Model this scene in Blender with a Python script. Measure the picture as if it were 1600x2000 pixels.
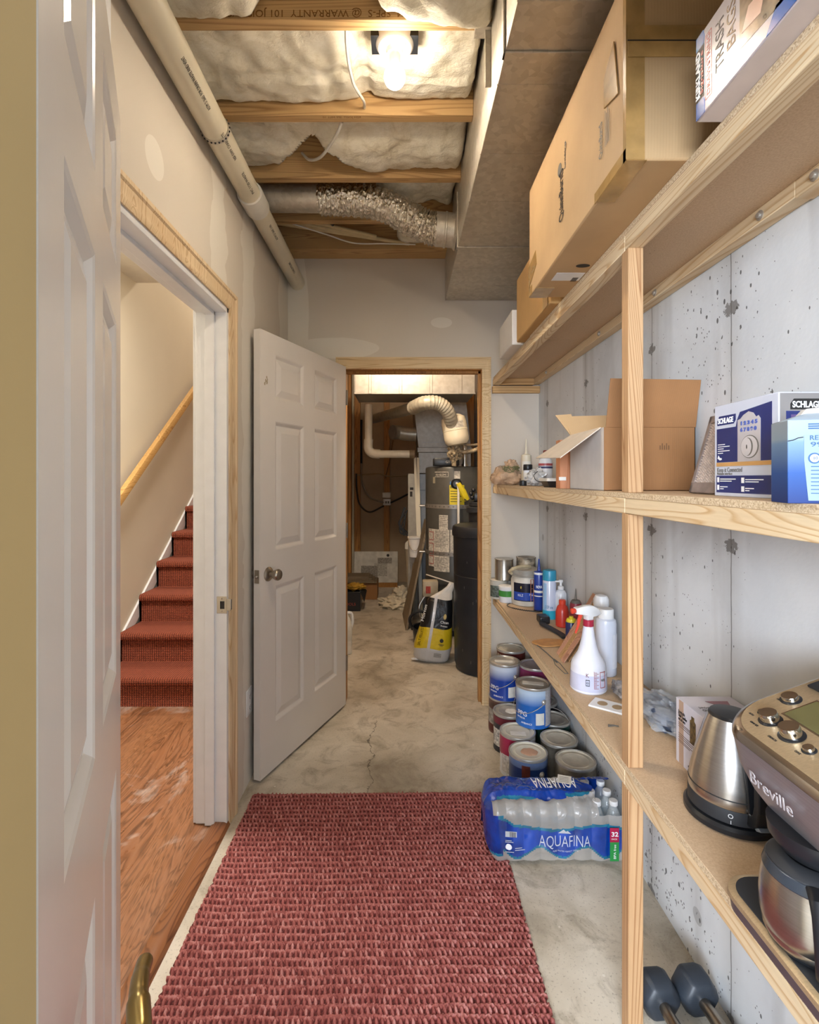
import bpy, bmesh, math, random
import numpy as np
from mathutils import Vector, Matrix, noise
random.seed(7)
R = math.radians
PI = math.pi
SC = bpy.context.scene
COL = SC.collection
for o in list(bpy.data.objects):
    bpy.data.objects.remove(o)

# ------------------------------------------------------------------ camera, world, lights, exposure
H = 1.37
cam = bpy.data.cameras.new('camera')
camo = bpy.data.objects.new('camera', cam)
COL.objects.link(camo)
camo.location = (0, 0, H)
camo.rotation_euler = (R(90), 0, 0)
cam.sensor_fit = 'HORIZONTAL'
cam.sensor_width = 36
cam.lens = 22.5
cam.shift_x = 15 / 1600
cam.shift_y = -65 / 1600
cam.clip_start = 0.02
SC.camera = camo

SC.view_settings.view_transform = 'Standard'
SC.view_settings.look = 'None'
SC.view_settings.exposure = 1.02
SC.view_settings.gamma = 1.0
SC.view_settings.use_curve_mapping = False

wd = bpy.data.worlds.new('world')
SC.world = wd
wd.use_nodes = True
wd.node_tree.nodes['Background'].inputs[0].default_value = (0.78, 0.88, 1.0, 1)
wd.node_tree.nodes['Background'].inputs[1].default_value = 1.6


def lamp(name, kind, loc, power, color, size=0.1, rot=(0, 0, 0), size_y=None):
    l = bpy.data.lights.new(name, kind)
    l.energy = power
    l.color = color
    if kind == 'AREA':
        l.shape = 'RECTANGLE'
        l.size = size
        l.size_y = size_y or size
    else:
        l.shadow_soft_size = size
    o = bpy.data.objects.new(name, l)
    o.location = loc
    o.rotation_euler = rot
    COL.objects.link(o)
    return o


WARM = (1.0, 0.85, 0.66)
# daylight through the big window wall of the room behind the camera
lamp('window_daylight', 'AREA', (-1.3, -3.25, 1.75), 195, (0.78, 0.87, 1.0), 2.2, (R(88), 0, R(-18)), 1.4)
# unseen fill lamp added overhead in the room the camera stands in
lamp('near_room_fill', 'AREA', (0.15, -0.55, 2.66), 6, (0.88, 0.92, 1.0), 0.5, (R(12), 0, 0), 0.5)
# bulb in the hall, lamp in the utility room, unseen lamps added over the stairs
lamp('hall_bulb_light', 'POINT', (-0.022, 1.578, 2.615), 13, WARM, 0.037)
# the bulb throws most of its light downwards and sideways, away from its base
_sp = lamp('hall_bulb_downlight', 'SPOT', (-0.022, 1.578, 2.612), 50, WARM, 0.037)
_sp.data.spot_size = R(178)
_sp.data.spot_blend = 0.35
lamp('utility_room_light', 'POINT', (-0.05, 3.40, 2.55), 30, WARM, 0.05)
lamp('added_stair_lamp', 'AREA', (-1.3, 2.2, 2.69), 27, (1.0, 0.95, 0.88), 0.4)
lamp('added_upper_stair_lamp', 'AREA', (-1.3, 5.2, 4.4), 32, (1.0, 0.90, 0.76), 0.5)


# ------------------------------------------------------------------ helpers
def px(p, Y):
    return (p - 785) * Y / 1000.0


def pz(p, Y):
    return H + (935 - p) * Y / 1000.0


def lin(c):
    if isinstance(c, str):
        c = c.lstrip('#')
        c = [int(c[i:i + 2], 16) / 255 for i in (0, 2, 4)]
    return tuple(((v / 12.92) if v <= 0.04045 else ((v + 0.055) / 1.055) ** 2.4) for v in c) + (1.0,)


class NT:
    def __init__(self, name):
        self.m = bpy.data.materials.new(name)
        self.m.use_nodes = True
        self.t = self.m.node_tree
        self.b = self.t.nodes['Principled BSDF']

    def n(self, kind, **kw):
        nd = self.t.nodes.new(kind)
        for k, v in kw.items():
            setattr(nd, k, v)
        return nd

    def l(self, a, b):
        self.t.links.new(a, b)

    def coords(self, scale=(1, 1, 1), rot=(0, 0, 0)):
        tc = self.n('ShaderNodeTexCoord')
        mp = self.n('ShaderNodeMapping')
        mp.inputs['Scale'].default_value = scale
        mp.inputs['Rotation'].default_value = rot
        self.l(tc.outputs['Object'], mp.inputs[0])
        return mp.outputs[0]

    def noise(self, vec, scale, detail=3, rough=0.5, dist=0.0):
        nd = self.n('ShaderNodeTexNoise')
        nd.inputs['Scale'].default_value = scale
        nd.inputs['Detail'].default_value = detail
        nd.inputs['Roughness'].default_value = rough
        nd.inputs['Distortion'].default_value = dist
        self.l(vec, nd.inputs['Vector'])
        return nd.outputs['Fac']

    def voro(self, vec, scale, feat='F1', out='Distance', rnd=1.0):
        nd = self.n('ShaderNodeTexVoronoi', feature=feat)
        nd.inputs['Scale'].default_value = scale
        nd.inputs['Randomness'].default_value = rnd
        self.l(vec, nd.inputs['Vector'])
        return nd.outputs[out]

    def ramp(self, fac, stops, interp='LINEAR'):
        nd = self.n('ShaderNodeValToRGB')
        nd.color_ramp.interpolation = interp
        e = nd.color_ramp.elements
        while len(e) < len(stops):
            e.new(0.5)
        for k, (p, c) in enumerate(stops):
            e[k].position = p
            e[k].color = c if len(c) == 4 else tuple(c) + (1,)
        self.l(fac, nd.inputs[0])
        return nd.outputs[0]

    def math(self, op, a, b=None, c=None, clamp=False):
        nd = self.n('ShaderNodeMath', operation=op, use_clamp=clamp)
        for i, v in enumerate((a, b, c)):
            if v is None:
                continue
            if isinstance(v, (int, float)):
                nd.inputs[i].default_value = v
            else:
                self.l(v, nd.inputs[i])
        return nd.outputs[0]

    def mix(self, fac, a, b, mode='MIX'):
        nd = self.n('ShaderNodeMix', data_type='RGBA', blend_type=mode)
        if isinstance(fac, (int, float)):
            nd.inputs[0].default_value = fac
        else:
            self.l(fac, nd.inputs[0])
        for i, v in ((6, a), (7, b)):
            if isinstance(v, tuple):
                nd.inputs[i].default_value = v
            else:
                self.l(v, nd.inputs[i])
        return nd.outputs[2]

    def xyz(self, vec):
        s = self.n('ShaderNodeSeparateXYZ')
        self.l(vec, s.inputs[0])
        return s.outputs

    def bump(self, h, strength=0.3, dist=0.002, normal=None):
        nd = self.n('ShaderNodeBump')
        nd.inputs['Strength'].default_value = strength
        nd.inputs['Distance'].default_value = dist
        self.l(h, nd.inputs['Height'])
        if normal is not None:
            self.l(normal, nd.inputs['Normal'])
        self.l(nd.outputs[0], self.b.inputs['Normal'])
        return nd.outputs[0]

    def col(self, c):
        if isinstance(c, tuple):
            self.b.inputs['Base Color'].default_value = c
        else:
            self.l(c, self.b.inputs['Base Color'])

    def rough(self, v):
        if isinstance(v, (int, float)):
            self.b.inputs['Roughness'].default_value = v
        else:
            self.l(v, self.b.inputs['Roughness'])


MATS = {}


def simple(name, col, rough=0.5, metal=0.0, var=0.06, vs=20, bump=0.0, bs=200, coat=0.0, alpha=None, trans=0.0, emit=0.0):
    if name in MATS:
        return MATS[name]
    t = NT(name)
    c = lin(col)
    v = t.coords()
    if var:
        n1 = t.noise(v, vs, 4)
        d = tuple(max(0, x * (1 - var * 2)) for x in c[:3]) + (1,)
        e = tuple(min(1, x * (1 + var * 1.2)) for x in c[:3]) + (1,)
        t.col(t.ramp(n1, [(0.3, d), (0.7, e)]))
    else:
        t.col(c)
    t.rough(rough)
    t.b.inputs['Metallic'].default_value = metal
    if coat:
        t.b.inputs['Coat Weight'].default_value = coat
    if trans:
        t.b.inputs['Transmission Weight'].default_value = trans
    if alpha is not None:
        t.b.inputs['Alpha'].default_value = alpha
    if emit:
        t.b.inputs['Emission Color'].default_value = c
        t.b.inputs['Emission Strength'].default_value = emit
    if bump:
        t.bump(t.noise(v, bs, 3), bump, 0.001)
    MATS[name] = t.m
    return t.m


def wood(name, light, dark, axis='Y', ring=9.0, rough=0.6, knots=True, fine=1.0, stretch=0.07):
    t = NT(name)
    s = {'X': (stretch, 1, 1), 'Y': (1, stretch, 1), 'Z': (1, 1, stretch)}[axis]
    v = t.coords(s)
    w = t.noise(v, 5.0, 2, 0.5, 0.6)
    wv = t.math('MULTIPLY', w, ring * 6)
    wv = t.math('FRACT', wv)
    grain = t.ramp(wv, [(0.0, lin(light)), (0.55, lin(light)), (0.88, lin(dark)), (1.0, lin(light))])
    f = t.noise(v, 160 * fine, 3, 0.6)
    l2 = tuple(x * 0.82 for x in lin(light)[:3]) + (1,)
    c = t.mix(t.ramp(f, [(0.35, (0, 0, 0)), (0.7, (0.5, 0.5, 0.5))]), grain, l2)
    big = t.noise(t.coords(), 3.0, 2)
    c = t.mix(t.ramp(big, [(0.35, (0, 0, 0)), (0.75, (0.35, 0.35, 0.35))]), c, lin(dark))
    if knots:
        vk = t.coords({'X': (0.55, 1, 1), 'Y': (1, 0.55, 1), 'Z': (1, 1, 0.55)}[axis])
        k = t.voro(vk, 4.2)
        c = t.mix(t.ramp(k, [(0.035, (1, 1, 1)), (0.075, (0, 0, 0))]), c, lin('#6b4526'))
    t.col(c)
    t.rough(rough)
    t.bump(f, 0.15, 0.001)
    MATS[name] = t.m
    return t.m


class MB:
    """collects shapes in one mesh"""
    def __init__(self):
        self.bm = bmesh.new()
        self.mi = 0

    def _quad(self, vs):
        try:
            f = self.bm.faces.new(vs)
            f.material_index = self.mi
            return f
        except ValueError:
            return None

    def box(self, a, b, mi=None, M=None, bev=0.0):
        if mi is not None:
            self.mi = mi
        x0, y0, z0 = a
        x1, y1, z1 = b
        if x0 > x1: x0, x1 = x1, x0
        if y0 > y1: y0, y1 = y1, y0
        if z0 > z1: z0, z1 = z1, z0
        P = [(x0, y0, z0), (x1, y0, z0), (x1, y1, z0), (x0, y1, z0), (x0, y0, z1), (x1, y0, z1), (x1, y1, z1), (x0, y1, z1)]
        if M is not None:
            P = [M @ Vector(p) for p in P]
        v = [self.bm.verts.new(p) for p in P]
        fs = []
        for f in ((0, 3, 2, 1), (4, 5, 6, 7), (0, 1, 5, 4), (1, 2, 6, 5), (2, 3, 7, 6), (3, 0, 4, 7)):
            fs.append(self._quad([v[i] for i in f]))
        if bev:
            es = set()
            for f in fs:
                for e in f.edges:
                    es.add(e)
            r = bmesh.ops.bevel(self.bm, geom=list(es), offset=bev, segments=2, affect='EDGES', profile=0.5)
            for f in r['faces']:
                f.material_index = self.mi
        return self

    def loft(self, rings, cap=True, mi=None, closed=True):
        if mi is not None:
            self.mi = mi
        vr = [[self.bm.verts.new(p) for p in r] for r in rings]
        n = len(vr[0])
        for a, b in zip(vr[:-1], vr[1:]):
            for i in range(n if closed else n - 1):
                j = (i + 1) % n
                self._quad([a[i], a[j], b[j], b[i]])
        if cap and closed:
            self._quad(list(reversed(vr[0])))
            self._quad(vr[-1])
        return self

    def lathe(self, prof, seg=32, c=(0, 0, 0), mi=None, M=None, cap=True):
        """prof = [(r, z), ...] bottom to top"""
        rings = []
        for r, z in prof:
            r = max(r, 1e-4)
            ring = [Vector((c[0] + r * math.cos(2 * PI * k / seg), c[1] + r * math.sin(2 * PI * k / seg), c[2] + z)) for k in range(seg)]
            if M is not None:
                ring = [M @ p for p in ring]
            rings.append(ring)
        return self.loft(rings, cap, mi)

    def arc(self, r, z0, z1, a0, a1, n=16, c=(0, 0, 0), mi=None, t=0.0006, r2=None):
        """thin curved patch round a can; angles in degrees"""
        r2 = r if r2 is None else r2
        rings = []
        for k in range(n + 1):
            a = R(a0 + (a1 - a0) * k / n)
            ca, sa = math.cos(a), math.sin(a)
            rings.append([(c[0] + r * ca, c[1] + r * sa, c[2] + z0), (c[0] + (r + t) * ca, c[1] + (r + t) * sa, c[2] + z0),
                          (c[0] + (r2 + t) * ca, c[1] + (r2 + t) * sa, c[2] + z1), (c[0] + r2 * ca, c[1] + r2 * sa, c[2] + z1)])
        return self.loft(rings, True, mi)

    def tube(self, path, r, seg=12, mi=None, cap=True, closed=False):
        pts = [Vector(p) for p in path]
        rs = r if isinstance(r, (list, tuple)) else [r] * len(pts)
        rings = []
        up = None
        for i, p in enumerate(pts):
            a = pts[max(i - 1, 0)]
            b = pts[min(i + 1, len(pts) - 1)]
            d = (b - a).normalized()
            if up is None:
                up = Vector((0, 0, 1)) if abs(d.z) < 0.9 else Vector((1, 0, 0))
            u = (up - d * up.dot(d))
            if u.length < 1e-5:
                u = d.orthogonal()
            u.normalize()
            w = d.cross(u)
            up = u
            rings.append([p + (u * math.cos(2 * PI * k / seg) + w * math.sin(2 * PI * k / seg)) * rs[i] for k in range(seg)])
        return self.loft(rings, cap, mi)

    def prism(self, poly, axis, a, b, mi=None, M=None):
        """poly 2-D, extruded on axis ('x','y','z') from a to b"""
        def P(u, v, w):
            p = {'x': (w, u, v), 'y': (u, w, v), 'z': (u, v, w)}[axis]
            return (M @ Vector(p)) if M is not None else Vector(p)
        return self.loft([[P(u, v, a) for u, v in poly], [P(u, v, b) for u, v in poly]], True, mi)

    def sphere(self, c, r, mi=None, seg=16, rings=10, sc=(1, 1, 1), M=None):
        rr = []
        for i in range(rings + 1):
            th = PI * i / rings
            z = -math.cos(th)
            q = max(math.sin(th), 1e-3)
            ring = [Vector((c[0] + r * sc[0] * q * math.cos(2 * PI * k / seg), c[1] + r * sc[1] * q * math.sin(2 * PI * k / seg), c[2] + r * sc[2] * z)) for k in range(seg)]
            if M is not None:
                ring = [M @ p for p in ring]
            rr.append(ring)
        return self.loft(rr, True, mi)

    def grid(self, f, nu, nv, mi=None, thick=None):
        """f(i, j) -> point"""
        if mi is not None:
            self.mi = mi
        V = [[self.bm.verts.new(f(i, j)) for j in range(nv + 1)] for i in range(nu + 1)]
        for i in range(nu):
            for j in range(nv):
                self._quad([V[i][j], V[i + 1][j], V[i + 1][j + 1], V[i][j + 1]])
        return self


def link(o, parent=None):
    COL.objects.link(o)
    if parent is not None:
        o.parent = parent
    return o


def build(name, mb, mats, parent=None, smooth=True, bevel=0.0, loc=None, rot=None, angle=35):
    bm = mb.bm
    bmesh.ops.recalc_face_normals(bm, faces=bm.faces)
    me = bpy.data.meshes.new(name)
    bm.to_mesh(me)
    bm.free()
    o = bpy.data.objects.new(name, me)
    for m in (mats if isinstance(mats, (list, tuple)) else [mats]):
        me.materials.append(m)
    link(o, parent)
    if smooth:
        me.shade_smooth()
        try:
            me.set_sharp_from_angle(angle=R(angle))
        except Exception:
            pass
    if bevel:
        md = o.modifiers.new('bevel', 'BEVEL')
        md.width = bevel
        md.segments = 2
        md.limit_method = 'ANGLE'
        md.angle_limit = R(40)
    if loc is not None:
        o.location = loc
    if rot is not None:
        o.rotation_euler = rot
    return o


def tag(o, label=None, cat=None, group=None, kind=None):
    if label: o['label'] = label
    if cat: o['category'] = cat
    if group: o['group'] = group
    if kind: o['kind'] = kind
    return o


def thing(name, label, cat, loc=(0, 0, 0), rz=0.0, group=None, rot=None):
    o = bpy.data.objects.new(name, None)
    o.empty_display_size = 0.05
    o.location = loc
    o.rotation_euler = rot if rot else (0, 0, rz)
    COL.objects.link(o)
    return tag(o, label, cat, group)


def struct(name, mb, mats, label=None, **kw):
    o = build(name, mb, mats, **kw)
    return tag(o, label, None, None, 'structure')


def kids(o):
    return [c for c in bpy.data.objects if c.parent == o]


def copy_tree(o, parent=None, _map=None):
    if _map is None:
        _map = {}
        for c in bpy.data.objects:
            if c.parent is not None:
                _map.setdefault(c.parent.name, []).append(c)
    c = o.copy()
    COL.objects.link(c)
    c.parent = parent
    for ch in _map.get(o.name, []):
        copy_tree(ch, c, _map)
    return c


def text(s, size, mat, parent, o, r=(1, 0, 0), u=(0, 0, 1), name='lettering', ext=0.0003, squash=1.0, bold=0.0, align='LEFT', cyl=None, fit=None):
    cu = bpy.data.curves.new('lettering', 'FONT')
    cu.body = s
    cu.size = size
    cu.extrude = ext
    cu.align_x = align
    cu.resolution_u = 3
    cu.offset = bold
    tmp = bpy.data.objects.new('lettering', cu)
    COL.objects.link(tmp)
    dg = bpy.context.evaluated_depsgraph_get()
    me = bpy.data.meshes.new_from_object(tmp.evaluated_get(dg))
    bpy.data.objects.remove(tmp)
    bpy.data.curves.remove(cu)
    if fit and me.vertices:
        xs = [v.co.x for v in me.vertices]
        squash = fit / max(1e-6, max(xs) - min(xs))
    for v in me.vertices:
        v.co.x *= squash
    r = Vector(r).normalized()
    u = Vector(u).normalized()
    n = r.cross(u)
    if cyl:   # (radius, angle0 deg): wrap round a vertical cylinder, o = (cx, cy, z)
        rad, a0 = cyl
        for v in me.vertices:
            a = R(a0) + v.co.x / rad
            rr = rad + v.co.z
            v.co = Vector((o[0] + rr * math.cos(a), o[1] + rr * math.sin(a), o[2] + v.co.y))
    else:
        O = Vector(o)
        for v in me.vertices:
            v.co = O + r * v.co.x + u * v.co.y + n * (v.co.z + 0.0004)
    me.materials.clear()
    me.materials.append(mat)
    ob = bpy.data.objects.new(name, me)
    link(ob, parent)
    return ob


def rrect(x0, y0, x1, y1, r, z=0, n=6, zf=None):
    pts = []
    for cx, cy, a0 in ((x1 - r, y1 - r, 0), (x0 + r, y1 - r, 90), (x0 + r, y0 + r, 180), (x1 - r, y0 + r, 270)):
        for k in range(n + 1):
            a = R(a0 + 90 * k / n)
            X, Y = cx + r * math.cos(a), cy + r * math.sin(a)
            pts.append(Vector((X, Y, z if zf is None else zf(X, Y))))
    return pts


def bez(pts, n=10):
    """Catmull-Rom through points"""
    P = [Vector(p) for p in pts]
    P = [P[0] * 2 - P[1]] + P + [P[-1] * 2 - P[-2]]
    out = []
    for i in range(1, len(P) - 2):
        for k in range(n):
            t = k / n
            a, b, c, d = P[i - 1], P[i], P[i + 1], P[i + 2]
            out.append(0.5 * ((2 * b) + (c - a) * t + (2 * a - 5 * b + 4 * c - d) * t * t + (3 * b - a - 3 * c + d) * t ** 3))
    out.append(P[-2])
    return out


# ------------------------------------------------------------------ materials
def m_drywall():
    t = NT('drywall')
    v = t.coords()
    xyz = t.xyz(v)
    n1 = t.noise(v, 1.3, 3, 0.5, 0.3)
    base = t.ramp(n1, [(0.3, lin('#c8beb0')), (0.7, lin('#d2c9bc'))])
    # vertical bands of joint compound every sheet edge, plus round patches over nails
    wob = t.math('MULTIPLY', t.math('SUBTRACT', t.noise(v, 6, 3), 0.5), 0.16)
    yy = t.math('ADD', xyz[1], wob)
    masks = []
    for yc, w in ((1.93, 0.075), (2.30, 0.085), (2.98, 0.10), (2.64, 0.045)):
        d = t.math('ABSOLUTE', t.math('SUBTRACT', yy, yc))
        masks.append(t.math('LESS_THAN', d, w))
    m = t.math('MAXIMUM', t.math('MAXIMUM', masks[0], masks[1]), masks[2])
    x, y, z = xyz
    w2 = t.math('MULTIPLY', t.math('SUBTRACT', t.noise(v, 4, 3), 0.5), 0.5)
    isleft = t.math('LESS_THAN', x, -0.68)
    m = t.math('MULTIPLY', m, isleft)
    def ell(a, ca, ra, b, cb, rb, wobble=1.0):
        da = t.math('DIVIDE', t.math('SUBTRACT', a, ca), ra)
        db = t.math('DIVIDE', t.math('SUBTRACT', b, cb), rb)
        d = t.math('ADD', t.math('MULTIPLY', da, da), t.math('MULTIPLY', db, db))
        return t.math('LESS_THAN', t.math('ADD', d, t.math('MULTIPLY', w2, wobble)), 1.0)
    e1 = t.math('MULTIPLY', ell(y, 1.43, 0.055, z, 2.265, 0.055, 0.3), isleft)
    far = t.math('GREATER_THAN', y, 3.0)
    e2 = t.math('MULTIPLY', ell(x, 0.24, 0.065, z, 2.315, 0.032, 0.3), far)
    e3 = t.math('MULTIPLY', ell(x, -0.40, 0.26, z, 2.16, 0.065, 1.4), far)
    e4 = t.math('MULTIPLY', ell(x, -0.64, 0.075, z, 2.35, 0.45, 0.9), far)
    for e in (e1, e2, e3, e4):
        m = t.math('MAXIMUM', m, e)
    c = t.mix(t.math('MULTIPLY', m, 0.6), base, lin('#e2ddd2'))
    # nail heads
    nv = t.coords((1, 1, 1))
    nn = t.voro(nv, 3.1)
    c = t.mix(t.math('LESS_THAN', nn, 0.014), c, lin('#3b3733'))
    t.col(c)
    t.rough(0.75)
    t.bump(t.noise(v, 120, 2), 0.05, 0.001)
    return t.m


def m_concrete_wall():
    t = NT('poured_concrete_wall')
    v = t.coords()
    x, y, z = t.xyz(v)
    n1 = t.noise(v, 2.2, 5, 0.6, 0.4)
    c = t.ramp(n1, [(0.25, lin('#b6b9bb')), (0.5, lin('#d0d3d5')), (0.8, lin('#dee1e2'))])
    st = t.noise(t.coords((1, 3.0, 0.25)), 2.6, 3)
    c = t.mix(t.ramp(st, [(0.55, (0, 0, 0)), (0.75, (0.55, 0.55, 0.55))]), c, lin('#8f8c88'))
    # bug holes, thicker low down and in patches
    dens = t.noise(v, 1.9, 2)
    low = t.math('MULTIPLY', t.math('SUBTRACT', 0.75, z, clamp=True), 0.22)
    thr = t.math('MULTIPLY', t.math('SUBTRACT', t.math('ADD', dens, low), 0.36, clamp=True), 0.50)
    vv = t.coords((1, 1, 0.55))
    d1 = t.voro(vv, 42)
    d2 = t.voro(t.coords((1, 1.0, 0.8)), 95)
    h1 = t.math('LESS_THAN', d1, thr)
    h2 = t.math('LESS_THAN', d2, t.math('MULTIPLY', thr, 1.15))
    sel = t.math('GREATER_THAN', t.noise(v, 34, 2), 0.47)
    h1 = t.math('MULTIPLY', h1, sel)
    h2 = t.math('MULTIPLY', h2, t.math('GREATER_THAN', t.noise(v, 23, 2), 0.55))
    holes = t.math('MAXIMUM', h1, h2)
    # form seams and tie holes
    wob = t.math('MULTIPLY', t.math('SUBTRACT', t.noise(v, 9, 3), 0.5), 0.012)
    yw = t.math('ADD', y, wob)
    seam = None
    near = None
    for yc in (0.69, 1.29, 1.70, 2.31, 2.92, -0.1):
        d = t.math('ABSOLUTE', t.math('SUBTRACT', yw, yc))
        s = t.math('LESS_THAN', d, 0.0017)
        k = t.math('SUBTRACT', 1.0, t.math('MULTIPLY', d, 16), clamp=True)
        seam = s if seam is None else t.math('MAXIMUM', seam, s)
        near = k if near is None else t.math('MAXIMUM', near, k)
    zf = t.math('ABSOLUTE', t.math('SUBTRACT', t.math('FRACT', t.math('DIVIDE', z, 0.6)), 0.5))   # 0.5 at each tie level
    tie = t.math('MULTIPLY', near, t.math('SUBTRACT', t.math('MULTIPLY', zf, 14), 6.0, clamp=True))
    rag = t.noise(v, 60, 4, 0.7)
    tm = t.math('GREATER_THAN', t.math('MULTIPLY', tie, rag), 0.27)
    c = t.mix(t.math('MULTIPLY', t.ramp(near, [(0.2, (0, 0, 0)), (1, (1, 1, 1))]), 0.25), c, lin('#8a857e'))
    spots = t.voro(t.coords(), 3.3)
    c = t.mix(t.math('MULTIPLY', t.math('LESS_THAN', spots, 0.075), 0.45), c, lin('#7c7a78'))
    c = t.mix(t.math('MULTIPLY', tm, 0.75), c, lin('#5c5853'))
    c = t.mix(t.math('MULTIPLY', seam, 0.8), c, lin('#5f5b56'))
    c = t.mix(t.math('MULTIPLY', holes, 0.85), c, lin('#3c3a38'))
    t.col(c)
    t.rough(0.62)
    hh = t.math('SUBTRACT', t.math('MULTIPLY', t.noise(v, 90, 3), 0.3), t.math('MAXIMUM', holes, t.math('MAXIMUM', tm, seam)))
    t.bump(hh, 0.5, 0.0025)
    return t.m


def m_concrete_floor():
    t = NT('concrete_floor')
    v = t.coords()
    n1 = t.noise(v, 2.4, 6, 0.62, 0.5)
    c = t.ramp(n1, [(0.28, lin('#8f8574')), (0.45, lin('#b9b09f')), (0.62, lin('#cdc5b6')), (0.85, lin('#dad3c5'))])
    n2 = t.noise(v, 7, 5, 0.7, 0.8)
    c = t.mix(t.ramp(n2, [(0.50, (0, 0, 0)), (0.70, (0.7, 0.7, 0.7))]), c, lin('#7d715e'))
    sp = t.noise(v, 140, 2)
    c = t.mix(t.ramp(sp, [(0.60, (0, 0, 0)), (0.72, (0.5, 0.5, 0.5))]), c, lin('#6f675c'))
    x, y, z = t.xyz(v)
    wob = t.math('MULTIPLY', t.math('SUBTRACT', t.noise(v, 5, 5, 0.7), 0.5), 0.16)
    d = t.math('ABSOLUTE', t.math('ADD', t.math('SUBTRACT', x, -0.155), wob))
    crack = t.math('MULTIPLY', t.math('LESS_THAN', d, 0.0022), t.math('LESS_THAN', y, 2.9))
    c = t.mix(t.math('MULTIPLY', crack, 0.8), c, lin('#4d453a'))
    wh = t.voro(v, 9)
    c = t.mix(t.math('MULTIPLY', t.math('LESS_THAN', wh, 0.045), 0.6), c, lin('#e2ddd2'))
    t.col(c)
    t.rough(t.ramp(n1, [(0.3, (0.42,) * 3), (0.7, (0.6,) * 3)]))
    t.bump(t.math('SUBTRACT', t.noise(v, 60, 3), crack), 0.12, 0.002)
    return t.m


def m_laminate():
    t = NT('oak_laminate')
    v = t.coords((1, 0.13, 1), (0, 0, R(-6)))
    w = t.noise(v, 6.0, 4, 0.6, 1.2)
    wv = t.math('FRACT', t.math('MULTIPLY', w, 14))
    c = t.ramp(wv, [(0, lin('#8c6248')), (0.45, lin('#7e523a')), (0.8, lin('#3c2015')), (1, lin('#825840'))])
    f = t.noise(t.coords((1, 0.08, 1)), 130, 3)
    c = t.mix(t.ramp(f, [(0.4, (0, 0, 0)), (0.7, (0.5, 0.5, 0.5))]), c, lin('#8a5532'))
    x, y, z = t.xyz(t.coords())
    pl = t.math('FRACT', t.math('DIVIDE', x, 0.19))
    pn = t.noise(t.coords((5.26, 0.6, 1)), 1.0, 0)
    c = t.mix(t.math('MULTIPLY', pn, 0.35), c, lin('#c08a5c'))
    c = t.mix(t.math('MULTIPLY', t.math('LESS_THAN', pl, 0.012), 0.6), c, lin('#4c2c18'))
    du = t.noise(t.coords((1.0, 0.7, 1)), 3.0, 5, 0.65, 0.5)
    c = t.mix(t.ramp(du, [(0.54, (0, 0, 0)), (0.70, (0.6, 0.6, 0.6))]), c, lin('#d8cfc6'))
    t.col(c)
    t.rough(t.ramp(du, [(0.4, (0.26,) * 3), (0.7, (0.5,) * 3)]))
    t.bump(f, 0.08, 0.001)
    return t.m


def m_particle():
    t = NT('particle_board')
    v = t.coords()
    a = t.voro(v, 420, out='Color')
    s = t.n('ShaderNodeRGBToBW')
    t.l(a, s.inputs[0])
    c = t.ramp(s.outputs[0], [(0.1, lin('#a98f70')), (0.5, lin('#c9b290')), (0.9, lin('#dccaac'))])
    # the broad faces are finer than the sawn edge
    geo = t.n('ShaderNodeNewGeometry')
    nz = t.math('ABSOLUTE', t.xyz(geo.outputs['Normal'])[2])
    fine = t.ramp(t.noise(v, 260, 2), [(0.3, lin('#bda182')), (0.7, lin('#ccb292'))])
    c = t.mix(t.math('GREATER_THAN', nz, 0.5), c, fine)
    sp = t.math('LESS_THAN', t.voro(v, 14), 0.035)
    c = t.mix(t.math('MULTIPLY', sp, 0.6), c, lin('#6d5a45'))
    t.col(c)
    t.rough(0.75)
    t.bump(s.outputs[0], 0.25, 0.001)
    return t.m


def m_galv():
    t = NT('galvanised_steel')
    v = t.coords()
    sp = t.voro(v, 55, out='Color')
    s = t.n('ShaderNodeRGBToBW')
    t.l(sp, s.inputs[0])
    c = t.ramp(s.outputs[0], [(0, lin('#bcb4a6')), (1, lin('#d6cfc2'))])
    n = t.noise(v, 5, 4, 0.6)
    c = t.mix(t.ramp(n, [(0.5, (0, 0, 0)), (0.8, (0.35, 0.35, 0.35))]), c, lin('#837a6c'))
    t.col(c)
    t.b.inputs['Metallic'].default_value = 0.62
    t.rough(t.ramp(s.outputs[0], [(0, (0.38,) * 3), (1, (0.5,) * 3)]))
    t.bump(n, 0.15, 0.01)
    return t.m


def m_insul():
    t = NT('fiberglass')
    v = t.coords()
    n1 = t.noise(v, 8, 6, 0.7, 0.8)
    c = t.ramp(n1, [(0.25, lin('#b8ac90')), (0.45, lin('#dcd4c0')), (0.7, lin('#ece7d9'))])
    n2 = t.noise(t.coords((1, 2, 1)), 26, 4, 0.7, 1.0)
    c = t.mix(t.ramp(n2, [(0.58, (0, 0, 0)), (0.8, (0.3, 0.3, 0.3))]), c, lin('#a58f5e'))
    t.col(c)
    t.rough(0.95)
    t.bump(t.math('ADD', n2, t.math('MULTIPLY', t.noise(v, 90, 4), 0.4)), 0.45, 0.01)
    return t.m


def m_osb():
    t = NT('osb')
    v = t.coords((1, 1, 1), (0, 0, 0.4))
    a = t.voro(t.coords((1, 2.6, 1), (0, 0, 0.7)), 26, out='Color')
    s = t.n('ShaderNodeRGBToBW')
    t.l(a, s.inputs[0])
    c = t.ramp(s.outputs[0], [(0.1, lin('#6e4a1f')), (0.5, lin('#a0743a')), (0.9, lin('#c79c5a'))])
    t.col(c)
    t.rough(0.7)
    t.bump(s.outputs[0], 0.3, 0.003)
    return t.m


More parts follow.
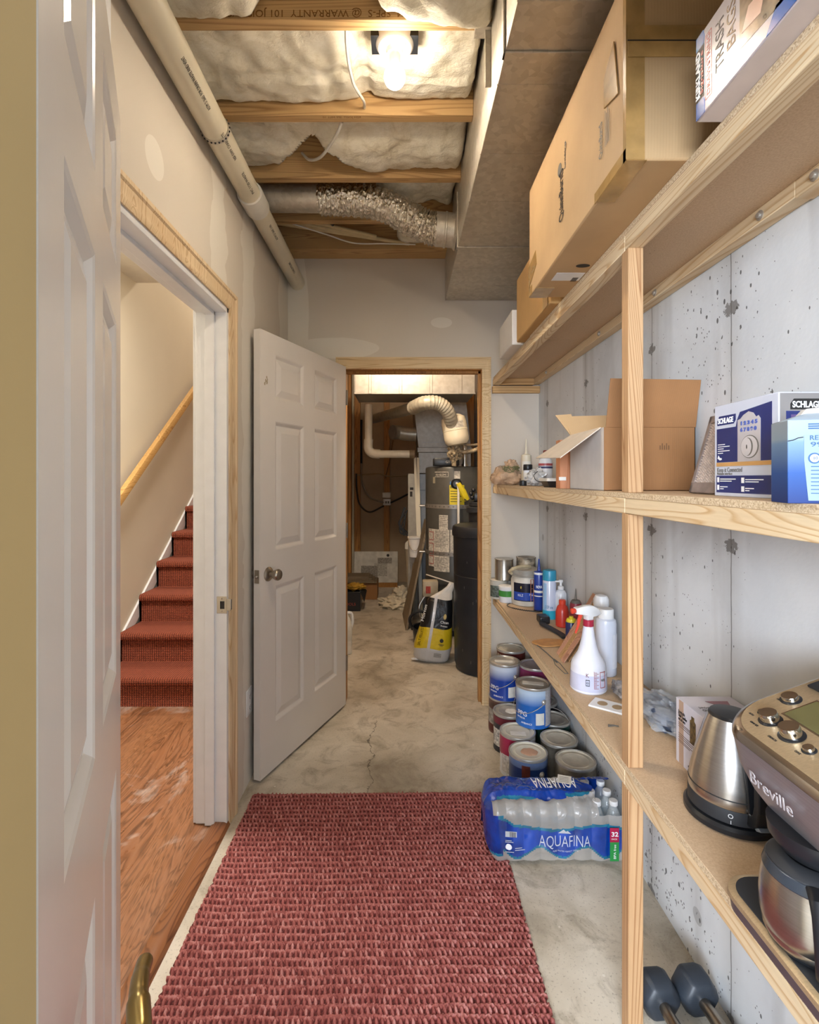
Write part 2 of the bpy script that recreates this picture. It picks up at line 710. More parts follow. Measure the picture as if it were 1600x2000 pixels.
def m_weave(name, hi, lo, sx, sy):
    t = NT(name)
    v = t.coords()
    x, y, z = t.xyz(v)
    yz = t.math('ADD', y, z)
    a = t.math('SINE', t.math('ADD', t.math('MULTIPLY', x, 2 * PI / sx), t.math('MULTIPLY', t.math('SINE', t.math('MULTIPLY', yz, 2 * PI / sy)), 1.0)))
    b = t.math('SINE', t.math('MULTIPLY', yz, 2 * PI / sy))
    h = t.math('MULTIPLY', t.math('ADD', a, 1.2), t.math('ADD', b, 1.4))
    n = t.noise(v, 150, 3)
    h = t.math('ADD', h, t.math('MULTIPLY', n, 1.6))
    c = t.ramp(t.math('DIVIDE', h, 5.5), [(0.12, lin(lo)), (0.6, lin(hi))])
    t.col(c)
    t.rough(0.9)
    t.bump(h, 0.7, 0.004)
    return t.m


def m_rug():
    t = NT('woven_red_rug')
    at = t.n('ShaderNodeAttribute', attribute_name='tint')
    n = t.noise(t.coords(), 260, 3)
    f = t.math('ADD', t.math('MULTIPLY', at.outputs['Fac'], 0.75), t.math('MULTIPLY', n, 0.35))
    c = t.ramp(f, [(0.12, lin('#330c0c')), (0.38, lin('#732c29')), (0.7, lin('#a4605b')), (1.0, lin('#cb9894'))])  # pale pink end puts the sheen of the strands into the colour
    t.col(c)
    t.rough(0.8)
    t.bump(n, 0.4, 0.002)
    return t.m


def m_foil():
    t = NT('crinkled_foil')
    v = t.coords()
    t.col(t.ramp(t.noise(v, 20, 3), [(0.3, lin('#d8d2c4')), (0.7, lin('#f6f2ea'))]))
    t.b.inputs['Metallic'].default_value = 1.0
    t.rough(0.24)
    h = t.math('ADD', t.voro(v, 55), t.noise(t.coords((3, 1, 1)), 60, 3))
    t.bump(h, 1.0, 0.008)
    return t.m


def m_brushed(name, col, axis='Z', rough=0.28, metal=1.0):
    t = NT(name)
    s = {'X': (0.02, 1, 1), 'Y': (1, 0.02, 1), 'Z': (1, 1, 0.02), 'R': (0.05, 0.05, 1)}[axis]
    n = t.noise(t.coords(s), 400, 3)
    c = lin(col)
    t.col(t.ramp(n, [(0.3, tuple(q * 0.85 for q in c[:3]) + (1,)), (0.7, c)]))
    t.b.inputs['Metallic'].default_value = metal
    t.rough(rough)
    t.bump(n, 0.06, 0.0005)
    MATS[name] = t.m
    return t.m


def m_cardboard(name, col):
    t = NT(name)
    v = t.coords()
    c = lin(col)
    n = t.noise(v, 5, 4)
    cc = t.ramp(n, [(0.3, tuple(q * 0.88 for q in c[:3]) + (1,)), (0.7, tuple(min(1, q * 1.06) for q in c[:3]) + (1,))])
    rib = t.math('SINE', t.math('MULTIPLY', t.math('ADD', t.xyz(v)[0], t.xyz(v)[1]), 1100))
    t.col(t.mix(t.math('MULTIPLY', t.math('ADD', rib, 1), 0.03), cc, tuple(q * 0.6 for q in c[:3]) + (1,)))
    t.rough(0.8)
    t.bump(t.math('ADD', t.math('MULTIPLY', rib, 0.3), n), 0.12, 0.002)
    return t.m


def m_film(name, col, tr):
    """clear wrap: mostly see-through, glossy"""
    t = NT(name)
    t.col(lin(col))
    t.rough(0.12)
    t.b.inputs['Alpha'].default_value = tr
    t.b.inputs['Specular IOR Level'].default_value = 0.8
    t.bump(t.noise(t.coords(), 22, 4, 0.6, 1.5), 0.7, 0.006)
    return t.m


DRY = m_drywall()
CONC = m_concrete_wall()
CFLOOR = m_concrete_floor()
LAM = m_laminate()
PART = m_particle()
GALV = m_galv()
GALVD = simple('dull_galvanised', '#94908a', 0.42, 0.55, var=0.08, vs=25)
INSUL = m_insul()
OSB = m_osb()
CARPET = m_weave('stair_carpet', '#bd6040', '#300d0a', 0.014, 0.011)
RUG = m_rug()
FOIL = m_foil()
STEEL = m_brushed('brushed_steel', '#c9c6c2', 'R', 0.27)
STEELB = m_brushed('brushed_bronze_steel', '#cdb896', 'X', 0.42, 0.7)
STEELS = m_brushed('brushed_grey_steel', '#aaa5a8', 'Y', 0.42, 0.75)
FIRY = wood('fir_along', '#e2cda9', '#bf9868', 'Y')
FIRZ = wood('fir_upright', '#c6a075', '#91633b', 'Z')
FIRX = wood('fir_across', '#d2ab74', '#a0713a', 'X')
JOIST = wood('joist_wood', '#c9a572', '#957045', 'X', ring=6)
STUD = wood('stud_wood', '#b98445', '#7d4f1f', 'Z', ring=6)
PINEY = wood('pine_casing_along', '#e0c8a2', '#b9966a', 'Y', knots=False)
PINEX = wood('pine_casing_across', '#e0c79c', '#bd9868', 'X', knots=False)
PINEZ = wood('pine_casing_upright', '#e0c8a2', '#b9946a', 'Z', knots=False)
RAILW = wood('handrail_oak', '#c79d5f', '#9a6e35', 'Y', knots=False)
CARD = m_cardboard('cardboard', '#bf9f75')
CARDD = m_cardboard('brown_cardboard', '#94683f')
CARDG = m_cardboard('tan_cardboard', '#b5905c')
WHITEP = simple('white_gloss_paint', '#d9d4cf', 0.22, var=0.02, vs=3, bump=0.03, bs=90)
WHITED = simple('white_door_paint', '#dcd6cf', 0.36, var=0.02, vs=3, bump=0.03, bs=90)
WHITET = simple('white_trim_paint', '#dcdcdd', 0.35, var=0.02)
CREAMW = simple('cream_stair_wall', '#cfc6b2', 0.7, var=0.02, vs=2, bump=0.04)
YELLOW = simple('yellow_beige_wall', '#9b8459', 0.8, var=0.03, vs=4, bump=0.25, bs=60)
BROWNW = simple('bare_tan_gypsum', '#ab967c', 0.85, var=0.08, vs=3)
PVC = simple('cream_pvc', '#d8cfb8', 0.35, var=0.04, vs=4)
PVCW = simple('white_pvc', '#dedad0', 0.35, var=0.03)
WHITE = simple('white_plastic', '#e4e4e4', 0.35, var=0.02)
WHITEC = simple('white_ceramic', '#efece4', 0.25, var=0.01)
PAPER = simple('paper_label', '#dfdcd4', 0.6, var=0.04, vs=60)
BLACK = simple('black_plastic', '#1b1d21', 0.35, var=0.05)
BLACKM = simple('matte_black', '#26282c', 0.6, var=0.12, vs=6)
INK = simple('black_ink', '#1d1b1a', 0.6, var=0)
INKG = simple('grey_ink', '#6a665f', 0.6, var=0)
WHITEI = simple('white_ink', '#eef0f2', 0.5, var=0)
CHROME = simple('chrome', '#c9c7c3', 0.14, 1.0, var=0.02)
NICKEL = simple('satin_nickel', '#a59c8f', 0.3, 1.0, var=0.03)
BRASS = simple('antique_brass', '#a8935f', 0.28, 1.0, var=0.05)
TIN = simple('tin', '#c6c2ba', 0.36, 0.7, var=0.08, vs=30)
TAPE = simple('packing_tape', '#b08c56', 0.2, var=0.15, vs=18, bump=0.6, bs=45, coat=0.6)

# ------------------------------------------------------------------ the setting
mb = MB()
mb.box((-0.70, 1.0, -0.1), (0.86, 7.0, 0.0))
mb.box((-3.0, -3.1, -0.1), (0.86, 1.0, 0.0))
struct('floor', mb, CFLOOR, 'bare concrete floor of the hall and the utility room', smooth=False)
mb = MB()
mb.box((-1.95, 1.12, -0.1), (-0.70, 3.4, 0.008))
struct('floor', mb, LAM, 'scuffed oak laminate floor in front of the stairs', smooth=False)

# hall left wall with doorway
mb = MB()
XL, XO = -0.69, -0.81
mb.box((XO, 1.12, 0), (XL, 1.18, 2.72))
mb.box((XO, 1.18, 2.045), (XL, 2.035, 2.72))
mb.box((XO, 2.035, 0), (XL, 3.1, 2.72))
struct('wall_left', mb, DRY, 'left drywall of the hall with unpainted joint compound patches', smooth=False)

# far wall with utility doorway
mb = MB()
YF = 3.10
mb.box((XO, YF, 0), (-0.352, YF + 0.115, 2.72))
mb.box((-0.352, YF, 2.045), (0.50, YF + 0.115, 2.72))
mb.box((0.50, YF, 0), (0.83, YF + 0.115, 2.72))
struct('wall_far', mb, DRY, 'far drywall with the utility room doorway and screw heads', smooth=False)

mb = MB()
mb.box((0.83, -3.1, 0), (0.98, 7.0, 2.95))
struct('wall_right', mb, CONC, 'poured concrete foundation wall with seams and bug holes', smooth=False)

# yellow wall of the opening the camera looks through
mb = MB()
mb.box((-3.0, 0.16, 0), (-0.200, 0.28, 2.72))
mb.box((-0.200, 0.16, 2.02), (0.64, 0.28, 2.72))
mb.box((0.64, 0.16, 0), (0.83, 0.28, 2.72))
struct('wall_near', mb, YELLOW, 'yellow beige painted wall beside the near white door', smooth=False)
mb = MB(); mb.box((-3.0, 0.99, 0), (-0.655, 1.119, 2.72)); struct('wall_closet', mb, CREAMW, smooth=False)
mb = MB()
mb.box((-0.655, 0.98, 0), (-0.636, 1.119, 2.72))
struct('trim_1', mb, WHITET, smooth=False)

# room the camera stands in
mb = MB(); mb.box((-3.12, -3.1, 0), (-3.0, 1.12, 2.72)); struct('wall_west', mb, YELLOW, smooth=False)
mb = MB()
mb.box((-3.0, -3.2, 0), (-2.45, -3.1, 2.72)); mb.box((0.6, -3.2, 0), (0.83, -3.1, 2.72))
mb.box((-2.45, -3.2, 2.6), (0.6, -3.1, 2.72)); mb.box((-2.45, -3.2, 0), (0.6, -3.1, 1.0))
struct('wall_back', mb, YELLOW, smooth=False)
mb = MB(); mb.box((-3.0, -3.2, 2.72), (0.83, 1.05, 2.80)); struct('ceiling', mb, simple('ceiling_white', '#d9d6ce', 0.8, var=0.02), smooth=False)

# stair enclosure
mb = MB()
mb.box((-1.95, 1.12, 0), (-1.83, 6.6, 4.8))
struct('wall_stair', mb, CREAMW, 'cream wall of the staircase', smooth=False)
mb = MB(); mb.box((-1.95, 6.6, 0), (-0.62, 6.7, 4.8)); struct('wall_stair_end', mb, CREAMW, smooth=False)
mb = MB()
mb.box((-0.75, 3.215, 0), (-0.64, 6.9, 2.72)); mb.box((-0.81, 3.1, 2.72), (-0.70, 6.7, 4.8))
struct('wall_utility_left', mb, BROWNW, smooth=False)
mb = MB()
mb.box((-1.95, 1.0, 2.72), (-0.81, 3.53, 2.9)); mb.box((-1.95, 3.53, 4.7), (-0.70, 6.7, 4.8)); mb.box((-1.95, 3.45, 2.9), (-0.70, 3.53, 4.8))
struct('ceiling', mb, simple('stair_ceiling', '#cfcabd', 0.8, var=0.02), smooth=False)

# utility room back wall and subfloor above everything
mb = MB(); mb.box((-0.75, 6.8, 0), (0.98, 6.9, 2.95)); struct('wall_utility_back', mb, BROWNW, 'bare tan gypsum wall at the back of the utility room', smooth=False)
mb = MB(); mb.box((-0.9, 0.9, 2.93), (0.98, 6.9, 2.97)); struct('ceiling', mb, OSB, 'OSB subfloor between the joists', smooth=False)

# ---- trim round the doorways
def casing_profile(w=0.068):
    return [(0, 0), (0, 0.017), (0.012, 0.017), (0.018, 0.012), (0.030, 0.011), (0.045, 0.009), (0.052, 0.011), (w, 0.006), (w, 0)]

prof = casing_profile()
mb = MB()
# far leg (u measured in +Y from the opening edge)
W = 0.068
poly = [(2.035 + W - u, XL + h) for u, h in prof]
rings = []
for z0, ext in ((0.0, 0), (2.045, 1)):
    rings.append([Vector((x, y, (z0 if not ext else 2.045 + (y - 2.035)))) for y, x in poly])
mb.loft(rings, True)
head = []
for y, sgn in ((1.12, 0), (2.035, 1)):
    head.append([Vector((XL + h, (y if not sgn else 2.035 + (W - u)), 2.045 + (W - u))) for u, h in prof])
mb.loft(head, True)
mb2 = mb
o = struct('trim_2', mb2, PINEZ, 'unpainted pine casing round the stair doorway', bevel=0)
tag(o, kind='structure')
# white jambs and stops
mb = MB()
mb.box((XO - 0.002, 2.015, 0.012), (XL + 0.001, 2.0355, 2.045))
mb.box((XO - 0.002, 1.18, 2.025), (XL + 0.001, 2.035, 2.046))
mb.box((XO - 0.002, 1.178, 0.012), (XL + 0.001, 1.198, 2.045))
mb.box((-0.772, 2.003, 0.012), (-0.735, 2.016, 2.026))
mb.box((-0.772, 1.198, 2.012), (-0.735, 2.016, 2.026))
mb.box((XO - 0.014, 2.02, 0.012), (XO, 2.085, 2.09))
mb.box((XO - 0.014, 1.15, 2.035), (XO, 2.085, 2.09))
struct('trim_3', mb, WHITET, 'white painted jamb and stop of the stair doorway', smooth=False, bevel=0.0015)
# far doorway casing
mb = MB()
def vcas(x_in, sgn, y, z1):
    r = []
    for z, e in ((0.0, 0), (z1, 1)):
        r.append([Vector((x_in + sgn * (W * 0.78 - u * 0.78), y - h, z if not e else z1 + (W - u))) for u, h in prof])
    return r
mb.loft(vcas(0.485, 1, YF, 2.035), True)
mb.loft(vcas(-0.345, -1, YF, 2.035), True)
r = []
for x, s in ((-0.345, -1), (0.485, 1)):
    r.append([Vector((x + s * 0.78 * (W - u), YF - h, 2.035 + (W - u))) for u, h in prof])
mb.loft(r, True)
struct('trim_4', mb, PINEX, 'unpainted pine casing round the utility doorway')
mb = MB()
mb.box((0.484, YF + 0.001, 0), (0.503, YF + 0.118, 2.045)); mb.box((-0.355, YF + 0.001, 0), (-0.342, YF + 0.118, 2.045))
mb.box((-0.355, YF + 0.001, 2.03), (0.503, YF + 0.118, 2.046))
mb.box((0.470, YF + 0.045, 0), (0.485, YF + 0.08, 2.03)); mb.box((-0.34, YF + 0.045, 2.016), (0.485, YF + 0.08, 2.031))
struct('trim_5', mb, STUD, 'inner jamb of the utility doorway, its shade given as darker wood', smooth=False)  # shade on the jamb is put into the darker wood colour
# white skirt along stair wall
mb = MB()
sk = [(2.98, 0.0), (2.98, 0.09), (6.45, 2.735), (6.45, 2.60)]
mb.prism(sk, 'x', -1.83, -1.815)
mb.box((-1.83, 1.12, 0.008), (-1.816, 2.96, 0.1))
struct('trim_6', mb, WHITET, 'white skirt board beside the stair treads', smooth=False)

# threshold strip
mb = MB()
mb.prism([(-0.745, 0.008), (-0.745, 0.016), (-0.735, 0.020), (-0.700, 0.019), (-0.688, 0.014), (-0.680, 0.0), (-0.7, 0)], 'y', 1.18, 2.03)
t_ = build('threshold_strip', mb, wood('threshold_wood', '#94603c', '#5a3420', 'Y', rough=0.3, knots=False), None)
tag(t_, 'brown wood grain reducer strip on the floor across the stair doorway', 'threshold')

# studs in the utility room
for i, (x0, y0, x1, y1, lab) in enumerate((
        (-0.635, 6.05, -0.60, 6.14, 'upright stud on the left utility wall, second from the back corner'),
        (-0.635, 5.35, -0.60, 5.44, 'upright stud on the left utility wall nearest the open white door'),
        (-0.635, 6.70, -0.545, 6.79, 'upright stud in the back left corner of the utility room'),
        (-0.235, 6.71, -0.16, 6.79, 'upright stud on the tan back wall carrying the white junction box'),
        (0.70, 4.0, 0.82, 4.04, 'dark upright stud at the right behind the water heater'),
        (0.72, 5.8, 0.82, 5.84, 'dark upright stud in the far right of the utility room'))):
    mb = MB(); mb.box((x0, y0, 0), (x1, y1, 2.72))
    tag(build('wall_stud', mb, STUD, bevel=0.002), lab, 'stud', 'studs in the utility room')

# stairs
def stairs():
    t = thing('staircase', 'carpeted staircase in rust red woven carpet rising beyond the left doorway', 'stairs', (0, 0, 0))
    y0, run, rise = 3.06, 0.25, 0.19
    n = 14
    mb = MB()
    prof = []
    y, z = y0, 0.008
    for k in range(n):
        zt = (k + 1) * rise
        prof.append((y, z))
        prof.append((y, zt - 0.052))
        # rounded nosing
        for a in range(-80, 91, 20):
            prof.append((y - 0.012 - 0.022 * math.cos(R(a)), zt - 0.024 + 0.024 * math.sin(R(a))))
        prof.append((y + 0.02, zt))
        y += run
        z = zt
    prof.append((y, z))
    N = len(prof)
    for x0, x1 in ((-1.812, -0.815),):
        a = [mb.bm.verts.new((x0, p[0], p[1])) for p in prof]
        b = [mb.bm.verts.new((x1, p[0], p[1])) for p in prof]
        for i in range(N - 1):
            mb._quad([a[i], b[i], b[i + 1], a[i + 1]])
        # sides close down to a stringer
        a2 = [mb.bm.verts.new((x0, p[0] + 0.02, max(0.0, p[1] - 0.25))) for p in prof]
        b2 = [mb.bm.verts.new((x1, p[0] + 0.02, max(0.0, p[1] - 0.25))) for p in prof]
        for i in range(N - 1):
            mb._quad([a[i], a[i + 1], a2[i + 1], a2[i]])
            mb._quad([b[i + 1], b[i], b2[i], b2[i + 1]])
    build('stair_carpet', mb, CARPET, t, angle=50)
stairs()
t = thing('handrail', 'oak handrail fixed to the cream wall beside the red stairs', 'handrail')
mb = MB()
r = []
for y, z in ((2.45, 0.645), (5.9, 3.27)):
    r.append([Vector((-1.765 + a, y, z + b)) for a, b in ((-0.02, 0), (0.02, 0), (0.024, 0.035), (0.016, 0.062), (-0.016, 0.062), (-0.024, 0.035))])
mb.loft(r)
build('rail', mb, RAILW, t)
for y in (2.7, 4.1, 5.5):
    z = 0.645 + (y - 2.45) * 0.761
    mb = MB(); mb.tube([(-1.83, y, z - 0.05), (-1.80, y, z - 0.05), (-1.768, y, z - 0.01), (-1.766, y, z + 0.004)], 0.007, 8)
    build('bracket', mb, NICKEL, t)

# ------------------------------------------------------------------ ceiling joists, insulation, things overhead
JO = [1.489, 1.879, 2.270, 2.645, 2.975]
JL = ['nearest ceiling joist with printed lettering, in front of the bare bulb', 'ceiling joist just behind the bare bulb, second from the front',
      'ceiling joist between the insulation and the silver flex duct', 'dark ceiling joist just behind the silver flex duct', 'ceiling joist sitting on top of the far drywall']
for i, y in enumerate(JO):
    t = thing('ceiling_joist', JL[i], 'joist', (0, 0, 0), 0, 'ceiling joists')
    mb = MB(); mb.box((-0.86, y - 0.006, 2.70), (0.262, y + 0.032 + (0.09 if i == 4 else 0), 2.93))
    if i == 4:
        mb.box((0.262, y, 2.72), (0.86, y + 0.12, 2.93))
    build('beam', mb, JOIST, t, bevel=0.002)
    if i == 0:
        text('REM JOIST  ISPM  SPF-S  @ WARRANTY  101 JOIST  (S) 10 REVN  MILL 10', 0.030, simple('stamp_ink', '#7c531f', 0.8, var=0.2, vs=80), t, (0.20, y - 0.0066, 2.727), (-1, 0, 0), (0, 0, -1), ext=0.0001, fit=0.95)
    if i == 1:
        text('REM JOIST  SPF MILL 10', 0.014, simple('stamp_ink', '#7c531f', 0.8), t, (-0.15, y + 0.010, 2.6996), (-1, 0, 0), (0, -1, 0), ext=0.0001)
jt = thing('ceiling_joist', 'ceiling joist above the near edge, mostly behind drooping insulation', 'joist', (0, 0, 0), 0, 'ceiling joists')
mb = MB(); mb.box((-0.86, 1.10, 2.70), (0.262, 1.138, 2.93)); build('beam', mb, JOIST, jt)
# blocking seen in the gap of the first bay
mb = MB()
for x in (-0.36, -0.31, -0.17, -0.26): mb.box((x, 1.3, 2.86), (x + 0.012, 1.485, 2.928))
tag(build('bridging_block', mb, STUD), 'small dark wood strips under the subfloor above the front insulation gap', 'blocking')


def batt(label, x0, x1, y0, y1, zf, amp=0.02, seed=0, n=90, name='insulation_batt'):
    mb = MB()
    m = max(24, int(n * (y1 - y0) / (x1 - x0)))
    def f(i, j):
        x = x0 + (x1 - x0) * i / n
        y = y0 + (y1 - y0) * j / m
        p = Vector((x * 4 + seed, y * 5, seed * 3.1))
        d = noise.noise(p) * amp + noise.noise(p * 2.7) * amp * 0.55 + noise.noise(p * 7) * amp * 0.28 + noise.noise(p * 19) * amp * 0.10
        e = min(i / n, 1 - i / n) * (x1 - x0)
        g = min(j / m, 1 - j / m) * (y1 - y0)
        ed = max(0.0, 1 - min(e, g) / 0.025) ** 2 * 0.03
        return Vector((x, y, min(zf(x, y) - d + ed, 2.925)))
    mb.grid(f, n, m)
    V = mb.bm.verts
    # top sheet
    mb.box((x0 + 0.01, y0 + 0.01, 2.915), (x1 - 0.01, y1 - 0.01, 2.927))
    o = build(name, mb, INSUL, None, angle=80)
    md = o.modifiers.new('thick', 'SOLIDIFY'); md.thickness = 0.008; md.offset = 1
    return tag(o, label, 'insulation', 'fiberglass batts between the joists')


def z0(x, y):
    gap = 0.17 * max(0, 1 - abs(x + 0.24) / 0.19) ** 0.6 if abs(x + 0.24) < 0.19 else 0
    return 2.72 - 0.02 * (x < -0.4) + gap * (y - 1.15) / 0.3 - 0.045 * max(0, min(1, (x + 0.02) / 0.12))
batt('drooping fiberglass batt in front of the first joist, with a gap showing wood', -0.80, 0.251, 1.14, 1.482, z0, 0.035, 3)
def z0b(x, y):
    return 2.692 + abs(y - 1.47) * 0.35 + 0.02 * abs((x - 0.14) / 0.12) ** 3
o = batt('loose tuft of fiberglass drooping under the first joist beside the steel duct', 0.0, 0.251, 1.40, 1.50, z0b, 0.012, 5, 60, 'insulation_tuft')
del o['group']
batt('broad fluffy fiberglass batt behind the bare bulb', -0.80, 0.251, 1.523, 1.872, lambda x, y: 2.735 + 0.02 * abs(y - 1.7) / 0.17 - (0.014 if y > 1.75 else 0) + 0.012 * (1 if abs(x + 0.13) < 0.02 else 0), 0.024, 11)
def z2(x, y):
    g = max(0, 1 - abs(x + 0.37) / 0.26)
    return 2.735 + 0.022 * math.sin((y - 1.9) * 18) + (0.17 * g if y > 2.27 - 0.22 * g ** 1.1 else 0) + 0.02 * math.exp(-((x + 0.34) / 0.02) ** 2)
batt('creased fiberglass batt with a gap showing the subfloor, in front of the flex duct', -0.80, 0.251, 1.914, 2.262, z2, 0.024, 17, 120)
batt('fiberglass batt tucked behind the silver flex duct beside the steel duct', -0.12, 0.251, 2.306, 2.635, lambda x, y: 2.80 - 0.08 * max(0, x), 0.035, 23, 50)
batt('tan edged fiberglass scrap hanging behind the flex duct elbow', -0.02, 0.25, 2.70, 2.968, lambda x, y: 2.74 + 0.10 * max(0, (0.10 - x)) , 0.03, 29, 40)

# bare bulb fixture
t = thing('ceiling_light', 'round white porcelain lampholder with a bare lit bulb on the ceiling', 'ceiling lamp', (-0.022, 1.578, 2.70))
mb = MB(); mb.lathe([(0.0, 0.012), (0.052, 0.012), (0.055, 0.02), (0.055, 0.03), (0.02, 0.03)][::-1], 32)
mb = MB(); mb.lathe([(0.015, -0.026), (0.024, -0.024), (0.028, -0.010), (0.050, -0.006), (0.058, 0.004), (0.060, 0.022), (0.055, 0.024)], 40)
mb.sphere((0.032, -0.02, -0.007), 0.004, seg=8, rings=5)
build('lampholder_base', mb, WHITEC, t)
mb = MB(); mb.box((-0.072, -0.035, 0.006), (0.072, 0.035, 0.05)); build('junction_box', mb, BLACK, t)
mb = MB(); mb.lathe([(0.015, -0.06), (0.0175, -0.055), (0.018, -0.028), (0.020, -0.022)], 24); build('socket', mb, WHITEC, t)
mb = MB(); mb.sphere((0, 0, -0.092), 0.033, seg=24, rings=16, sc=(1, 1, 1.02))
mb.lathe([(0.026, -0.072), (0.016, -0.052)], 24)
build('bulb', mb, simple('lit_bulb', '#fff6e4', 0.4, var=0, emit=14.0), t)

# cables
def cable(lab, pts, r=0.004, mat=None, n=10, name='cable', cat='cable'):
    mb = MB(); mb.tube(bez(pts, n), r, 8)
    return tag(build(name, mb, mat or PVCW), lab, cat)
cable('white cable hanging down the batt beside the bare bulb', [(px(675, 1.49), 1.50, 2.72), (px(678, 1.6), 1.6, 2.705), (px(690, 1.72), 1.72, 2.70), (px(710, 1.80), 1.80, 2.700), (px(712, 1.87), 1.87, 2.725)], 0.005)
cable('white cable sagging over the creased batt to the subfloor gap', [(px(668, 1.93), 1.93, 2.715), (px(655, 2.0), 2.0, 2.705), (px(628, 2.12), 2.12, 2.705), (px(605, 2.2), 2.2, 2.74), (px(590, 2.25), 2.25, 2.80)], 0.006)
tube_m = simple('beige_tube', '#cbb78c', 0.4)
for k, (xa, xb, lab) in enumerate(((545, 735, 'beige water tube behind the flex duct, uppermost of three'), (548, 755, 'beige water tube behind the flex duct, middle of three'), (556, 800, 'beige water tube behind the flex duct, lowest of three'))):
    y1 = 0
    mb = MB(); mb.tube([(px(xa, 2.72) - 0.1, 2.70 + 0.040 * k, 2.79 - 0.012 * k), (px(xb, 2.9), 2.90 + 0.028 * k, 2.742 - 0.008 * k)], 0.0105, 12)
    tag(build('water_tube', mb, tube_m), lab, 'water tube', 'water tubes behind the flex duct')
cable('thin white wire curling under the beige water tubes', [(px(572, 2.75), 2.74, 2.735), (px(640, 2.8), 2.82, 2.712), (px(690, 2.85), 2.90, 2.705), (px(750, 2.9), 2.93, 2.715), (px(812, 2.9), 2.93, 2.71)], 0.004)
cable('black strap tying the beige water tubes', [(px(640, 2.72), 2.70, 2.74), (px(650, 2.74), 2.75, 2.735)], 0.010, BLACK)

# drain pipe
t = thing('drain_pipe', 'long cream PVC drain pipe hung along the top of the left wall', 'pipe', (-0.632, 0, 2.555))
mb = MB(); mb.tube([(0, 0.9, 0), (0, 3.11, 0)], 0.0445, 32); build('pipe', mb, PVC, t)
mb = MB(); mb.lathe([(0.046, 0), (0.052, 0.001), (0.053, 0.006), (0.053, 0.118), (0.052, 0.124), (0.046, 0.125)], 32, M=Matrix.Translation((0, 2.12, 0)) @ Matrix.Rotation(R(-90), 4, 'X'))
build('coupling', mb, PVCW, t)
mb = MB()
pts = [Vector((0.0462 * math.cos(R(a)), 1.735, 0.0462 * math.sin(R(a)))) for a in range(-190, 46, 8)]
pts = [Vector((-0.050, 1.735, 0.14))] + pts
for a, b in zip(pts[:-1], pts[1:]):
    d = (b - a); n = Vector((d.z, 0, -d.x)).normalized() * 0.0012
    w = Vector((0, 0.009, 0))
    mb.loft([[a - w - n, a + w - n, a + w + n, a - w + n], [b - w - n, b + w - n, b + w + n, b - w + n]])
build('hanger_strap', mb, GALV, t)
mb = MB()
for a in range(-170, 40, 16):
    c = Vector((0.0478 * math.cos(R(a)), 1.735, 0.0478 * math.sin(R(a))))
    mb.sphere(c, 0.0035, seg=8, rings=4)
build('strap_hole', mb, INK, t)['kind'] = 'stuff'
mats_ink = simple('pipe_ink', '#3a342a', 0.7, var=0.2, vs=90)
for y, s in ((1.05, 'FOR DRAIN, WASTE AND VENT'), (1.50, 'ASTM D 2665  FOR DRAIN WASTE AND VENT'), (1.78, 'NSF-DWV  CHARLOTTE'), (2.00, 'PVC 1120 WASTE'), (2.40, 'ASTM D 2665 3 IN'), (2.80, 'CHARLOTTE PIPE')):
    ang = R(-38)
    n = Vector((math.cos(ang), 0, math.sin(ang)))
    text(s, 0.017, mats_ink, t, n * 0.0442 + Vector((0, y, 0)), (0, -1, 0), n.cross(Vector((0, -1, 0))), ext=0.0002, align='CENTER', fit=0.20 if len(s) > 20 else 0.14)

# main duct
t = thing('main_duct', 'large galvanised steel duct running along the ceiling above the shelves', 'duct', (0, 0, 0))
mb = MB()
mb.box((0.262, 1.30, 2.448), (0.826, 3.095, 2.92))
build('duct_trunk', mb, GALV, t, bevel=0.002)
mb = MB()
a = [(0.262, 2.448), (0.826, 2.448), (0.826, 2.92), (0.262, 2.92)]
b = [(0.205, 2.435), (0.826, 2.435), (0.826, 2.92), (0.205, 2.92)]
mb.loft([[Vector((x, 1.30, z)) for x, z in a], [Vector((x, 1.16, z)) for x, z in a], [Vector((x + 0.0, 0.95, z)) for x, z in b]])
build('duct_transition', mb, GALV, t)
for y, nm in ((1.30, 'drive_cleat'), (2.385, 'drive_cleat')):
    mb = MB(); mb.box((0.256, y - 0.012, 2.442), (0.826, y + 0.012, 2.4475)); mb.box((0.2555, y - 0.012, 2.442), (0.2615, y + 0.012, 2.70))
    build(nm, mb, GALV, t, bevel=0.001)
mb = MB()
for y in (1.155, 1.40, 1.70, 1.99, 2.29, 2.62, 2.86):
    mb.box((0.26, y - 0.001, 2.4468), (0.826, y + 0.001, 2.448))
build('stiffener_crease', mb, GALV, t)
mb = MB(); mb.box((0.245, 1.50, 2.52), (0.2615, 1.506, 2.70)); mb.box((0.215, 1.49, 2.685), (0.262, 1.53, 2.70))
build('hanger_bracket', mb, GALV, t)

# branch duct: steel pipe, flex, collar
t = thing('flex_duct', 'foil flexible duct crossing from a steel pipe to the side of the big duct', 'duct', (0, 0, 0))
mb = MB(); mb.tube([(-0.80, 2.455, 2.715), (-0.385, 2.455, 2.712)], 0.062, 32); build('steel_pipe', mb, GALV, t)
path = bez([(-0.40, 2.455, 2.712), (-0.27, 2.455, 2.71), (-0.10, 2.46, 2.69), (0.03, 2.47, 2.63), (0.12, 2.48, 2.59), (0.19, 2.48, 2.575)], 26)
rs = []
rnd = random.Random(4)
for i in range(len(path)):
    rs.append(0.074 + 0.0035 * math.sin(i * 1.35) + rnd.uniform(-0.0025, 0.0025))
rs[0] = rs[1] = 0.065
mb = MB(); mb.tube(path, rs, 48)
for v in mb.bm.verts:
    q = v.co * 38
    v.co += Vector((noise.noise(q), noise.noise(q + Vector((9, 0, 0))), noise.noise(q + Vector((0, 9, 0))))) * 0.0045
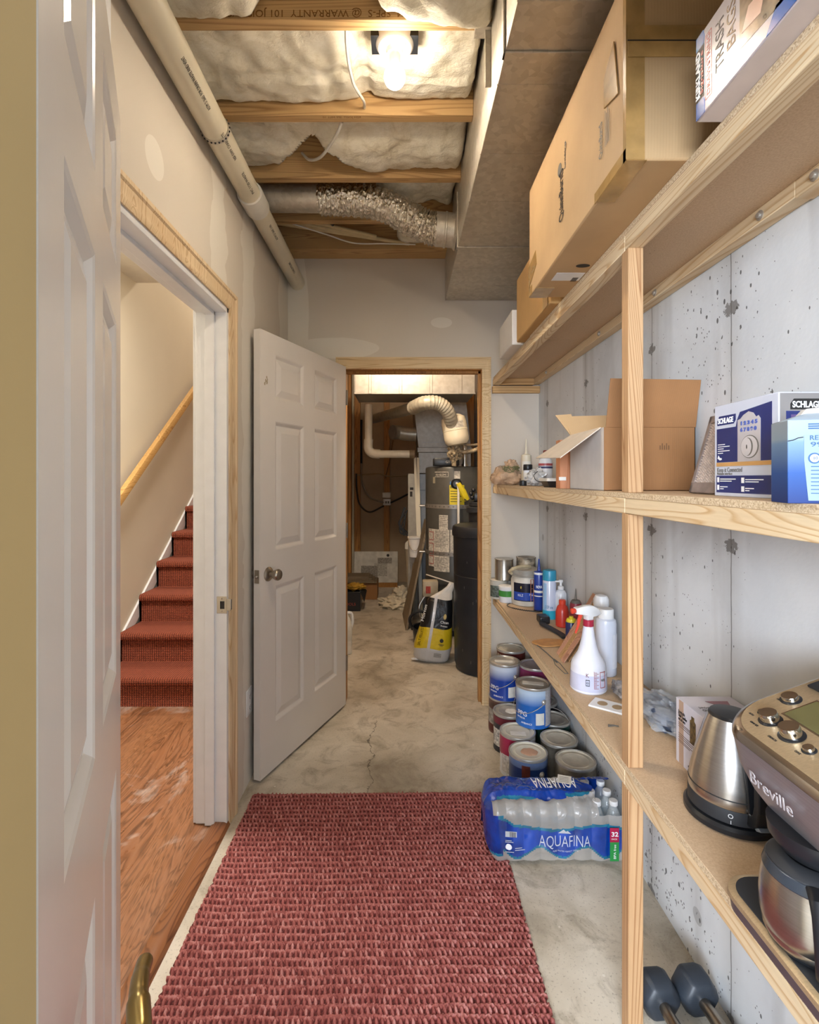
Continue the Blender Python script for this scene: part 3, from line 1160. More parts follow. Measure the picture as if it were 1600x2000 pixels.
build('foil_sleeve', mb, FOIL, t, angle=25)
mb = MB()
Mx = Matrix.Translation((0.165, 2.48, 2.578)) @ Matrix.Rotation(R(94), 4, 'Y')
mb.lathe([(0.076, 0), (0.078, 0.002), (0.078, 0.04), (0.082, 0.042), (0.082, 0.05), (0.078, 0.052), (0.078, 0.085), (0.09, 0.095), (0.09, 0.0975)], 36, M=Mx)
build('takeoff_collar', mb, GALV, t)

# ------------------------------------------------------------------ doors
def panel_door(name, w, h, th, mat, loc, ang, label):
    """leaf in local x (0 hinge .. w latch), y (-th .. 0), z; six raised panels on both faces"""
    mb = MB()
    st = 0.115 * w / 0.84
    mid = 0.105 * w / 0.84
    pw = (w - 2 * st - mid) / 2
    xs = [0, st, st + pw, st + pw + mid, w - st, w]
    zs = [0, 0.215, 0.855, 1.02, 1.625, 1.725, 1.94, h]
    for side in (0, 1):
        y = 0.0 if side == 0 else -th
        s = -1 if side == 0 else 1     # inward
        for i in range(5):
            for j in range(7):
                x0, x1, a, b = xs[i], xs[i + 1], zs[j], zs[j + 1]
                if i in (1, 3) and j in (1, 3, 5):
                    offs = [(0, 0), (0.006, 0.002), (0.018, 0.010), (0.022, 0.010), (0.052, 0.0025), (0.054, 0.0025)]
                    rings = [[Vector((x0 + o, y + s * d, a + o)), Vector((x1 - o, y + s * d, a + o)), Vector((x1 - o, y + s * d, b - o)), Vector((x0 + o, y + s * d, b - o))] for o, d in offs]
                    mb.loft(rings, False)
                    vs = [mb.bm.verts.new(p) for p in rings[-1]]
                    mb._quad(vs)
                else:
                    mb._quad([mb.bm.verts.new(p) for p in ((x0, y, a), (x1, y, a), (x1, y, b), (x0, y, b))])
    # edges
    for P in (((0, 0, 0), (0, -th, 0), (0, -th, h), (0, 0, h)), ((w, 0, 0), (w, -th, 0), (w, -th, h), (w, 0, h)),
              ((0, 0, 0), (w, 0, 0), (w, -th, 0), (0, -th, 0)), ((0, 0, h), (w, 0, h), (w, -th, h), (0, -th, h))):
        mb._quad([mb.bm.verts.new(p) for p in P])
    bmesh.ops.remove_doubles(mb.bm, verts=mb.bm.verts, dist=1e-5)
    o = build(name, mb, mat, None, angle=12)
    o.location = loc
    o.rotation_euler = (0, 0, ang)
    return tag(o, label, None, None, 'structure')


HX, HY = -0.337, 3.083
LX, LY = -0.637, 2.29
ang2 = math.atan2(LY - HY, LX - HX)
d2 = panel_door('door_2', 0.842, 2.03, 0.035, WHITED, (HX, HY, 0.014), ang2, 'white six panel door standing open at the utility room doorway')
for s in (1, -1):
    mb = MB()
    M = Matrix.Translation((0.782, 0 if s > 0 else -0.035, 0.918)) @ Matrix.Rotation(R(-90 * s), 4, 'X')
    mb.lathe([(0.033, 0), (0.033, 0.004), (0.028, 0.009), (0.012, 0.012), (0.011, 0.030), (0.020, 0.034), (0.026, 0.045), (0.0265, 0.055), (0.022, 0.062), (0.010, 0.064)], 32, M=M)
    k = build('door_knob', mb, NICKEL, d2)
mb = MB(); mb.box((0.842, -0.030, 0.885), (0.8435, -0.006, 0.945)); mb.lathe([(0.008, 0), (0.008, 0.008), (0.004, 0.012)], 12, M=Matrix.Translation((0.843, -0.018, 0.916)) @ Matrix.Rotation(R(90), 4, 'Y'))
build('latch', mb, NICKEL, d2)
mb = MB()
rr = random.Random(3)
for k in range(7):
    mb.sphere((0.80 + rr.uniform(-0.012, 0.012), 0.0002, 1.79 + rr.uniform(-0.03, 0.03)), rr.uniform(0.003, 0.007), seg=8, rings=4, sc=(1, 0.12, 1.4))
build('paint_chip', mb, simple('chip', '#ab9c84', 0.7), d2)['kind'] = 'stuff'
for z in (0.2, 1.0, 1.8):
    mb = MB(); mb.tube([(-0.006, 0.004, z), (-0.006, 0.004, z + 0.09)], 0.006, 10); build('hinge', mb, NICKEL, d2)

H0 = Vector((-0.532, 0.968, 0)); L0 = Vector((-0.240, 0.338, 0))
ang0 = math.atan2(L0.y - H0.y, L0.x - H0.x)
w0 = (L0 - H0).length
d0 = panel_door('door_1', w0, 2.03, 0.035, WHITEP, (H0.x, H0.y, 0.014), ang0, 'glossy white six panel door open at the left edge, close to the viewer')
# lever
mb = MB(); M = Matrix.Translation((w0 - 0.06, 0, 0.878)) @ Matrix.Rotation(R(-90), 4, 'X')
mb.lathe([(0.032, 0), (0.032, 0.005), (0.026, 0.010), (0.011, 0.014), (0.010, 0.045)], 32, M=M)
mb.tube(bez([(w0 - 0.06, 0.040, 0.878), (w0 - 0.065, 0.052, 0.878), (w0 - 0.085, 0.056, 0.880), (w0 - 0.115, 0.054, 0.884), (w0 - 0.145, 0.055, 0.878), (w0 - 0.168, 0.058, 0.872)], 8),
        [0.0095] * 8 + [0.0105] * 8 + [0.010] * 8 + [0.0085] * 8 + [0.0078] * 8 + [0.0065], 16)
build('door_lever', mb, BRASS, d0)
mb = MB(); mb.box((w0, -0.03, 0.85), (w0 + 0.001, -0.006, 0.91)); build('latch', mb, BRASS, d0)

# strike plate, outlet
mb = MB(); mb.box((-0.728, 2.0135, 0.79), (-0.688, 2.0155, 0.857)); mb.box((-0.690, 2.0135, 0.80), (-0.6735, 2.0155, 0.847)); mb.box((-0.6745, 2.0135, 0.803), (-0.6725, 2.028, 0.844))
t = thing('strike_plate', 'steel strike plate on the white jamb of the stair doorway', 'strike plate', (0, 0, 0.05))
build('plate', mb, CHROME, t, bevel=0.0006)
mb = MB(); mb.box((-0.715, 2.0128, 0.808), (-0.698, 2.0136, 0.838)); build('latch_hole', mb, INK, t)
mb = MB()
for z in (0.799, 0.848): mb.sphere((-0.708, 2.0134, z), 0.003, seg=8, rings=4, sc=(1, 0.3, 1))
build('screw', mb, NICKEL, t)
t = thing('wall_outlet', 'white duplex outlet low on the left wall in front of the open door', 'outlet', (-0.69, 2.30, 0.37))
mb = MB(); mb.box((0, -0.036, -0.058), (0.006, 0.036, 0.058)); build('cover_plate', mb, WHITE, t, bevel=0.002)
for z in (-0.024, 0.024):
    mb = MB(); mb.box((0.005, -0.017, z - 0.016), (0.008, 0.017, z + 0.016)); s = build('socket', mb, WHITE, t, bevel=0.001)
    mb = MB(); mb.box((0.008, -0.009, z - 0.006), (0.0083, -0.006, z + 0.008)); mb.box((0.008, 0.006, z - 0.006), (0.0083, 0.009, z + 0.008)); mb.sphere((0.008, 0, z - 0.010), 0.003, seg=8, rings=4, sc=(0.2, 1, 1))
    build('slot', mb, INK, s)

# ------------------------------------------------------------------ rug
def rug():
    x0, x1, y0, y1 = -0.642, 0.383, 0.30, 2.222
    st = 0.0023
    nx, ny = int((x1 - x0) / st), int((y1 - y0) / st)
    X, Y = np.meshgrid(np.linspace(x0, x1, nx + 1), np.linspace(y0, y1, ny + 1), indexing='ij')
    cx, cy = 0.0152, 0.0262
    wob = 0.0016 * np.sin(X * 23 + 1.3) + 0.0012 * np.sin(X * 61 + Y * 7)
    wobx = 0.0014 * np.sin(Y * 31) + 0.001 * np.sin(Y * 77 + X * 9)
    Hh = np.zeros_like(X)
    T = np.zeros_like(X)
    for (ox, oy, sx, sy, hh, sl) in ((0, 0, 0.0047, 0.0100, 1.0, 0.22), (0.0, 0.5, 0.0040, 0.0046, 0.70, -0.6), (0.5, 0.5, 0.0044, 0.0052, 0.78, 0.5), (0.27, 0.36, 0.0030, 0.0035, 0.6, 0.9), (0.75, 0.64, 0.0030, 0.0038, 0.62, -0.9)):
        v = (Y + wob) / cy - oy
        rs_ = np.sin(np.round(v) * 12.9898) * 43758.5453
        rs_ = rs_ - np.floor(rs_)
        u = (X + wobx) / cx - ox - 0.7 * rs_ + 0.25 * np.sin(X * 11 + np.round(v) * 2.1)
        iu, iv = np.round(u), np.round(v)
        h1 = np.sin(iu * 127.1 + iv * 311.7 + ox * 17) * 43758.5453
        rr = h1 - np.floor(h1)
        h2 = np.sin(iu * 269.5 + iv * 183.3 + oy * 11) * 24634.6345
        r2 = h2 - np.floor(h2)
        dx = (u - iu) * cx + (r2 - 0.5) * 0.002
        dy = (v - iv) * cy + (rr - 0.5) * 0.002
        dx2 = dx + sl * dy
        q = (dx2 / sx) ** 2 + (dy / sy) ** 2
        b = np.sqrt(np.clip(1 - q, 0, 1)) * (hh * (0.85 + 0.3 * rr))
        m = b > Hh
        Hh = np.where(m, b, Hh)
        T = np.where(m, (0.42 + 0.42 * r2) * (0.8 + 0.3 * hh), T)
    Z = 0.003 + 0.0105 * Hh
    T = np.where(Hh < 0.25, 0.05, T)  # gaps between knots: dark dye, with their shade put into the tint
    # slightly ragged outline
    ex = np.minimum(X - x0, x1 - X)
    ey = np.minimum(Y - y0, y1 - Y)
    Xr = X + (X < x0 + 0.004) * 0.003 * np.sin(Y * 290) + (X > x1 - 0.004) * 0.003 * np.sin(Y * 290)
    Yr = Y + 0.006 * np.sin(X * 3.1 + 0.4) * (Y - y0) / (y1 - y0) + (Y > y1 - 0.004) * 0.003 * np.sin(X * 300)
    edge = (ex < 1e-6) | (ey < 1e-6)
    Z = np.where(edge, 0.0005, Z)
    V = np.stack([Xr, Yr, Z], -1).reshape(-1, 3)
    idx = np.arange((nx + 1) * (ny + 1)).reshape(nx + 1, ny + 1)
    F = np.stack([idx[:-1, :-1], idx[1:, :-1], idx[1:, 1:], idx[:-1, 1:]], -1).reshape(-1, 4)
    me = bpy.data.meshes.new('woven_rug')
    me.vertices.add(len(V)); me.vertices.foreach_set('co', V.astype(np.float32).ravel())
    me.loops.add(F.size); me.loops.foreach_set('vertex_index', F.astype(np.int32).ravel())
    me.polygons.add(len(F)); me.polygons.foreach_set('loop_start', (np.arange(len(F)) * 4).astype(np.int32))
    me.update(calc_edges=True)
    me.validate()
    at = me.attributes.new('tint', 'FLOAT', 'POINT')
    at.data.foreach_set('value', T.astype(np.float32).ravel())
    me.materials.append(RUG)
    me.shade_smooth()
    o = bpy.data.objects.new('woven_rug', me)
    COL.objects.link(o)
    tag(o, 'chunky woven dark red rug laid on the concrete down the middle of the hall', 'rug')
rug()

# ------------------------------------------------------------------ shelving
XS, XW = 0.55, 0.829
ZL, ZM, ZT = 0.667, 1.336, 1.984
su = thing('shelving_unit', 'raw timber shelving with three long particle board shelves along the concrete wall', 'shelves', (XS, 1.24, 0))
OFF = Vector((-XS, -1.24, 0))
def sp(name, mb, mat, **kw):
    o = build(name, mb, mat, su, **kw)
    o.location = OFF
    return o
Y0, Y1 = 0.30, 3.098
for z, th in ((ZL, 0.016), (ZM, 0.014), (ZT, 0.014)):
    ys = {ZL: (Y0, 2.12, Y1), ZM: (Y0, 1.80, Y1), ZT: (Y0, 2.2, Y1)}[z]
    for k in range(2):
        mb = MB(); mb.box((XS + (0.0 if k == 0 else 0.003), ys[k] + 0.001, z - th), (XW, ys[k + 1] - 0.001, z - (0.0 if k == 0 else 0.0012)))
        sp('shelf_board', mb, PART, bevel=0.0012)
    # front rails in two lengths and a back ledger
    zb = z - th - 0.038
    for a, b in ((Y0, 1.262), (1.264, Y1)):
        mb = MB(); mb.box((XS, a, zb), (XS + 0.038, b, z - th)); sp('front_rail', mb, FIRY, bevel=0.002)
    for a, b in ((Y0, 1.03), (1.03, Y1)):
        mb = MB(); mb.box((XW - 0.038, a, zb + (0.0 if a < 1 else 0.004)), (XW, b, z - th)); sp('back_ledger', mb, FIRY, bevel=0.002)
    mb = MB(); mb.box((XS + 0.038, Y1 - 0.038, zb), (XW - 0.038, Y1, z - th)); sp('end_cleat', mb, FIRX, bevel=0.002)
    if z == ZT:
        for y in (0.98, 1.13, 2.05, 2.8, 0.5, 1.6):
            mb = MB(); mb.lathe([(0.011, 0), (0.011, 0.0015), (0.006, 0.0025), (0.006, 0.007), (0.003, 0.008)], 16, M=Matrix.Translation((XW - 0.038, y, zb + 0.019)) @ Matrix.Rotation(R(-90), 4, 'Y'))
            sp('lag_bolt', mb, TIN)
# extra cleat under the top shelf against the far wall
mb = MB(); mb.box((XS - 0.005, Y1 - 0.03, 1.885), (XW, Y1, 1.926)); sp('end_cleat', mb, FIRX, bevel=0.002)
for a, b in ((0, ZL - 0.054), (ZL, ZM - 0.052), (ZM, ZT - 0.052)):
    mb = MB(); mb.box((XS, 1.243, a), (XS + 0.037, 1.281, b)); sp('post', mb, FIRZ, bevel=0.002)

# ------------------------------------------------------------------ boxes on the top shelf
def carton(name, label, cat, x0, x1, y0, y1, z0, z1, mat, rz=0.0, group=None, bulge=0.0, part='carton', bev=0.004):
    t = thing(name, label, cat, ((x0 + x1) / 2, (y0 + y1) / 2, z0), rz, group)
    hx, hy, h = (x1 - x0) / 2, (y1 - y0) / 2, z1 - z0
    mb = MB()
    n = 10 if bulge else 1

    def b(i, j):
        return bulge * math.sin(PI * i / n) * math.sin(PI * j / n) if bulge else 0.0
    g = lambda i, a: -a + 2 * a * i / n
    for f in ((lambda i, j: Vector((-hx - b(i, j), g(i, hy), h * j / n))), (lambda i, j: Vector((hx, g(i, hy), h * j / n))),
              (lambda i, j: Vector((g(i, hx), -hy - b(i, j), h * j / n))), (lambda i, j: Vector((g(i, hx), hy, h * j / n))),
              (lambda i, j: Vector((g(i, hx), g(j, hy), 0))), (lambda i, j: Vector((g(i, hx), g(j, hy), h + b(i, j))))):
        mb.grid(f, n, n)
    bmesh.ops.remove_doubles(mb.bm, verts=mb.bm.verts, dist=1e-5)
    build(part, mb, mat, t, bevel=bev)
    return t, hx, hy, h


def decal(parent, name, o, r, u, shapes, mat, lift=0.0005, **kw):
    """flat prints: shapes are (x0,y0,x1,y1) rectangles or lists of points, in the face's own axes"""
    r = Vector(r).normalized(); u = Vector(u).normalized(); n = r.cross(u); o = Vector(o)
    mb = MB()
    for s in shapes:
        if not isinstance(s, list):
            s = [(s[0], s[1]), (s[2], s[1]), (s[2], s[3]), (s[0], s[3])]
        mb.loft([[o + r * a + u * b + n * (lift - 0.0004) for a, b in s], [o + r * a + u * b + n * lift for a, b in s]])
    return build(name, mb, mat, parent, smooth=False, **kw)


def circ(cx, cy, rx, ry=None, n=24, a0=0, a1=360):
    ry = ry or rx
    return [(cx + rx * math.cos(R(a0 + (a1 - a0) * k / n)), cy + ry * math.sin(R(a0 + (a1 - a0) * k / n))) for k in range(n)]


t, hx, hy, h = carton('cardboard_box', 'huge long cardboard box with brown tape on its edges, overhanging the top shelf', 'box', 0.432, 0.812, 0.985, 1.735, ZT, 2.345, CARD, 0, None, 0.003)
mb = MB(); mb.box((-hx - 0.0012, -hy - 0.0012, 0.0), (-hx + 0.035, -hy, h)); build('packing_tape', mb, TAPE, t)
mb = MB(); mb.box((-hx - 0.0012, -hy, 0.0), (-hx, -hy + 0.012, h)); build('packing_tape', mb, TAPE, t)
mb = MB(); mb.box((-hx + 0.001, -hy - 0.0045, 0.195), (hx, -hy - 0.003, 0.255)); build('packing_tape', mb, TAPE, t)
mb = MB(); mb.box((-hx - 0.0012, -hy, 0.0), (-hx, -hy + 0.16, 0.022)); build('packing_tape', mb, TAPE, t)
mb = MB(); mb.box((-hx, -hy, -0.0012), (-hx + 0.04, -hy + 0.15, 0)); build('packing_tape', mb, TAPE, t)
mb = MB(); mb.prism([(-hy + 0.03, 0.15), (-hy + 0.10, 0.17), (-hy + 0.10, 0.23), (-hy + 0.05, 0.27)], 'x', -hx - 0.0042, -hx - 0.002); build('packing_tape', mb, TAPE, t)
mb = MB(); mb.prism([(hy - 0.10, 0.075), (hy - 0.002, 0.03), (hy - 0.002, 0.10), (hy - 0.09, 0.12)], 'x', -hx - 0.0025, -hx); build('packing_tape', mb, TAPE, t)
mb = MB(); mb.box((-hx - 0.0012, hy - 0.04, 0.0), (-hx, hy, 0.03)); build('packing_tape', mb, TAPE, t)
mb = MB(); mb.box((-hx, hy - 0.09, -0.0012), (-hx + 0.06, hy, 0)); build('packing_tape', mb, TAPE, t)
mb = MB(); mb.box((-hx, -hy - 0.0052, 0.2245), (hx, -hy - 0.0044, 0.2265)); build('flap_seam', mb, INK, t)
UP, FARY = (0, 0, 1), (0, 1, 0)
xf = -hx - 0.0034
text('QuinnBurnS', 0.052, INK, t, (xf, 1.36 - 1.36, 0.078), UP, FARY, fit=0.135)
text('furnishings', 0.018, INKG, t, (xf, -0.022, 0.20), UP, FARY, fit=0.07)
decal(t, 'oval_mark', (xf, 0.03, 0.225), UP, FARY, [circ(0, 0, 0.016, 0.016)], INKG)
text('QuinnBurnS', 0.026, INKG, t, (xf, -0.265, 0.076), UP, FARY, fit=0.075)
decal(t, 'printed_lines', (xf, -0.275, 0.085), UP, FARY, [(0, -0.008 - k * 0.006, 0.075 - 0.008 * (k % 2), -0.0065 - k * 0.006) for k in range(4)], INKG)
decal(t, 'shipping_label', (-hx + 0.03, hy - 0.15, -0.0005), (1, 0, 0), (0, -1, 0), [(0, 0, 0.085, 0.06)], WHITE)
decal(t, 'barcode', (-hx + 0.09, hy - 0.145, -0.0009), (1, 0, 0), (0, -1, 0), [(k * 0.003, 0, k * 0.003 + 0.0018, 0.03) for k in range(6)], INK)
decal(t, 'bottom_mark', (-hx + 0.09, hy - 0.26, -0.0005), (1, 0, 0), (0, -1, 0), [circ(0, 0, 0.02, 0.012)], INK)

t, hx, hy, h = carton('cardboard_box', 'tan cardboard box on the top shelf between the huge box and the far wall', 'box', 0.518, 0.80, 1.79, 2.31, ZT, 2.265, CARDG, 0, None, 0.003)
decal(t, 'packing_tape', (-hx - 0.003, -hy + 0.02, 0.0), (0, -1, 0), UP, [(-0.06, 0.0, 0.0, 0.05)], TAPE)
t, hx, hy, h = carton('white_box', 'plain white box at the far end of the top shelf', 'box', 0.505, 0.78, 2.345, 2.64, ZT, 2.145, simple('white_carton', '#d4cfca', 0.5, var=0.02), 0, None, 0.002)

# trash bag box
LAV = simple('lavender_grey_print', '#cdc6cb', 0.16, var=0.03, coat=0.8)
BLUEP = simple('blue_print', '#1f5fae', 0.2, var=0.05, coat=0.6)
REDP = simple('red_print', '#a2473f', 0.4, var=0)
t, hx, hy, h = carton('trash_bag_box', 'glossy drawstring trash bag box with blue corners, front edge of the top shelf', 'box', 0.508, 0.66, 0.45, 0.884, ZT, 2.127, LAV, bev=0.003)
fx = -hx
far = hy
def K(*sh):   # face axes: first along z, second distance from the far end measured toward the viewer
    return [(a, -d, b, -c) for a, c, b, d in sh]
O = (fx, far, 0)
decal(t, 'black_band', O, UP, FARY, K((0.03, 0.001, 0.118, 0.024)), INK)
decal(t, 'blue_corner', O, UP, FARY, [[(0.001, -0.001), (0.001, -0.026), (0.021, -0.026), (0.03, -0.022), (0.03, -0.001)]], BLUEP)
decal(t, 'blue_corner', O, UP, FARY, [[(0.142, -0.001), (0.142, -0.022), (0.13, -0.026), (0.118, -0.022), (0.118, -0.001)]], BLUEP)
decal(t, 'blue_corner', O, UP, FARY, [[(0.001, -0.17), (0.028, -0.19), (0.028, -0.43), (0.001, -0.43)]], BLUEP)
text('KIRKLAND', 0.016, WHITEI, t, (fx - 0.0004, far - 0.0125, 0.034), UP, FARY, fit=0.080, bold=0.0006)
text('Signature', 0.011, REDP, t, (fx - 0.0004, far - 0.0215, 0.036), UP, FARY, fit=0.072)
text('DRAWSTRING', 0.013, REDP, t, (fx, far - 0.041, 0.022), UP, FARY, fit=0.100)
decal(t, 'red_outline', O, UP, FARY, K((0.018, 0.028, 0.126, 0.029), (0.018, 0.044, 0.126, 0.045), (0.018, 0.028, 0.019, 0.045), (0.125, 0.028, 0.126, 0.045)), REDP)
text('TRASH', 0.030, simple('brown_ink', '#4b4039', 0.5), t, (fx, far - 0.076, 0.040), UP, FARY, fit=0.078)
text('BAGS', 0.030, simple('tan_ink', '#8b7158', 0.5), t, (fx, far - 0.105, 0.050), UP, FARY, fit=0.070)
PICT = simple('printed_photo', '#8e745a', 0.2, var=0.35, vs=26, coat=0.6)
decal(t, 'printed_picture', O, UP, FARY, [[(0.03, -0.115), (0.128, -0.115), (0.139, -0.13), (0.139, -0.33), (0.03, -0.30), (0.022, -0.2)]], PICT)
decal(t, 'printed_figure', O, UP, FARY, [[(0.05, -0.12), (0.078, -0.135), (0.075, -0.17), (0.045, -0.16)]], simple('peach', '#c99a80', 0.3), lift=0.0009)

# ------------------------------------------------------------------ middle shelf
NV = simple('navy_print', '#1c2a6b', 0.22, var=0.08, vs=8, coat=0.5)
SILV = simple('silver_carton', '#c3c8d6', 0.35, var=0.02)
GREYC = simple('grey_carton', '#837f7d', 0.4, var=0.03)
t, hx, hy, h = carton('lock_box', 'navy and silver door lock box on the middle shelf beside the blue and white carton', 'box', 0.628, 0.816, 0.853, 1.028, ZM, 1.515, SILV, bev=0.0015)
L = (-hx, hy, 0)         # left face, text runs toward the viewer
r, u = (0, -1, 0), UP
Wd = 2 * hy
decal(t, 'navy_panel', L, r, u, [(0.008, 0.066, 0.066, 0.132), [(0.066, 0.066), (0.160, 0.066), (0.160, 0.166), (0.078, 0.158), (0.070, 0.145), (0.066, 0.132)]], NV)
decal(t, 'navy_panel', L, r, u, [(0.007, 0.007, 0.158, 0.040)], NV)
decal(t, 'orange_stripe', L, r, u, [(0.007, 0.058, 0.160, 0.0655)], simple('orange_print', '#c99a5e', 0.3, var=0.05), lift=0.0007)
decal(t, 'lock_picture', L, r, u, [[(0.072, 0.0655), (0.133, 0.0655), (0.133, 0.140), (0.128, 0.146), (0.122, 0.144), (0.115, 0.152), (0.102, 0.156), (0.088, 0.151), (0.080, 0.145), (0.072, 0.143)]], simple('lock_grey', '#b9b4b6', 0.3, var=0.05), lift=0.0010)
decal(t, 'lock_outline', L, r, u, [circ(0.105, 0.092, 0.024, 0.021)], INKG, lift=0.0013)  # printed grey ring behind the dial
decal(t, 'lock_dial', L, r, u, [circ(0.104, 0.092, 0.022, 0.0195)], simple('lock_light', '#c8c3c4', 0.3, var=0.04), lift=0.0016)
decal(t, 'lock_outline', L, r, u, [circ(0.101, 0.092, 0.0135, 0.0165)], INKG, lift=0.0019)
decal(t, 'lock_dial', L, r, u, [circ(0.099, 0.092, 0.012, 0.016)], simple('lock_light', '#c8c3c4', 0.3), lift=0.0022)
decal(t, 'keyhole', L, r, u, [circ(0.099, 0.092, 0.0012, 0.004)], INK, lift=0.0025)
for row, zz in ((0, 0.133), (1, 0.121)):
    text(('1 2 3 4 5', '6 7 8 9 0')[row], 0.009, simple('key_blue', '#4d63b0', 0.4, var=0), t, (L[0] - 0.0009, L[1] - 0.080, zz), r, u, fit=0.044, bold=0.0006)
def schlage(o, r, u, w, mat1, mat2):
    o = Vector(o)
    decal(t, 'logo_plate', o, r, u, [[(-0.003, -0.0035), (w - 0.003, -0.0035), (w + 0.003, 0.003), (w + 0.003, 0.0145), (0.003, 0.0145), (-0.003, 0.006)]], mat2, lift=0.0007)
    text('SCHLAGE', 0.0145, mat1, t, o + Vector(r).cross(Vector(u)) * 0.0006, r, u, fit=w - 0.004, bold=0.0004)
schlage((L[0], L[1] - 0.013, 0.142), r, u, 0.050, WHITEI, NV)
text('Keep it Connected', 0.0125, INKG, t, (L[0], L[1] - 0.009, 0.047), r, u, fit=0.074)
text('Platinum interface', 0.007, INKG, t, (L[0], L[1] - 0.009, 0.0415), r, u, fit=0.046)
sh = []
for cx, cz, w in ((0.010, 0.028, 0.006), (0.010, 0.013, 0.006), (0.082, 0.027, 0.008), (0.082, 0.011, 0.008)):
    sh.append((cx, cz - 0.001, cx + w, cz + 0.009))
    for k in range(2):
        sh.append((cx + w + 0.003, cz + 0.0045 - k * 0.004, cx + w + (0.050 if cz > 0.02 else 0.026) - k * 0.012, cz + 0.0062 - k * 0.004))
for k, w in enumerate((0.022, 0.036, 0.018, 0.036, 0.016)):
    sh.append((0.012, 0.100 - k * 0.0042, 0.012 + w, 0.1014 - k * 0.0042))
sh.append([(0.011, 0.074), (0.018, 0.070), (0.024, 0.071), (0.024, 0.074), (0.018, 0.075), (0.014, 0.080)])
for q in (sh[:6], sh[6:12], sh[12:-1], sh[-1:]):
    decal(t, 'printed_lines' if len(q) > 1 else 'wave_mark', L, r, u, q, WHITEI, lift=0.0008)
Fo = (-hx, -hy, 0)
decal(t, 'grey_face', Fo, (1, 0, 0), UP, [(0.002, 0.002, 2 * hx - 0.002, h - 0.002)], GREYC, lift=0.0004)
decal(t, 'navy_panel', Fo, (1, 0, 0), UP, [(0.012, 0.064, 0.17, 0.147), (0.012, 0.007, 0.17, 0.038)], NV, lift=0.0008)
decal(t, 'purple_panel', Fo, (1, 0, 0), UP, [(0.020, 0.070, 0.16, 0.141)], simple('plum_print', '#5b4a78', 0.3), lift=0.0011)
schlage((Fo[0] + 0.022, Fo[1] - 0.0003, 0.153), (1, 0, 0), UP, 0.052, WHITEI, INK)
for k, s in enumerate(('Easy to', 'code and', 'Auto lock')):
    text(s, 0.010, INK, t, (Fo[0] + 0.016, Fo[1] - 0.0006, 0.054 - k * 0.0085), (1, 0, 0), UP)
decal(t, 'printed_lines', Fo, (1, 0, 0), UP, [(0.018, 0.030, 0.06, 0.0315), (0.018, 0.027, 0.05, 0.028), (0.018, 0.020, 0.06, 0.0215)], WHITEI, lift=0.0011)

# blue and white filter carton with a torn gabled top
def m_bluegrad():
    t = NT('blue_wave_print')
    z = t.xyz(t.coords())[2]
    t.col(t.ramp(t.math('DIVIDE', z, 0.12), [(0.0, lin('#0f2f70')), (0.35, lin('#234f94')), (0.70, lin('#6d8cb0')), (0.75, lin('#8c9fb0')), (1, lin('#98a5b0'))]))
    t.rough(0.6)
    return t.m
BG = m_bluegrad()
t = thing('filter_carton', 'white carton with a blue water print and torn top, right end of the middle shelf', 'box', (0.533, 0.707, ZM), R(-16))
mb = MB()
mb.loft([[Vector(p) for p in ((0, 0, z), (0.14, 0, z), (0.14, 0.055, z), (0, 0.055, z))] for z in (0, 0.115)])
mb.loft([[Vector(p) for p in ((0, 0, 0.115), (0.14, 0, 0.115), (0.14, 0.055, 0.115), (0, 0.055, 0.115))], [Vector(p) for p in ((0.03, 0.02, 0.126), (0.13, 0.02, 0.130), (0.13, 0.035, 0.130), (0.03, 0.035, 0.126))]])
build('carton', mb, BG, t, bevel=0.001)
mb = MB(); mb.prism([(0.02, 0.120), (0.135, 0.130), (0.135, 0.139), (0.03, 0.132)], 'y', 0.018, 0.036); build('top_flap', mb, WHITE, t, bevel=0.001)
decal(t, 'label_panel', (0, 0, 0), (1, 0, 0), UP, [[(0.024, 0.004), (0.135, 0.004), (0.135, 0.10), (0.019, 0.094), (0.019, 0.06)]], simple('pale_blue', '#8a9fae', 0.6, var=0), lift=0.0006)
mb = MB(); mb.tube([(0.0, -0.0006, 0.086), (0.006, -0.0006, 0.087), (0.012, -0.0006, 0.090), (0.018, -0.0006, 0.091)], 0.0006, 6); build('tear', mb, INK, t)
blu = simple('text_blue', '#39618f', 0.6, var=0)
decal(t, 'printed_lines', (0, 0, 0), (1, 0, 0), UP, [(0.024, 0.108 - k * 0.003, 0.024 + w, 0.1095 - k * 0.003) for k, w in enumerate((0.05, 0.06, 0.04))], blu, lift=0.0010)
decal(t, 'printed_lines', (0, 0, 0), (1, 0, 0), UP, [(0.027, 0.050 - k * 0.0052, 0.027 + (0.03, 0.04, 0.025, 0.035, 0.03, 0.04, 0.02, 0.03)[k % 8], 0.0512 - k * 0.0052) for k in range(8)], blu, lift=0.0010)
decal(t, 'seal_ring', (0, 0, 0), (1, 0, 0), UP, [circ(0.031, 0.062, 0.0075)], blu, lift=0.0010)
decal(t, 'seal_ring', (0, 0, 0), (1, 0, 0), UP, [circ(0.031, 0.062, 0.0055)], WHITE, lift=0.0013)
text('10', 0.006, blu, t, (0.0285, -0.0014, 0.060), (1, 0, 0), UP)
text('REMOVES', 0.009, blu, t, (0.025, -0.0008, 0.087), (1, 0, 0), UP, fit=0.04)
text('99.9%', 0.009, blu, t, (0.026, -0.0008, 0.078), (1, 0, 0), UP, fit=0.034)

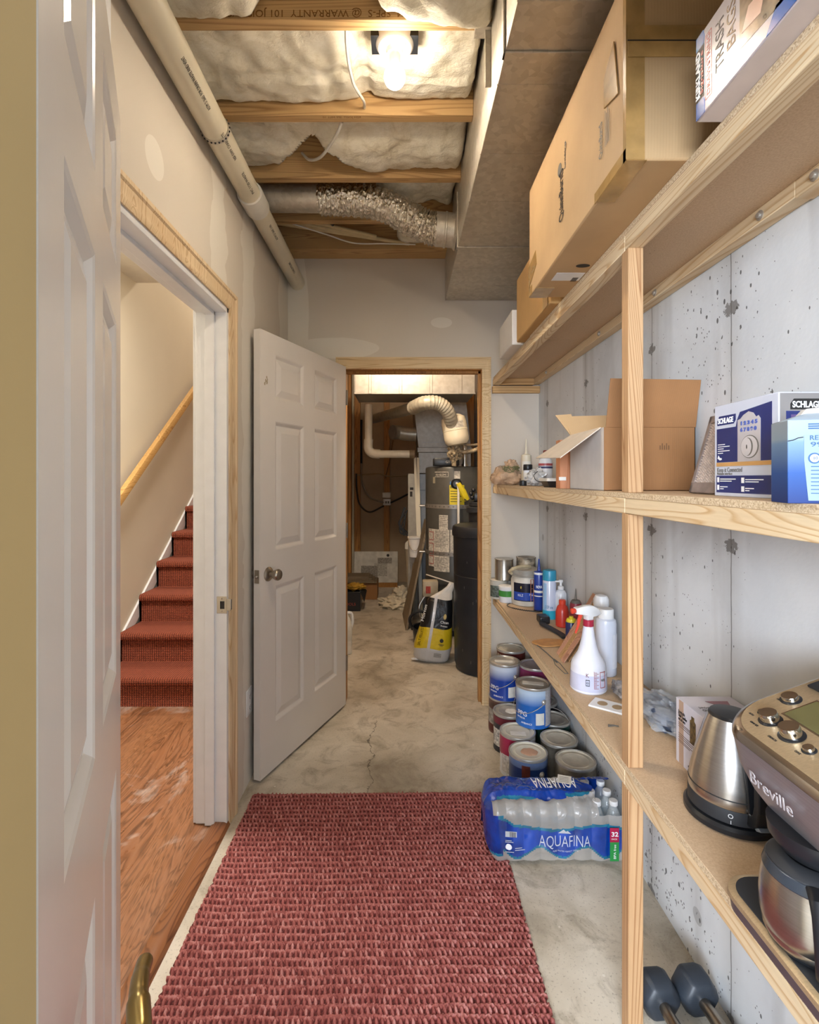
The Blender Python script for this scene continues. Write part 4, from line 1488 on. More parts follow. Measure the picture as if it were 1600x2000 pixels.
# woven picture frame leaning on the wall
t = thing('woven_tray', 'flat brown tray with a woven basket panel leaning beside the lock box', 'tray', (0.647, 1.098, ZM), 0)
Mt = Matrix.Translation((0.006, 0, 0.002)) @ Matrix.Rotation(R(16), 4, 'Y') @ Matrix.Rotation(R(-90), 4, 'Z')
mb = MB()
w_, h_ = 0.118, 0.178
for a, b in (((-w_ / 2, -0.006, 0), (-w_ / 2 + 0.012, 0.006, h_)), ((w_ / 2 - 0.012, -0.006, 0), (w_ / 2, 0.006, h_)), ((-w_ / 2, -0.006, 0), (w_ / 2, 0.006, 0.024)), ((-w_ / 2, -0.006, h_ - 0.018), (w_ / 2, 0.006, h_))):
    mb.box(a, b, M=Mt)
build('tray_frame', mb, simple('grey_brown_wood', '#7d6f69', 0.6, var=0.15, vs=30), t, bevel=0.002)
mb = MB()
def wv(i, j):
    x = -w_ / 2 + w_ * i / 60; z = 0.022 + (h_ - 0.038) * j / 100
    hh = 0.003 * math.sin(x * 700 + z * 250) * math.cos(z * 900 + 0.6 * math.sin(x * 350))
    return Mt @ Vector((x, -0.003 + hh, z))
mb.grid(wv, 60, 100)
build('woven_panel', mb, simple('woven_cane', '#b5a396', 0.6, var=0.12, vs=90), t)

# open cardboard box
t = thing('cardboard_box', 'open brown cardboard box with its flaps up on the middle shelf behind the post', 'box', (0.565, 1.43, ZM))
bw, bd, bh, th = 0.255, 0.29, 0.178, 0.003
mb = MB()
mb.box((0, 0, 0), (bw, bd, th)); mb.box((0, 0, 0), (bw, th, bh)); mb.box((0, bd - th, 0), (bw, bd, bh)); mb.box((bw - th, 0, 0), (bw, bd, bh))
build('carton', mb, CARDD, t, bevel=0.0008)
mb = MB(); mb.box((0, th, 0), (th, bd - th, bh)); build('pale_side_panel', mb, simple('white_liner', '#c6bfb8', 0.7, var=0.03), t)
def flap(pts, mat, nm='flap', tk=0.003):
    P = [Vector(p) for p in pts]
    n = (P[1] - P[0]).cross(P[2] - P[0]).normalized() * tk
    mb = MB(); mb.loft([[p for p in P], [p + n for p in P]])
    return build(nm, mb, mat, t, bevel=0.0006)
flap([(0.004, 0.0, bh), (bw, 0.0, bh), (bw + 0.002, -0.022, bh + 0.128), (0.008, -0.022, bh + 0.132)], CARDD)
f = flap([(0.0, 0.02, bh), (0.0, bd - 0.015, bh), (-0.108, bd + 0.02, bh - 0.075), (-0.108, 0.045, bh - 0.085)], simple('pale_flap', '#cdbfae', 0.7, var=0.04))
flap([(0.004, bd, bh), (bw, bd, bh), (bw, bd + 0.04, bh + 0.075), (-0.01, bd + 0.05, bh + 0.07)], CARD)
flap([(0.004, bd + 0.006, bh), (0.03, bd + 0.006, bh), (0.02, bd + 0.05, bh + 0.078), (-0.035, bd + 0.05, bh + 0.074)], CARD)
flap([(bw, 0.01, bh), (bw, bd - 0.01, bh), (bw + 0.006, bd - 0.01, bh + 0.11), (bw + 0.006, 0.01, bh + 0.11)], CARDD)
decal(t, 'stamp', (0.155, 0, 0.115), (1, 0, 0), UP, [(k * 0.006, 0, k * 0.006 + 0.003, 0.012 + (k % 2) * 0.006) for k in range(5)], simple('faint_ink', '#6a4a2d', 0.8))
# orange framed panel behind it
t = thing('wooden_panel', 'orange brown wood panel standing behind the open cardboard box', 'panel', (0.545, 1.765, ZM))
mb = MB(); mb.box((0, 0, 0), (0.055, 0.045, 0.168)); build('board', mb, wood('orange_wood', '#c98a63', '#a9683f', 'Z', knots=False), t, bevel=0.001)
mb = MB(); mb.box((-0.004, -0.004, 0.028), (0.02, -0.001, 0.040)); build('paper_tab', mb, PAPER, t)

# far end of the middle shelf
t = thing('twine_bag', 'bulging plastic bag with green twine at the far end of the middle shelf', 'bag', (0.60, 2.93, ZM))
mb = MB()
def lump(mb, c, r, sc, seed, amp=0.12, f=1.0, seg=36, rings=24, flat=0.0):
    n0 = len(mb.bm.verts)
    mb.sphere((0, 0, 0), 1.0, seg=seg, rings=rings)
    mb.bm.verts.ensure_lookup_table()
    for v in list(mb.bm.verts)[n0:]:
        d = v.co.normalized()
        q = d * 1.6 * f + Vector((seed, 0, 0))
        k = 1 + amp * (noise.noise(q) + 0.6 * noise.noise(q * 2.3) + 0.35 * abs(noise.noise(q * 5)))
        p = Vector((d.x * sc[0], d.y * sc[1], d.z * sc[2])) * r * k
        p += Vector(c)
        if p.z < flat: p.z = flat
        v.co = p
lump(mb, (0, 0, 0.045), 0.075, (1.15, 1.0, 0.8), 2, 0.22, 1.2)
lump(mb, (0.03, 0.02, 0.105), 0.04, (1.0, 1, 0.9), 9, 0.3, 1.4)
build('plastic_bag', mb, simple('tan_plastic_bag', '#c9a98a', 0.22, var=0.2, vs=25, bump=0.9, bs=30, coat=0.4), t)
mb = MB()
rr = random.Random(5)
for k in range(14):
    a0 = rr.uniform(0, 6.28)
    pts = [(0.055 * math.cos(a0 + q * 0.5) * (0.5 + rr.random() * .5) + 0.01, -0.045 + 0.03 * math.sin(a0 + q * .5), 0.085 + rr.uniform(-0.015, 0.02)) for q in range(6)]
    mb.tube(bez(pts, 5), 0.0022, 5)
o = build('twine', mb, simple('green_twine', '#77764f', 0.8), t); o['kind'] = 'stuff'


def bottle(name, label, cat, loc, prof, mat, cap=None, capmat=None, parts=(), seg=28, group=None, bname='bottle_body', rz=0.0):
    t = thing(name, label, cat, loc, rz, group)
    mb = MB(); mb.lathe(prof, seg); build(bname, mb, mat, t)
    if cap:
        mb = MB(); mb.lathe(cap, seg); build('cap', mb, capmat or BLACK, t)
    for nm, r, z0, z1, a0, a1, m in parts:
        mb = MB(); mb.arc(r, z0, z1, a0, a1, 18); build(nm, mb, m, t)
    return t
CR = simple('cream_plastic', '#dcd3bd', 0.4, var=0.04)
WB = simple('white_bottle', '#dde0e6', 0.3, var=0.02)
t = bottle('glue_bottle', 'black capped white bottle with blue print beside the twine bag', 'bottle', (0.655, 2.66, ZM), [(0.021, 0), (0.023, 0.003), (0.023, 0.075), (0.019, 0.080)], WB,
           [(0.022, 0.078), (0.023, 0.08), (0.023, 0.105), (0.021, 0.108)], BLACK, (('label', 0.0233, 0.012, 0.065, 180, 330, PAPER),))
text('BELL', 0.018, simple('text_navy', '#28305e', 0.5, var=0), t, (0, 0, 0.03), cyl=(0.0243, 215), fit=0.035)
t = bottle('caulk_tube', 'cream caulk tube with a long nozzle standing on the far middle shelf', 'tube', (0.695, 2.86, ZM), [(0.026, 0), (0.027, 0.002), (0.027, 0.165), (0.024, 0.168), (0.010, 0.172), (0.007, 0.18), (0.003, 0.255), (0.002, 0.256)], CR,
           None, None, (('label', 0.0272, 0.08, 0.13, 200, 320, PAPER),))
text('GE', 0.02, INKG, t, (0, 0, 0.09), cyl=(0.0282, 235))
t = bottle('round_bottle', 'white round shouldered bottle with a red nozzle and dark red band', 'bottle', (0.735, 2.62, ZM), [(0.033, 0), (0.035, 0.003), (0.035, 0.11), (0.033, 0.125), (0.026, 0.14), (0.014, 0.149), (0.010, 0.152), (0.010, 0.158)], WB,
           [(0.010, 0.158), (0.012, 0.16), (0.012, 0.176), (0.008, 0.18)], simple('dark_red_plastic', '#74302d', 0.4), (('red_band', 0.0352, 0.100, 0.112, 180, 350, simple('wine_red', '#a84a4c', 0.4)), ('navy_band', 0.0352, 0.086, 0.096, 180, 350, simple('text_navy', '#28305e', 0.5))))
t = bottle('glue_bottle', 'small white bottle half hidden behind the pale cardboard flap', 'bottle', (0.742, 2.38, ZM), [(0.018, 0), (0.02, 0.003), (0.02, 0.10), (0.012, 0.115), (0.010, 0.12)], WB, [(0.010, 0.12), (0.012, 0.121), (0.012, 0.142), (0.010, 0.143)], WHITE)
t = bottle('bottle_cap', 'small black cap lying at the front edge of the middle shelf', 'cap', (0.585, 2.47, ZM), [(0.0165, 0), (0.017, 0.002), (0.017, 0.022), (0.014, 0.025)], BLACK, bname='cap_shell')
mb = MB(); mb.lathe([(0.008, 0.0245), (0.008, 0.027)], 16); build('grey_rim', mb, INKG, t)
t = thing('wire_packet', 'crumpled clear packet of white cable beside the black capped bottle', 'packet', (0.66, 2.50, ZM))
mb = MB(); lump(mb, (0, 0, 0.035), 0.05, (0.9, 1.0, 0.85), 5, 0.4, 1.5); build('plastic_packet', mb, simple('milky_plastic', '#c9c8c6', 0.2, var=0.2, vs=40, bump=0.8, bs=40), t)
mb = MB(); mb.tube(bez([(-0.01, -0.05, 0.07), (-0.03, -0.06, 0.05), (-0.02, -0.07, 0.025), (0.02, -0.07, 0.018), (0.05, -0.06, 0.03)], 8), 0.0016, 8); build('black_cord', mb, BLACK, t)
t = thing('plastic_tray', 'small white rimmed black tray under the pale cardboard flap', 'tray', (0.622, 2.10, ZM))
mb = MB(); mb.loft([[p for p in rrect(-0.028, -0.05, 0.028, 0.05, 0.012, 0.0)], [p for p in rrect(-0.04, -0.06, 0.04, 0.06, 0.014, 0.024)]]); build('tray_body', mb, BLACK, t)
mb = MB(); mb.loft([[p for p in rrect(-0.043, -0.063, 0.043, 0.063, 0.014, 0.024)], [p for p in rrect(-0.043, -0.063, 0.043, 0.063, 0.014, 0.036)]]); build('rim', mb, PAPER, t)

# ------------------------------------------------------------------ lower shelf, near: appliances
# kettle
KX, KY = 0.690, 1.075
t = thing('electric_kettle', 'brushed steel cone kettle with a black handle on its round black base', 'kettle', (KX, KY, ZL), R(0))
mb = MB(); mb.lathe([(0.082, 0), (0.087, 0.003), (0.087, 0.012), (0.082, 0.018), (0.07, 0.020)], 56); build('power_base', mb, BLACK, t)
mb = MB(); mb.lathe([(0.076, 0.020), (0.079, 0.022), (0.079, 0.046), (0.078, 0.048)], 56); build('lower_band', mb, BLACKM, t)
mb = MB(); mb.lathe([(0.0775, 0.048), (0.0785, 0.052), (0.078, 0.062), (0.075, 0.085), (0.065, 0.130), (0.0495, 0.185), (0.0415, 0.207), (0.040, 0.208)], 64); build('steel_body', mb, STEEL, t)
mb = MB(); mb.lathe([(0.0782, 0.0655), (0.0786, 0.066), (0.0778, 0.0675)], 64); build('body_seam', mb, INK, t)
mb = MB(); mb.lathe([(0.040, 0.205), (0.041, 0.209), (0.038, 0.213), (0.02, 0.216), (0.001, 0.217)], 48); build('lid', mb, BLACK, t)
ha = R(-92)
hd = Vector((math.cos(ha), math.sin(ha), 0)); hn = Vector((-hd.y, hd.x, 0))
def kp(r, z, s=0.0): return hd * r + hn * s + Vector((0, 0, z))
mb = MB()
outer = [(0.036, 0.216), (0.066, 0.216), (0.098, 0.200), (0.112, 0.150), (0.112, 0.07), (0.104, 0.04), (0.090, 0.028), (0.074, 0.026)]
inner = [(0.050, 0.195), (0.064, 0.197), (0.086, 0.186), (0.096, 0.148), (0.096, 0.075), (0.092, 0.058), (0.086, 0.052), (0.078, 0.052)]
for s0, s1 in ((-0.014, 0.014),):
    for (o1, o2, i1, i2) in zip(outer[:-1], outer[1:], inner[:-1], inner[1:]):
        mb.loft([[kp(*o1, s0), kp(*o2, s0), kp(*i2, s0), kp(*i1, s0)], [kp(*o1, s1), kp(*o2, s1), kp(*i2, s1), kp(*i1, s1)]])
bmesh.ops.remove_doubles(mb.bm, verts=mb.bm.verts, dist=1e-5)
build('handle', mb, BLACK, t, bevel=0.003)
mb = MB()
mb.loft([[kp(0.074, 0.03, s) for s in (-0.012, 0.012)] + [kp(0.085, 0.03, s) for s in (0.012, -0.012)], [kp(0.045, 0.20, s) for s in (-0.012, 0.012)] + [kp(0.058, 0.20, s) for s in (0.012, -0.012)]])
build('handle_spine', mb, BLACK, t, bevel=0.002)
mb = MB(); mb.loft([[kp(0.083, 0.034, s) for s in (-0.011, 0.011)] + [kp(0.1, 0.030, s) for s in (0.011, -0.011)], [kp(0.088, 0.042, s) for s in (-0.010, 0.010)] + [kp(0.112, 0.036, s) for s in (0.010, -0.010)]])
build('switch', mb, simple('smoked_plastic', '#7f8994', 0.15), t, bevel=0.0015)
text('O', 0.012, WHITEI, t, (0, 0, 0.034), cyl=(0.0796, -126)); text('I', 0.010, WHITEI, t, (0, 0, 0.023), cyl=(0.0796, -123))

# grind and brew coffee maker
CXL, CYF = 0.533, 0.862        # left (hall) side x, far y
t = thing('coffee_maker', 'large steel coffee maker with knobs and a display on the lower shelf', 'coffee maker', (0.68, 0.70, ZL))
O_ = Vector((-0.68, -0.70, 0))
def cw(x, y, z): return Vector((x - 0.68, y - 0.70, z))
BY0, BY1 = 0.545, 0.868
# tray base
mb = MB()
x0 = 0.533
mb.loft([[Vector((p.x - 0.68, p.y - 0.70, 0.003)) for p in rrect(x0 + 0.004, BY0, 0.82, BY1, 0.045, 0, 8)],
         [Vector((p.x - 0.68, p.y - 0.70, 0.022)) for p in rrect(x0, BY0, 0.82, BY1, 0.048, 0, 8)]])
build('base_skirt', mb, simple('plum_plastic', '#4c4048', 0.4), t)
mb = MB()
mb.loft([[Vector((p.x - 0.68, p.y - 0.70, z)) for p in rrect(x0 - q, BY0 - q, 0.82, BY1 + q, 0.048, 0, 8)] for z, q in ((0.0215, 0.0), (0.025, 0.002), (0.031, 0.001), (0.034, -0.004))])
build('base_rim', mb, STEELB, t)
mb = MB()
mb.loft([[Vector((p.x - 0.68, p.y - 0.70, z)) for p in rrect(x0 + 0.009, BY0 + 0.009, 0.80, BY1 - 0.009, 0.04, 0, 8)] for z in (0.033, 0.0355)])
build('base_plate', mb, BLACKM, t)
# rear column
mb = MB()
mb.loft([[Vector((p.x - 0.68, p.y - 0.70, z)) for p in rrect(0.675, BY0 + 0.02, 0.82, BY1 - 0.01, 0.02, 0, 5)] for z in (0.03, 0.24)])
build('rear_column', mb, BLACKM, t)
# head: hall side wall tapers in at the bottom
def head_ring(z, q):
    return [Vector((p.x - 0.68, p.y - 0.70, z)) for p in rrect(0.533 + q, BY0 + q * 0.6, 0.82, 0.880 - q * 0.9, 0.075, 0, 12)]
mb = MB()
mb.loft([head_ring(0.168, 0.055), head_ring(0.185, 0.040), head_ring(0.215, 0.020), head_ring(0.245, 0.008), head_ring(0.280, 0.002), head_ring(0.288, 0.0)])
build('head_side', mb, STEELS, t)
def topz(x, y):
    return 0.300 + max(0.0, (x - 0.545)) * 0.36
def tr(q, dz):
    out = []
    for p in rrect(0.533 + q, BY0 + q, 0.82, 0.880 - q, 0.075 - q * 0.5, 0, 12):
        out.append(Vector((p.x - 0.68, p.y - 0.70, topz(p.x, p.y) + dz)))
    return out
mb = MB()
mb.loft([head_ring(0.2885, 0.0), tr(0.0, -0.006), tr(0.003, 0.001), tr(0.010, 0.005)])
build('head_rim', mb, simple('polished_steel', '#bdbab8', 0.2, 1.0, var=0.02), t)
mb = MB(); mb.loft([tr(0.0098, 0.002), tr(0.011, 0.0055)]); build('control_panel', mb, STEELB, t)
sx = 0.36
nrm = Vector((-sx, 0, 1)).normalized()
def onp(x, y, d=0.0):
    return Vector((x - 0.68, y - 0.70, topz(x, y) + 0.0055)) + nrm * d
# frame on the panel: r toward the viewer (text reads from the hall), u up the slope
PR = Vector((0, -1, 0)); PU = Vector((1, 0, sx)).normalized()
def pm(x, y):
    return Matrix.Translation(onp(x, y)) @ Matrix((tuple(PR) , tuple(PU), tuple(nrm))).transposed().to_4x4()
for x, y, rr_, hh in ((0.640, 0.842, 0.0125, 0.008), (0.585, 0.812, 0.0135, 0.014), (0.583, 0.765, 0.0145, 0.016), (0.578, 0.726, 0.0075, 0.006), (0.588, 0.836, 0.005, 0.004)):
    M = pm(x, y)
    mb = MB(); mb.lathe([(rr_ * 1.28, 0), (rr_ * 1.28, 0.001), (rr_ * 1.15, 0.0018)], 28, M=M); k = build('knob_ring', mb, BLACK, t)
    mb = MB(); mb.lathe([(rr_, 0.0015), (rr_, hh * 0.8), (rr_ * 0.93, hh), (rr_ * 0.3, hh * 1.02)], 32, M=M); build('knob', mb, CHROME, t)
mb = MB()
Pp = [(0.606, 0.818), (0.606, 0.690), (0.664, 0.690), (0.664, 0.818)]
mb.loft([[onp(x, y, -0.0005) for x, y in Pp], [onp(x, y, 0.0008) for x, y in Pp]]); k = build('display_bezel', mb, CHROME, t)
Pp = [(0.609, 0.815), (0.609, 0.693), (0.661, 0.693), (0.661, 0.815)]
mb = MB(); mb.loft([[onp(x, y, 0.0005) for x, y in Pp], [onp(x, y, 0.0012) for x, y in Pp]]); build('display', mb, simple('lcd_green_grey', '#6d6a45', 0.12, var=0.04, coat=1.0), t)
Pp = [(0.680, 0.858), (0.680, 0.56), (0.815, 0.56), (0.815, 0.858)]
mb = MB(); mb.loft([[onp(x, y, 0.0) for x, y in Pp], [onp(x, y, 0.004) for x, y in Pp]]); build('hopper_lid', mb, BLACKM, t, bevel=0.0015)
for s, x, y, w in (('OFF', 0.626, 0.856, 0.007), ('AUTO', 0.573, 0.846, 0.010), ('GRIND SIZE', 0.561, 0.826, 0.017), ('STRENGTH', 0.558, 0.782, 0.017), ('CLOCK', 0.563, 0.735, 0.010), ('LIGHT', 0.600, 0.665, 0.012)):
    text(s, 0.005, INK, t, onp(x, y, -0.0002), PR, PU, fit=w)
text('Breville', 0.026, simple('embossed_steel', '#d2cfd4', 0.4, 0.4), t, cw(0.5346, 0.786, 0.228 + 0.012), (0, -1, 0), (-0.12, 0, 1), fit=0.085, bold=0.0, ext=0.0004)
# brew basket
mb = MB(); mb.lathe([(0.040, 0.161), (0.046, 0.164), (0.060, 0.182), (0.062, 0.200)], 40, c=(0.600 - 0.68, 0.738 - 0.70, 0)); build('brew_basket', mb, BLACK, t)
# carafe: stands on the plate, a thing of its own
t = thing('thermal_carafe', 'steel thermal carafe with a black lid and handle standing on the coffee maker base', 'carafe', (0.592, 0.738, ZL + 0.0356))
mb = MB(); mb.lathe([(0.052, 0), (0.056, 0.002), (0.0575, 0.006)], 48); build('foot', mb, BLACK, t)
mb = MB(); mb.lathe([(0.0575, 0.006), (0.0600, 0.012), (0.0600, 0.0165), (0.0605, 0.017), (0.0635, 0.032), (0.0645, 0.055), (0.0625, 0.080), (0.059, 0.096)], 64); build('steel_body', mb, STEEL, t)
mb = MB(); mb.lathe([(0.0592, 0.0958), (0.0605, 0.098), (0.0565, 0.111), (0.055, 0.112)], 56); build('collar', mb, simple('black_chrome', '#4d5560', 0.25, 0.6), t)
mb = MB(); mb.lathe([(0.0555, 0.110), (0.055, 0.114), (0.046, 0.121), (0.034, 0.123), (0.030, 0.119), (0.001, 0.118)], 56); build('lid', mb, BLACKM, t)
M = Matrix.Translation((0.0, 0.0, 0.1216)); 
text('OPEN', 0.006, WHITEI, t, (-0.026, -0.044, 0.119), (0.7, -0.7, 0), (0.6, 0.6, 0.3), fit=0.011)
decal(t, 'lid_arrow', (-0.024, -0.040, 0.1205), (0.7, -0.7, 0), (0.6, 0.6, 0.3), [[(0.002, 0.003), (0.008, 0.003), (0.005, 0.007)]], WHITEI)
ha = R(-119)
hd = Vector((math.cos(ha), math.sin(ha), 0)); hn = Vector((-hd.y, hd.x, 0))
mb = MB()
pts = [(0.052, 0.110), (0.075, 0.108), (0.088, 0.095), (0.090, 0.06), (0.087, 0.025), (0.078, 0.008)]
rings = []
for (rr_, z), w in zip(pts, (0.017, 0.017, 0.016, 0.014, 0.012, 0.010)):
    c = hd * rr_ + Vector((0, 0, z))
    rings.append([c + hn * w * math.cos(a) + (hd * 0.008 * math.sin(a)) + (Vector((0, 0, 0.006 * math.sin(a))) if z > 0.1 else Vector()) for a in [2 * PI * k / 14 for k in range(14)]])
mb.loft(rings)
build('handle', mb, BLACK, t)

# glass tea box
t, hx, hy, h = carton('glassware_box', 'white printed glassware box standing behind the kettle', 'box', 0.687, 0.822, 1.168, 1.282, ZL, ZL + 0.158, simple('white_gift_box', '#d3ced6', 0.4, var=0.02), bev=0.001)
Lf = (-hx, hy, 0)
decal(t, 'tan_strip', Lf, (0, -1, 0), UP, [(0.014, 0.001, 0.034, 0.157)], simple('tan_print', '#b79a86', 0.5), lift=0.0004)
decal(t, 'jar_picture', Lf, (0, -1, 0), UP, [[(0.062, 0.075), (0.086, 0.075), (0.086, 0.128), (0.080, 0.132), (0.080, 0.14), (0.068, 0.14), (0.068, 0.132), (0.062, 0.128)]], simple('gold_brown_print', '#6b5632', 0.4, var=0.4, vs=120), lift=0.0006)
sh = [(0.012, z, 0.012 + w, z + 0.0014) for z, w in ((0.100, 0.05), (0.096, 0.06), (0.091, 0.07), (0.074, 0.07), (0.069, 0.075), (0.064, 0.06), (0.058, 0.07), (0.054, 0.05))]
for q in (sh[:3], sh[3:6], sh[6:]):
    decal(t, 'printed_lines', Lf, (0, -1, 0), UP, q, simple('brown_ink2', '#6f5647', 0.5), lift=0.0007)
for k, s in enumerate(('Joyjolt', 'Glass Tumbler', 'set of two')):
    text(s, 0.011, INK, t, (Lf[0] - 0.0005, Lf[1] - 0.012, 0.125 - k * 0.009), (0, -1, 0), UP, fit=0.03 + 0.008 * (k == 1))
text('B', 0.012, INK, t, (Lf[0] - 0.0005, Lf[1] - 0.065, 0.022), (0, -1, 0), UP); text('Belleware', 0.007, INK, t, (Lf[0] - 0.0005, Lf[1] - 0.055, 0.012), (0, -1, 0), UP, fit=0.03)
text('JoyJolt', 0.010, INKG, t, (-hx + 0.02, -0.010, h), (1, 0, 0), (0, 1, 0), fit=0.03)
text('Glass Tumbler', 0.014, INKG, t, (-hx + 0.02, -0.026, h), (1, 0, 0), (0, 1, 0), fit=0.075)
decal(t, 'printed_bowl', (-hx, -hy, h), (1, 0, 0), (0, 1, 0), [[(0.055, 0.085), (0.11, 0.085), (0.10, 0.055), (0.075, 0.055)]], simple('wine_print', '#9a6a76', 0.4), lift=0.0006)

# bits beside it
t = thing('plastic_bag', 'clear plastic bag with dark blue contents lying at the back of the lower shelf', 'bag', (0.755, 1.47, ZL))
mb = MB(); lump(mb, (0, 0, 0.03), 0.045, (1.1, 2.0, 0.72), 31, 0.35, 1.4); build('dark_contents', mb, simple('dark_blue_cloth', '#39465e', 0.5, var=0.3, vs=20), t)
mb = MB(); lump(mb, (0, 0.0, 0.034), 0.052, (1.15, 2.1, 0.75), 32, 0.35, 1.5); lump(mb, (0.01, -0.10, 0.035), 0.03, (1, 1.2, 1.1), 7, 0.5, 1.6)
build('clear_bag', mb, m_film('clear_film_a', '#dfe4ea', 0.32), t)
t = thing('plastic_sleeve', 'clear plastic sleeve lying beside the white spray bottle', 'sleeve', (0.715, 1.64, ZL))
mb = MB(); lump(mb, (0, 0, 0.022), 0.03, (1.0, 2.2, 0.7), 41, 0.3, 1.5); build('sleeve_film', mb, simple('grey_clear_plastic', '#8f8a86', 0.15, var=0.35, vs=40, bump=0.8, bs=40), t)
t = thing('switch_plate', 'white two hole cover plate lying flat on the lower shelf', 'cover plate', (0.640, 1.575, ZL), R(-38))
mb = MB()
outer = rrect(-0.055, -0.035, 0.055, 0.035, 0.004, 0, 3)
mb.box((-0.055, -0.035, 0), (0.055, 0.035, 0.006)); build('plate', mb, WHITE, t, bevel=0.002)
mb = MB()
for x in (-0.022, 0.022): mb.loft([circ(x, 0, 0.015, 0.017, 20)] and [[Vector((a, b, z)) for a, b in circ(x, 0, 0.015, 0.017, 20)] for z in (0.0058, 0.0064)])
build('opening', mb, simple('tan_hole', '#a48c6c', 0.8), t)
mb = MB(); mb.box((0, 0, 0), (0.018, 0.010, 0.002)); mb.tube([(0.002, 0.004, 0.003), (0.012, 0.006, 0.009), (0.022, 0.002, 0.003)], 0.0015, 6)
tag(build('metal_clip', mb, simple('brassy', '#b89d52', 0.3, 0.8), None, loc=(0.705, 1.44, ZL), rot=(0, 0, 0.4)), 'tiny brass coloured clip on the lower shelf behind the post', 'clip')
mb = MB(); mb.tube([(0, 0, 0.002), (0.02, 0.004, 0.002), (0.028, -0.002, 0.003)], 0.002, 6); mb.tube([(0.003, 0.01, 0.002), (0.02, 0.006, 0.002)], 0.0015, 6)
tag(build('screw', mb, INKG, None, loc=(0.585, 1.45, ZL)), 'small dark screw on the lower shelf just beyond the post', 'screw')

# ------------------------------------------------------------------ lower shelf, middle
# spray bottle
def sprayer(t, z, col_trig, col_body, rz, neck_col, big=1.0):
    """trigger head at height z, nozzle along local -x"""
    M = Matrix.Rotation(rz, 4, 'Z')
    s = big
    mb = MB(); mb.lathe([(0.015 * s, z - 0.004), (0.0165 * s, z - 0.003), (0.0165 * s, z + 0.016), (0.015 * s, z + 0.018)], 28); build('collar', mb, neck_col, t)
    mb = MB()
    prof = [(-0.052, z + 0.040), (-0.050, z + 0.058), (-0.015, z + 0.063), (0.010, z + 0.062), (0.032, z + 0.050), (0.045, z + 0.034), (0.030, z + 0.028), (0.012, z + 0.026), (0.010, z + 0.016), (-0.010, z + 0.016), (-0.012, z + 0.032), (-0.030, z + 0.036)]
    cx = sum(p[0] for p in prof) / len(prof); cz = sum(p[1] for p in prof) / len(prof)
    rings = []
    for w, k in ((-0.012, 0.86), (-0.009, 1.0), (0.009, 1.0), (0.012, 0.86)):
        rings.append([M @ Vector(((cx + (p[0] - cx) * k) * s, w * s, z + ((cz - z) + (p[1] - cz) * k) * s)) for p in prof])
    mb.loft(rings); build('spray_head', mb, col_body, t, angle=50)
    mb = MB(); mb.lathe([(0.008, 0), (0.009, 0.002), (0.009, 0.012), (0.006, 0.014)], 16, M=M @ Matrix.Translation((-0.052 * s, 0, z + 0.049 * s)) @ Matrix.Rotation(R(-90), 4, 'Y')); build('nozzle', mb, col_trig, t)
    mb = MB(); mb.tube([M @ Vector((x * s, 0, z + q * s)) for x, q in ((-0.030, 0.037), (-0.036, 0.020), (-0.040, 0.0), (-0.050, -0.022))], [0.007, 0.006, 0.0045, 0.003], 10); build('trigger', mb, col_trig, t)
SPX, SPY = 0.625, 1.715
t = thing('spray_bottle', 'large translucent white spray bottle with a red collar and trigger on the lower shelf', 'spray bottle', (SPX, SPY, ZL))
mb = MB(); mb.lathe([(0.054, 0), (0.058, 0.004), (0.059, 0.012), (0.058, 0.045), (0.0555, 0.080), (0.054, 0.092), (0.044, 0.108), (0.034, 0.125), (0.027, 0.148), (0.022, 0.170), (0.018, 0.198), (0.0155, 0.212)], 56)
SPB = simple('translucent_white', '#dfe0ea', 0.3, var=0.02)
build('bottle_body', mb, SPB, t)
mb = MB(); mb.arc(0.0592, 0.010, 0.062, 0, 360, 40, r2=0.0572, t=0.0004); build('liquid', mb, simple('liquid_tone', '#c9cbe0', 0.25), t)
sprayer(t, 0.214, simple('red_trigger', '#d3452f', 0.35), WHITE, R(20), simple('crimson', '#a3243c', 0.35), 1.05)
mb = MB()
for k in range(14): mb.arc(0.0592, 0.022 + k * 0.004, 0.0228 + k * 0.004, -92, -92 + (14 if k % 3 == 0 else 8), 4, t=0.0012)
mb.arc(0.0592, 0.022, 0.078, -92.6, -92, 2, t=0.0012, r2=0.0575)
build('scale_marks', mb, REDP, t)
def cyltext(s, size, mat, z, rad, a0, fit=None, par=None): return text(s, size, mat, par, (0, 0, z), cyl=(rad, a0), fit=fit)
mb = MB()
for z0_, z1_, a0_, a1_ in ((0.030, 0.032, -118, -106), (0.048, 0.050, -118, -106), (0.030, 0.050, -118, -117), (0.030, 0.050, -107, -106)): mb.arc(0.0592, z0_, z1_, a0_, a1_, 4, t=0.0012, r2=0.0588)
build('printed_frame', mb, INK, t)
cyltext('HDX', 0.011, INK, 0.036, 0.0606, -116, 0.009, t)
cyltext('K', 0.018, simple('dark_red_ink', '#6b1f24', 0.5, var=0), 0.058, 0.0592, -118, 0.009, t)
mb = MB()
for z0_, z1_, a0_, a1_ in ((0.024, 0.0255, -72, -52), (0.074, 0.0755, -72, -52), (0.024, 0.0755, -72, -71), (0.024, 0.0755, -53, -52)): mb.arc(0.0592, z0_, z1_, a0_, a1_, 6, t=0.0012, r2=0.0570 if z1_ - z0_ > 0.01 else None)
build('printed_frame', mb, REDP, t)
cyltext('WATER', 0.012, INKG, 0.045, 0.0604, -70, 0.016, t)

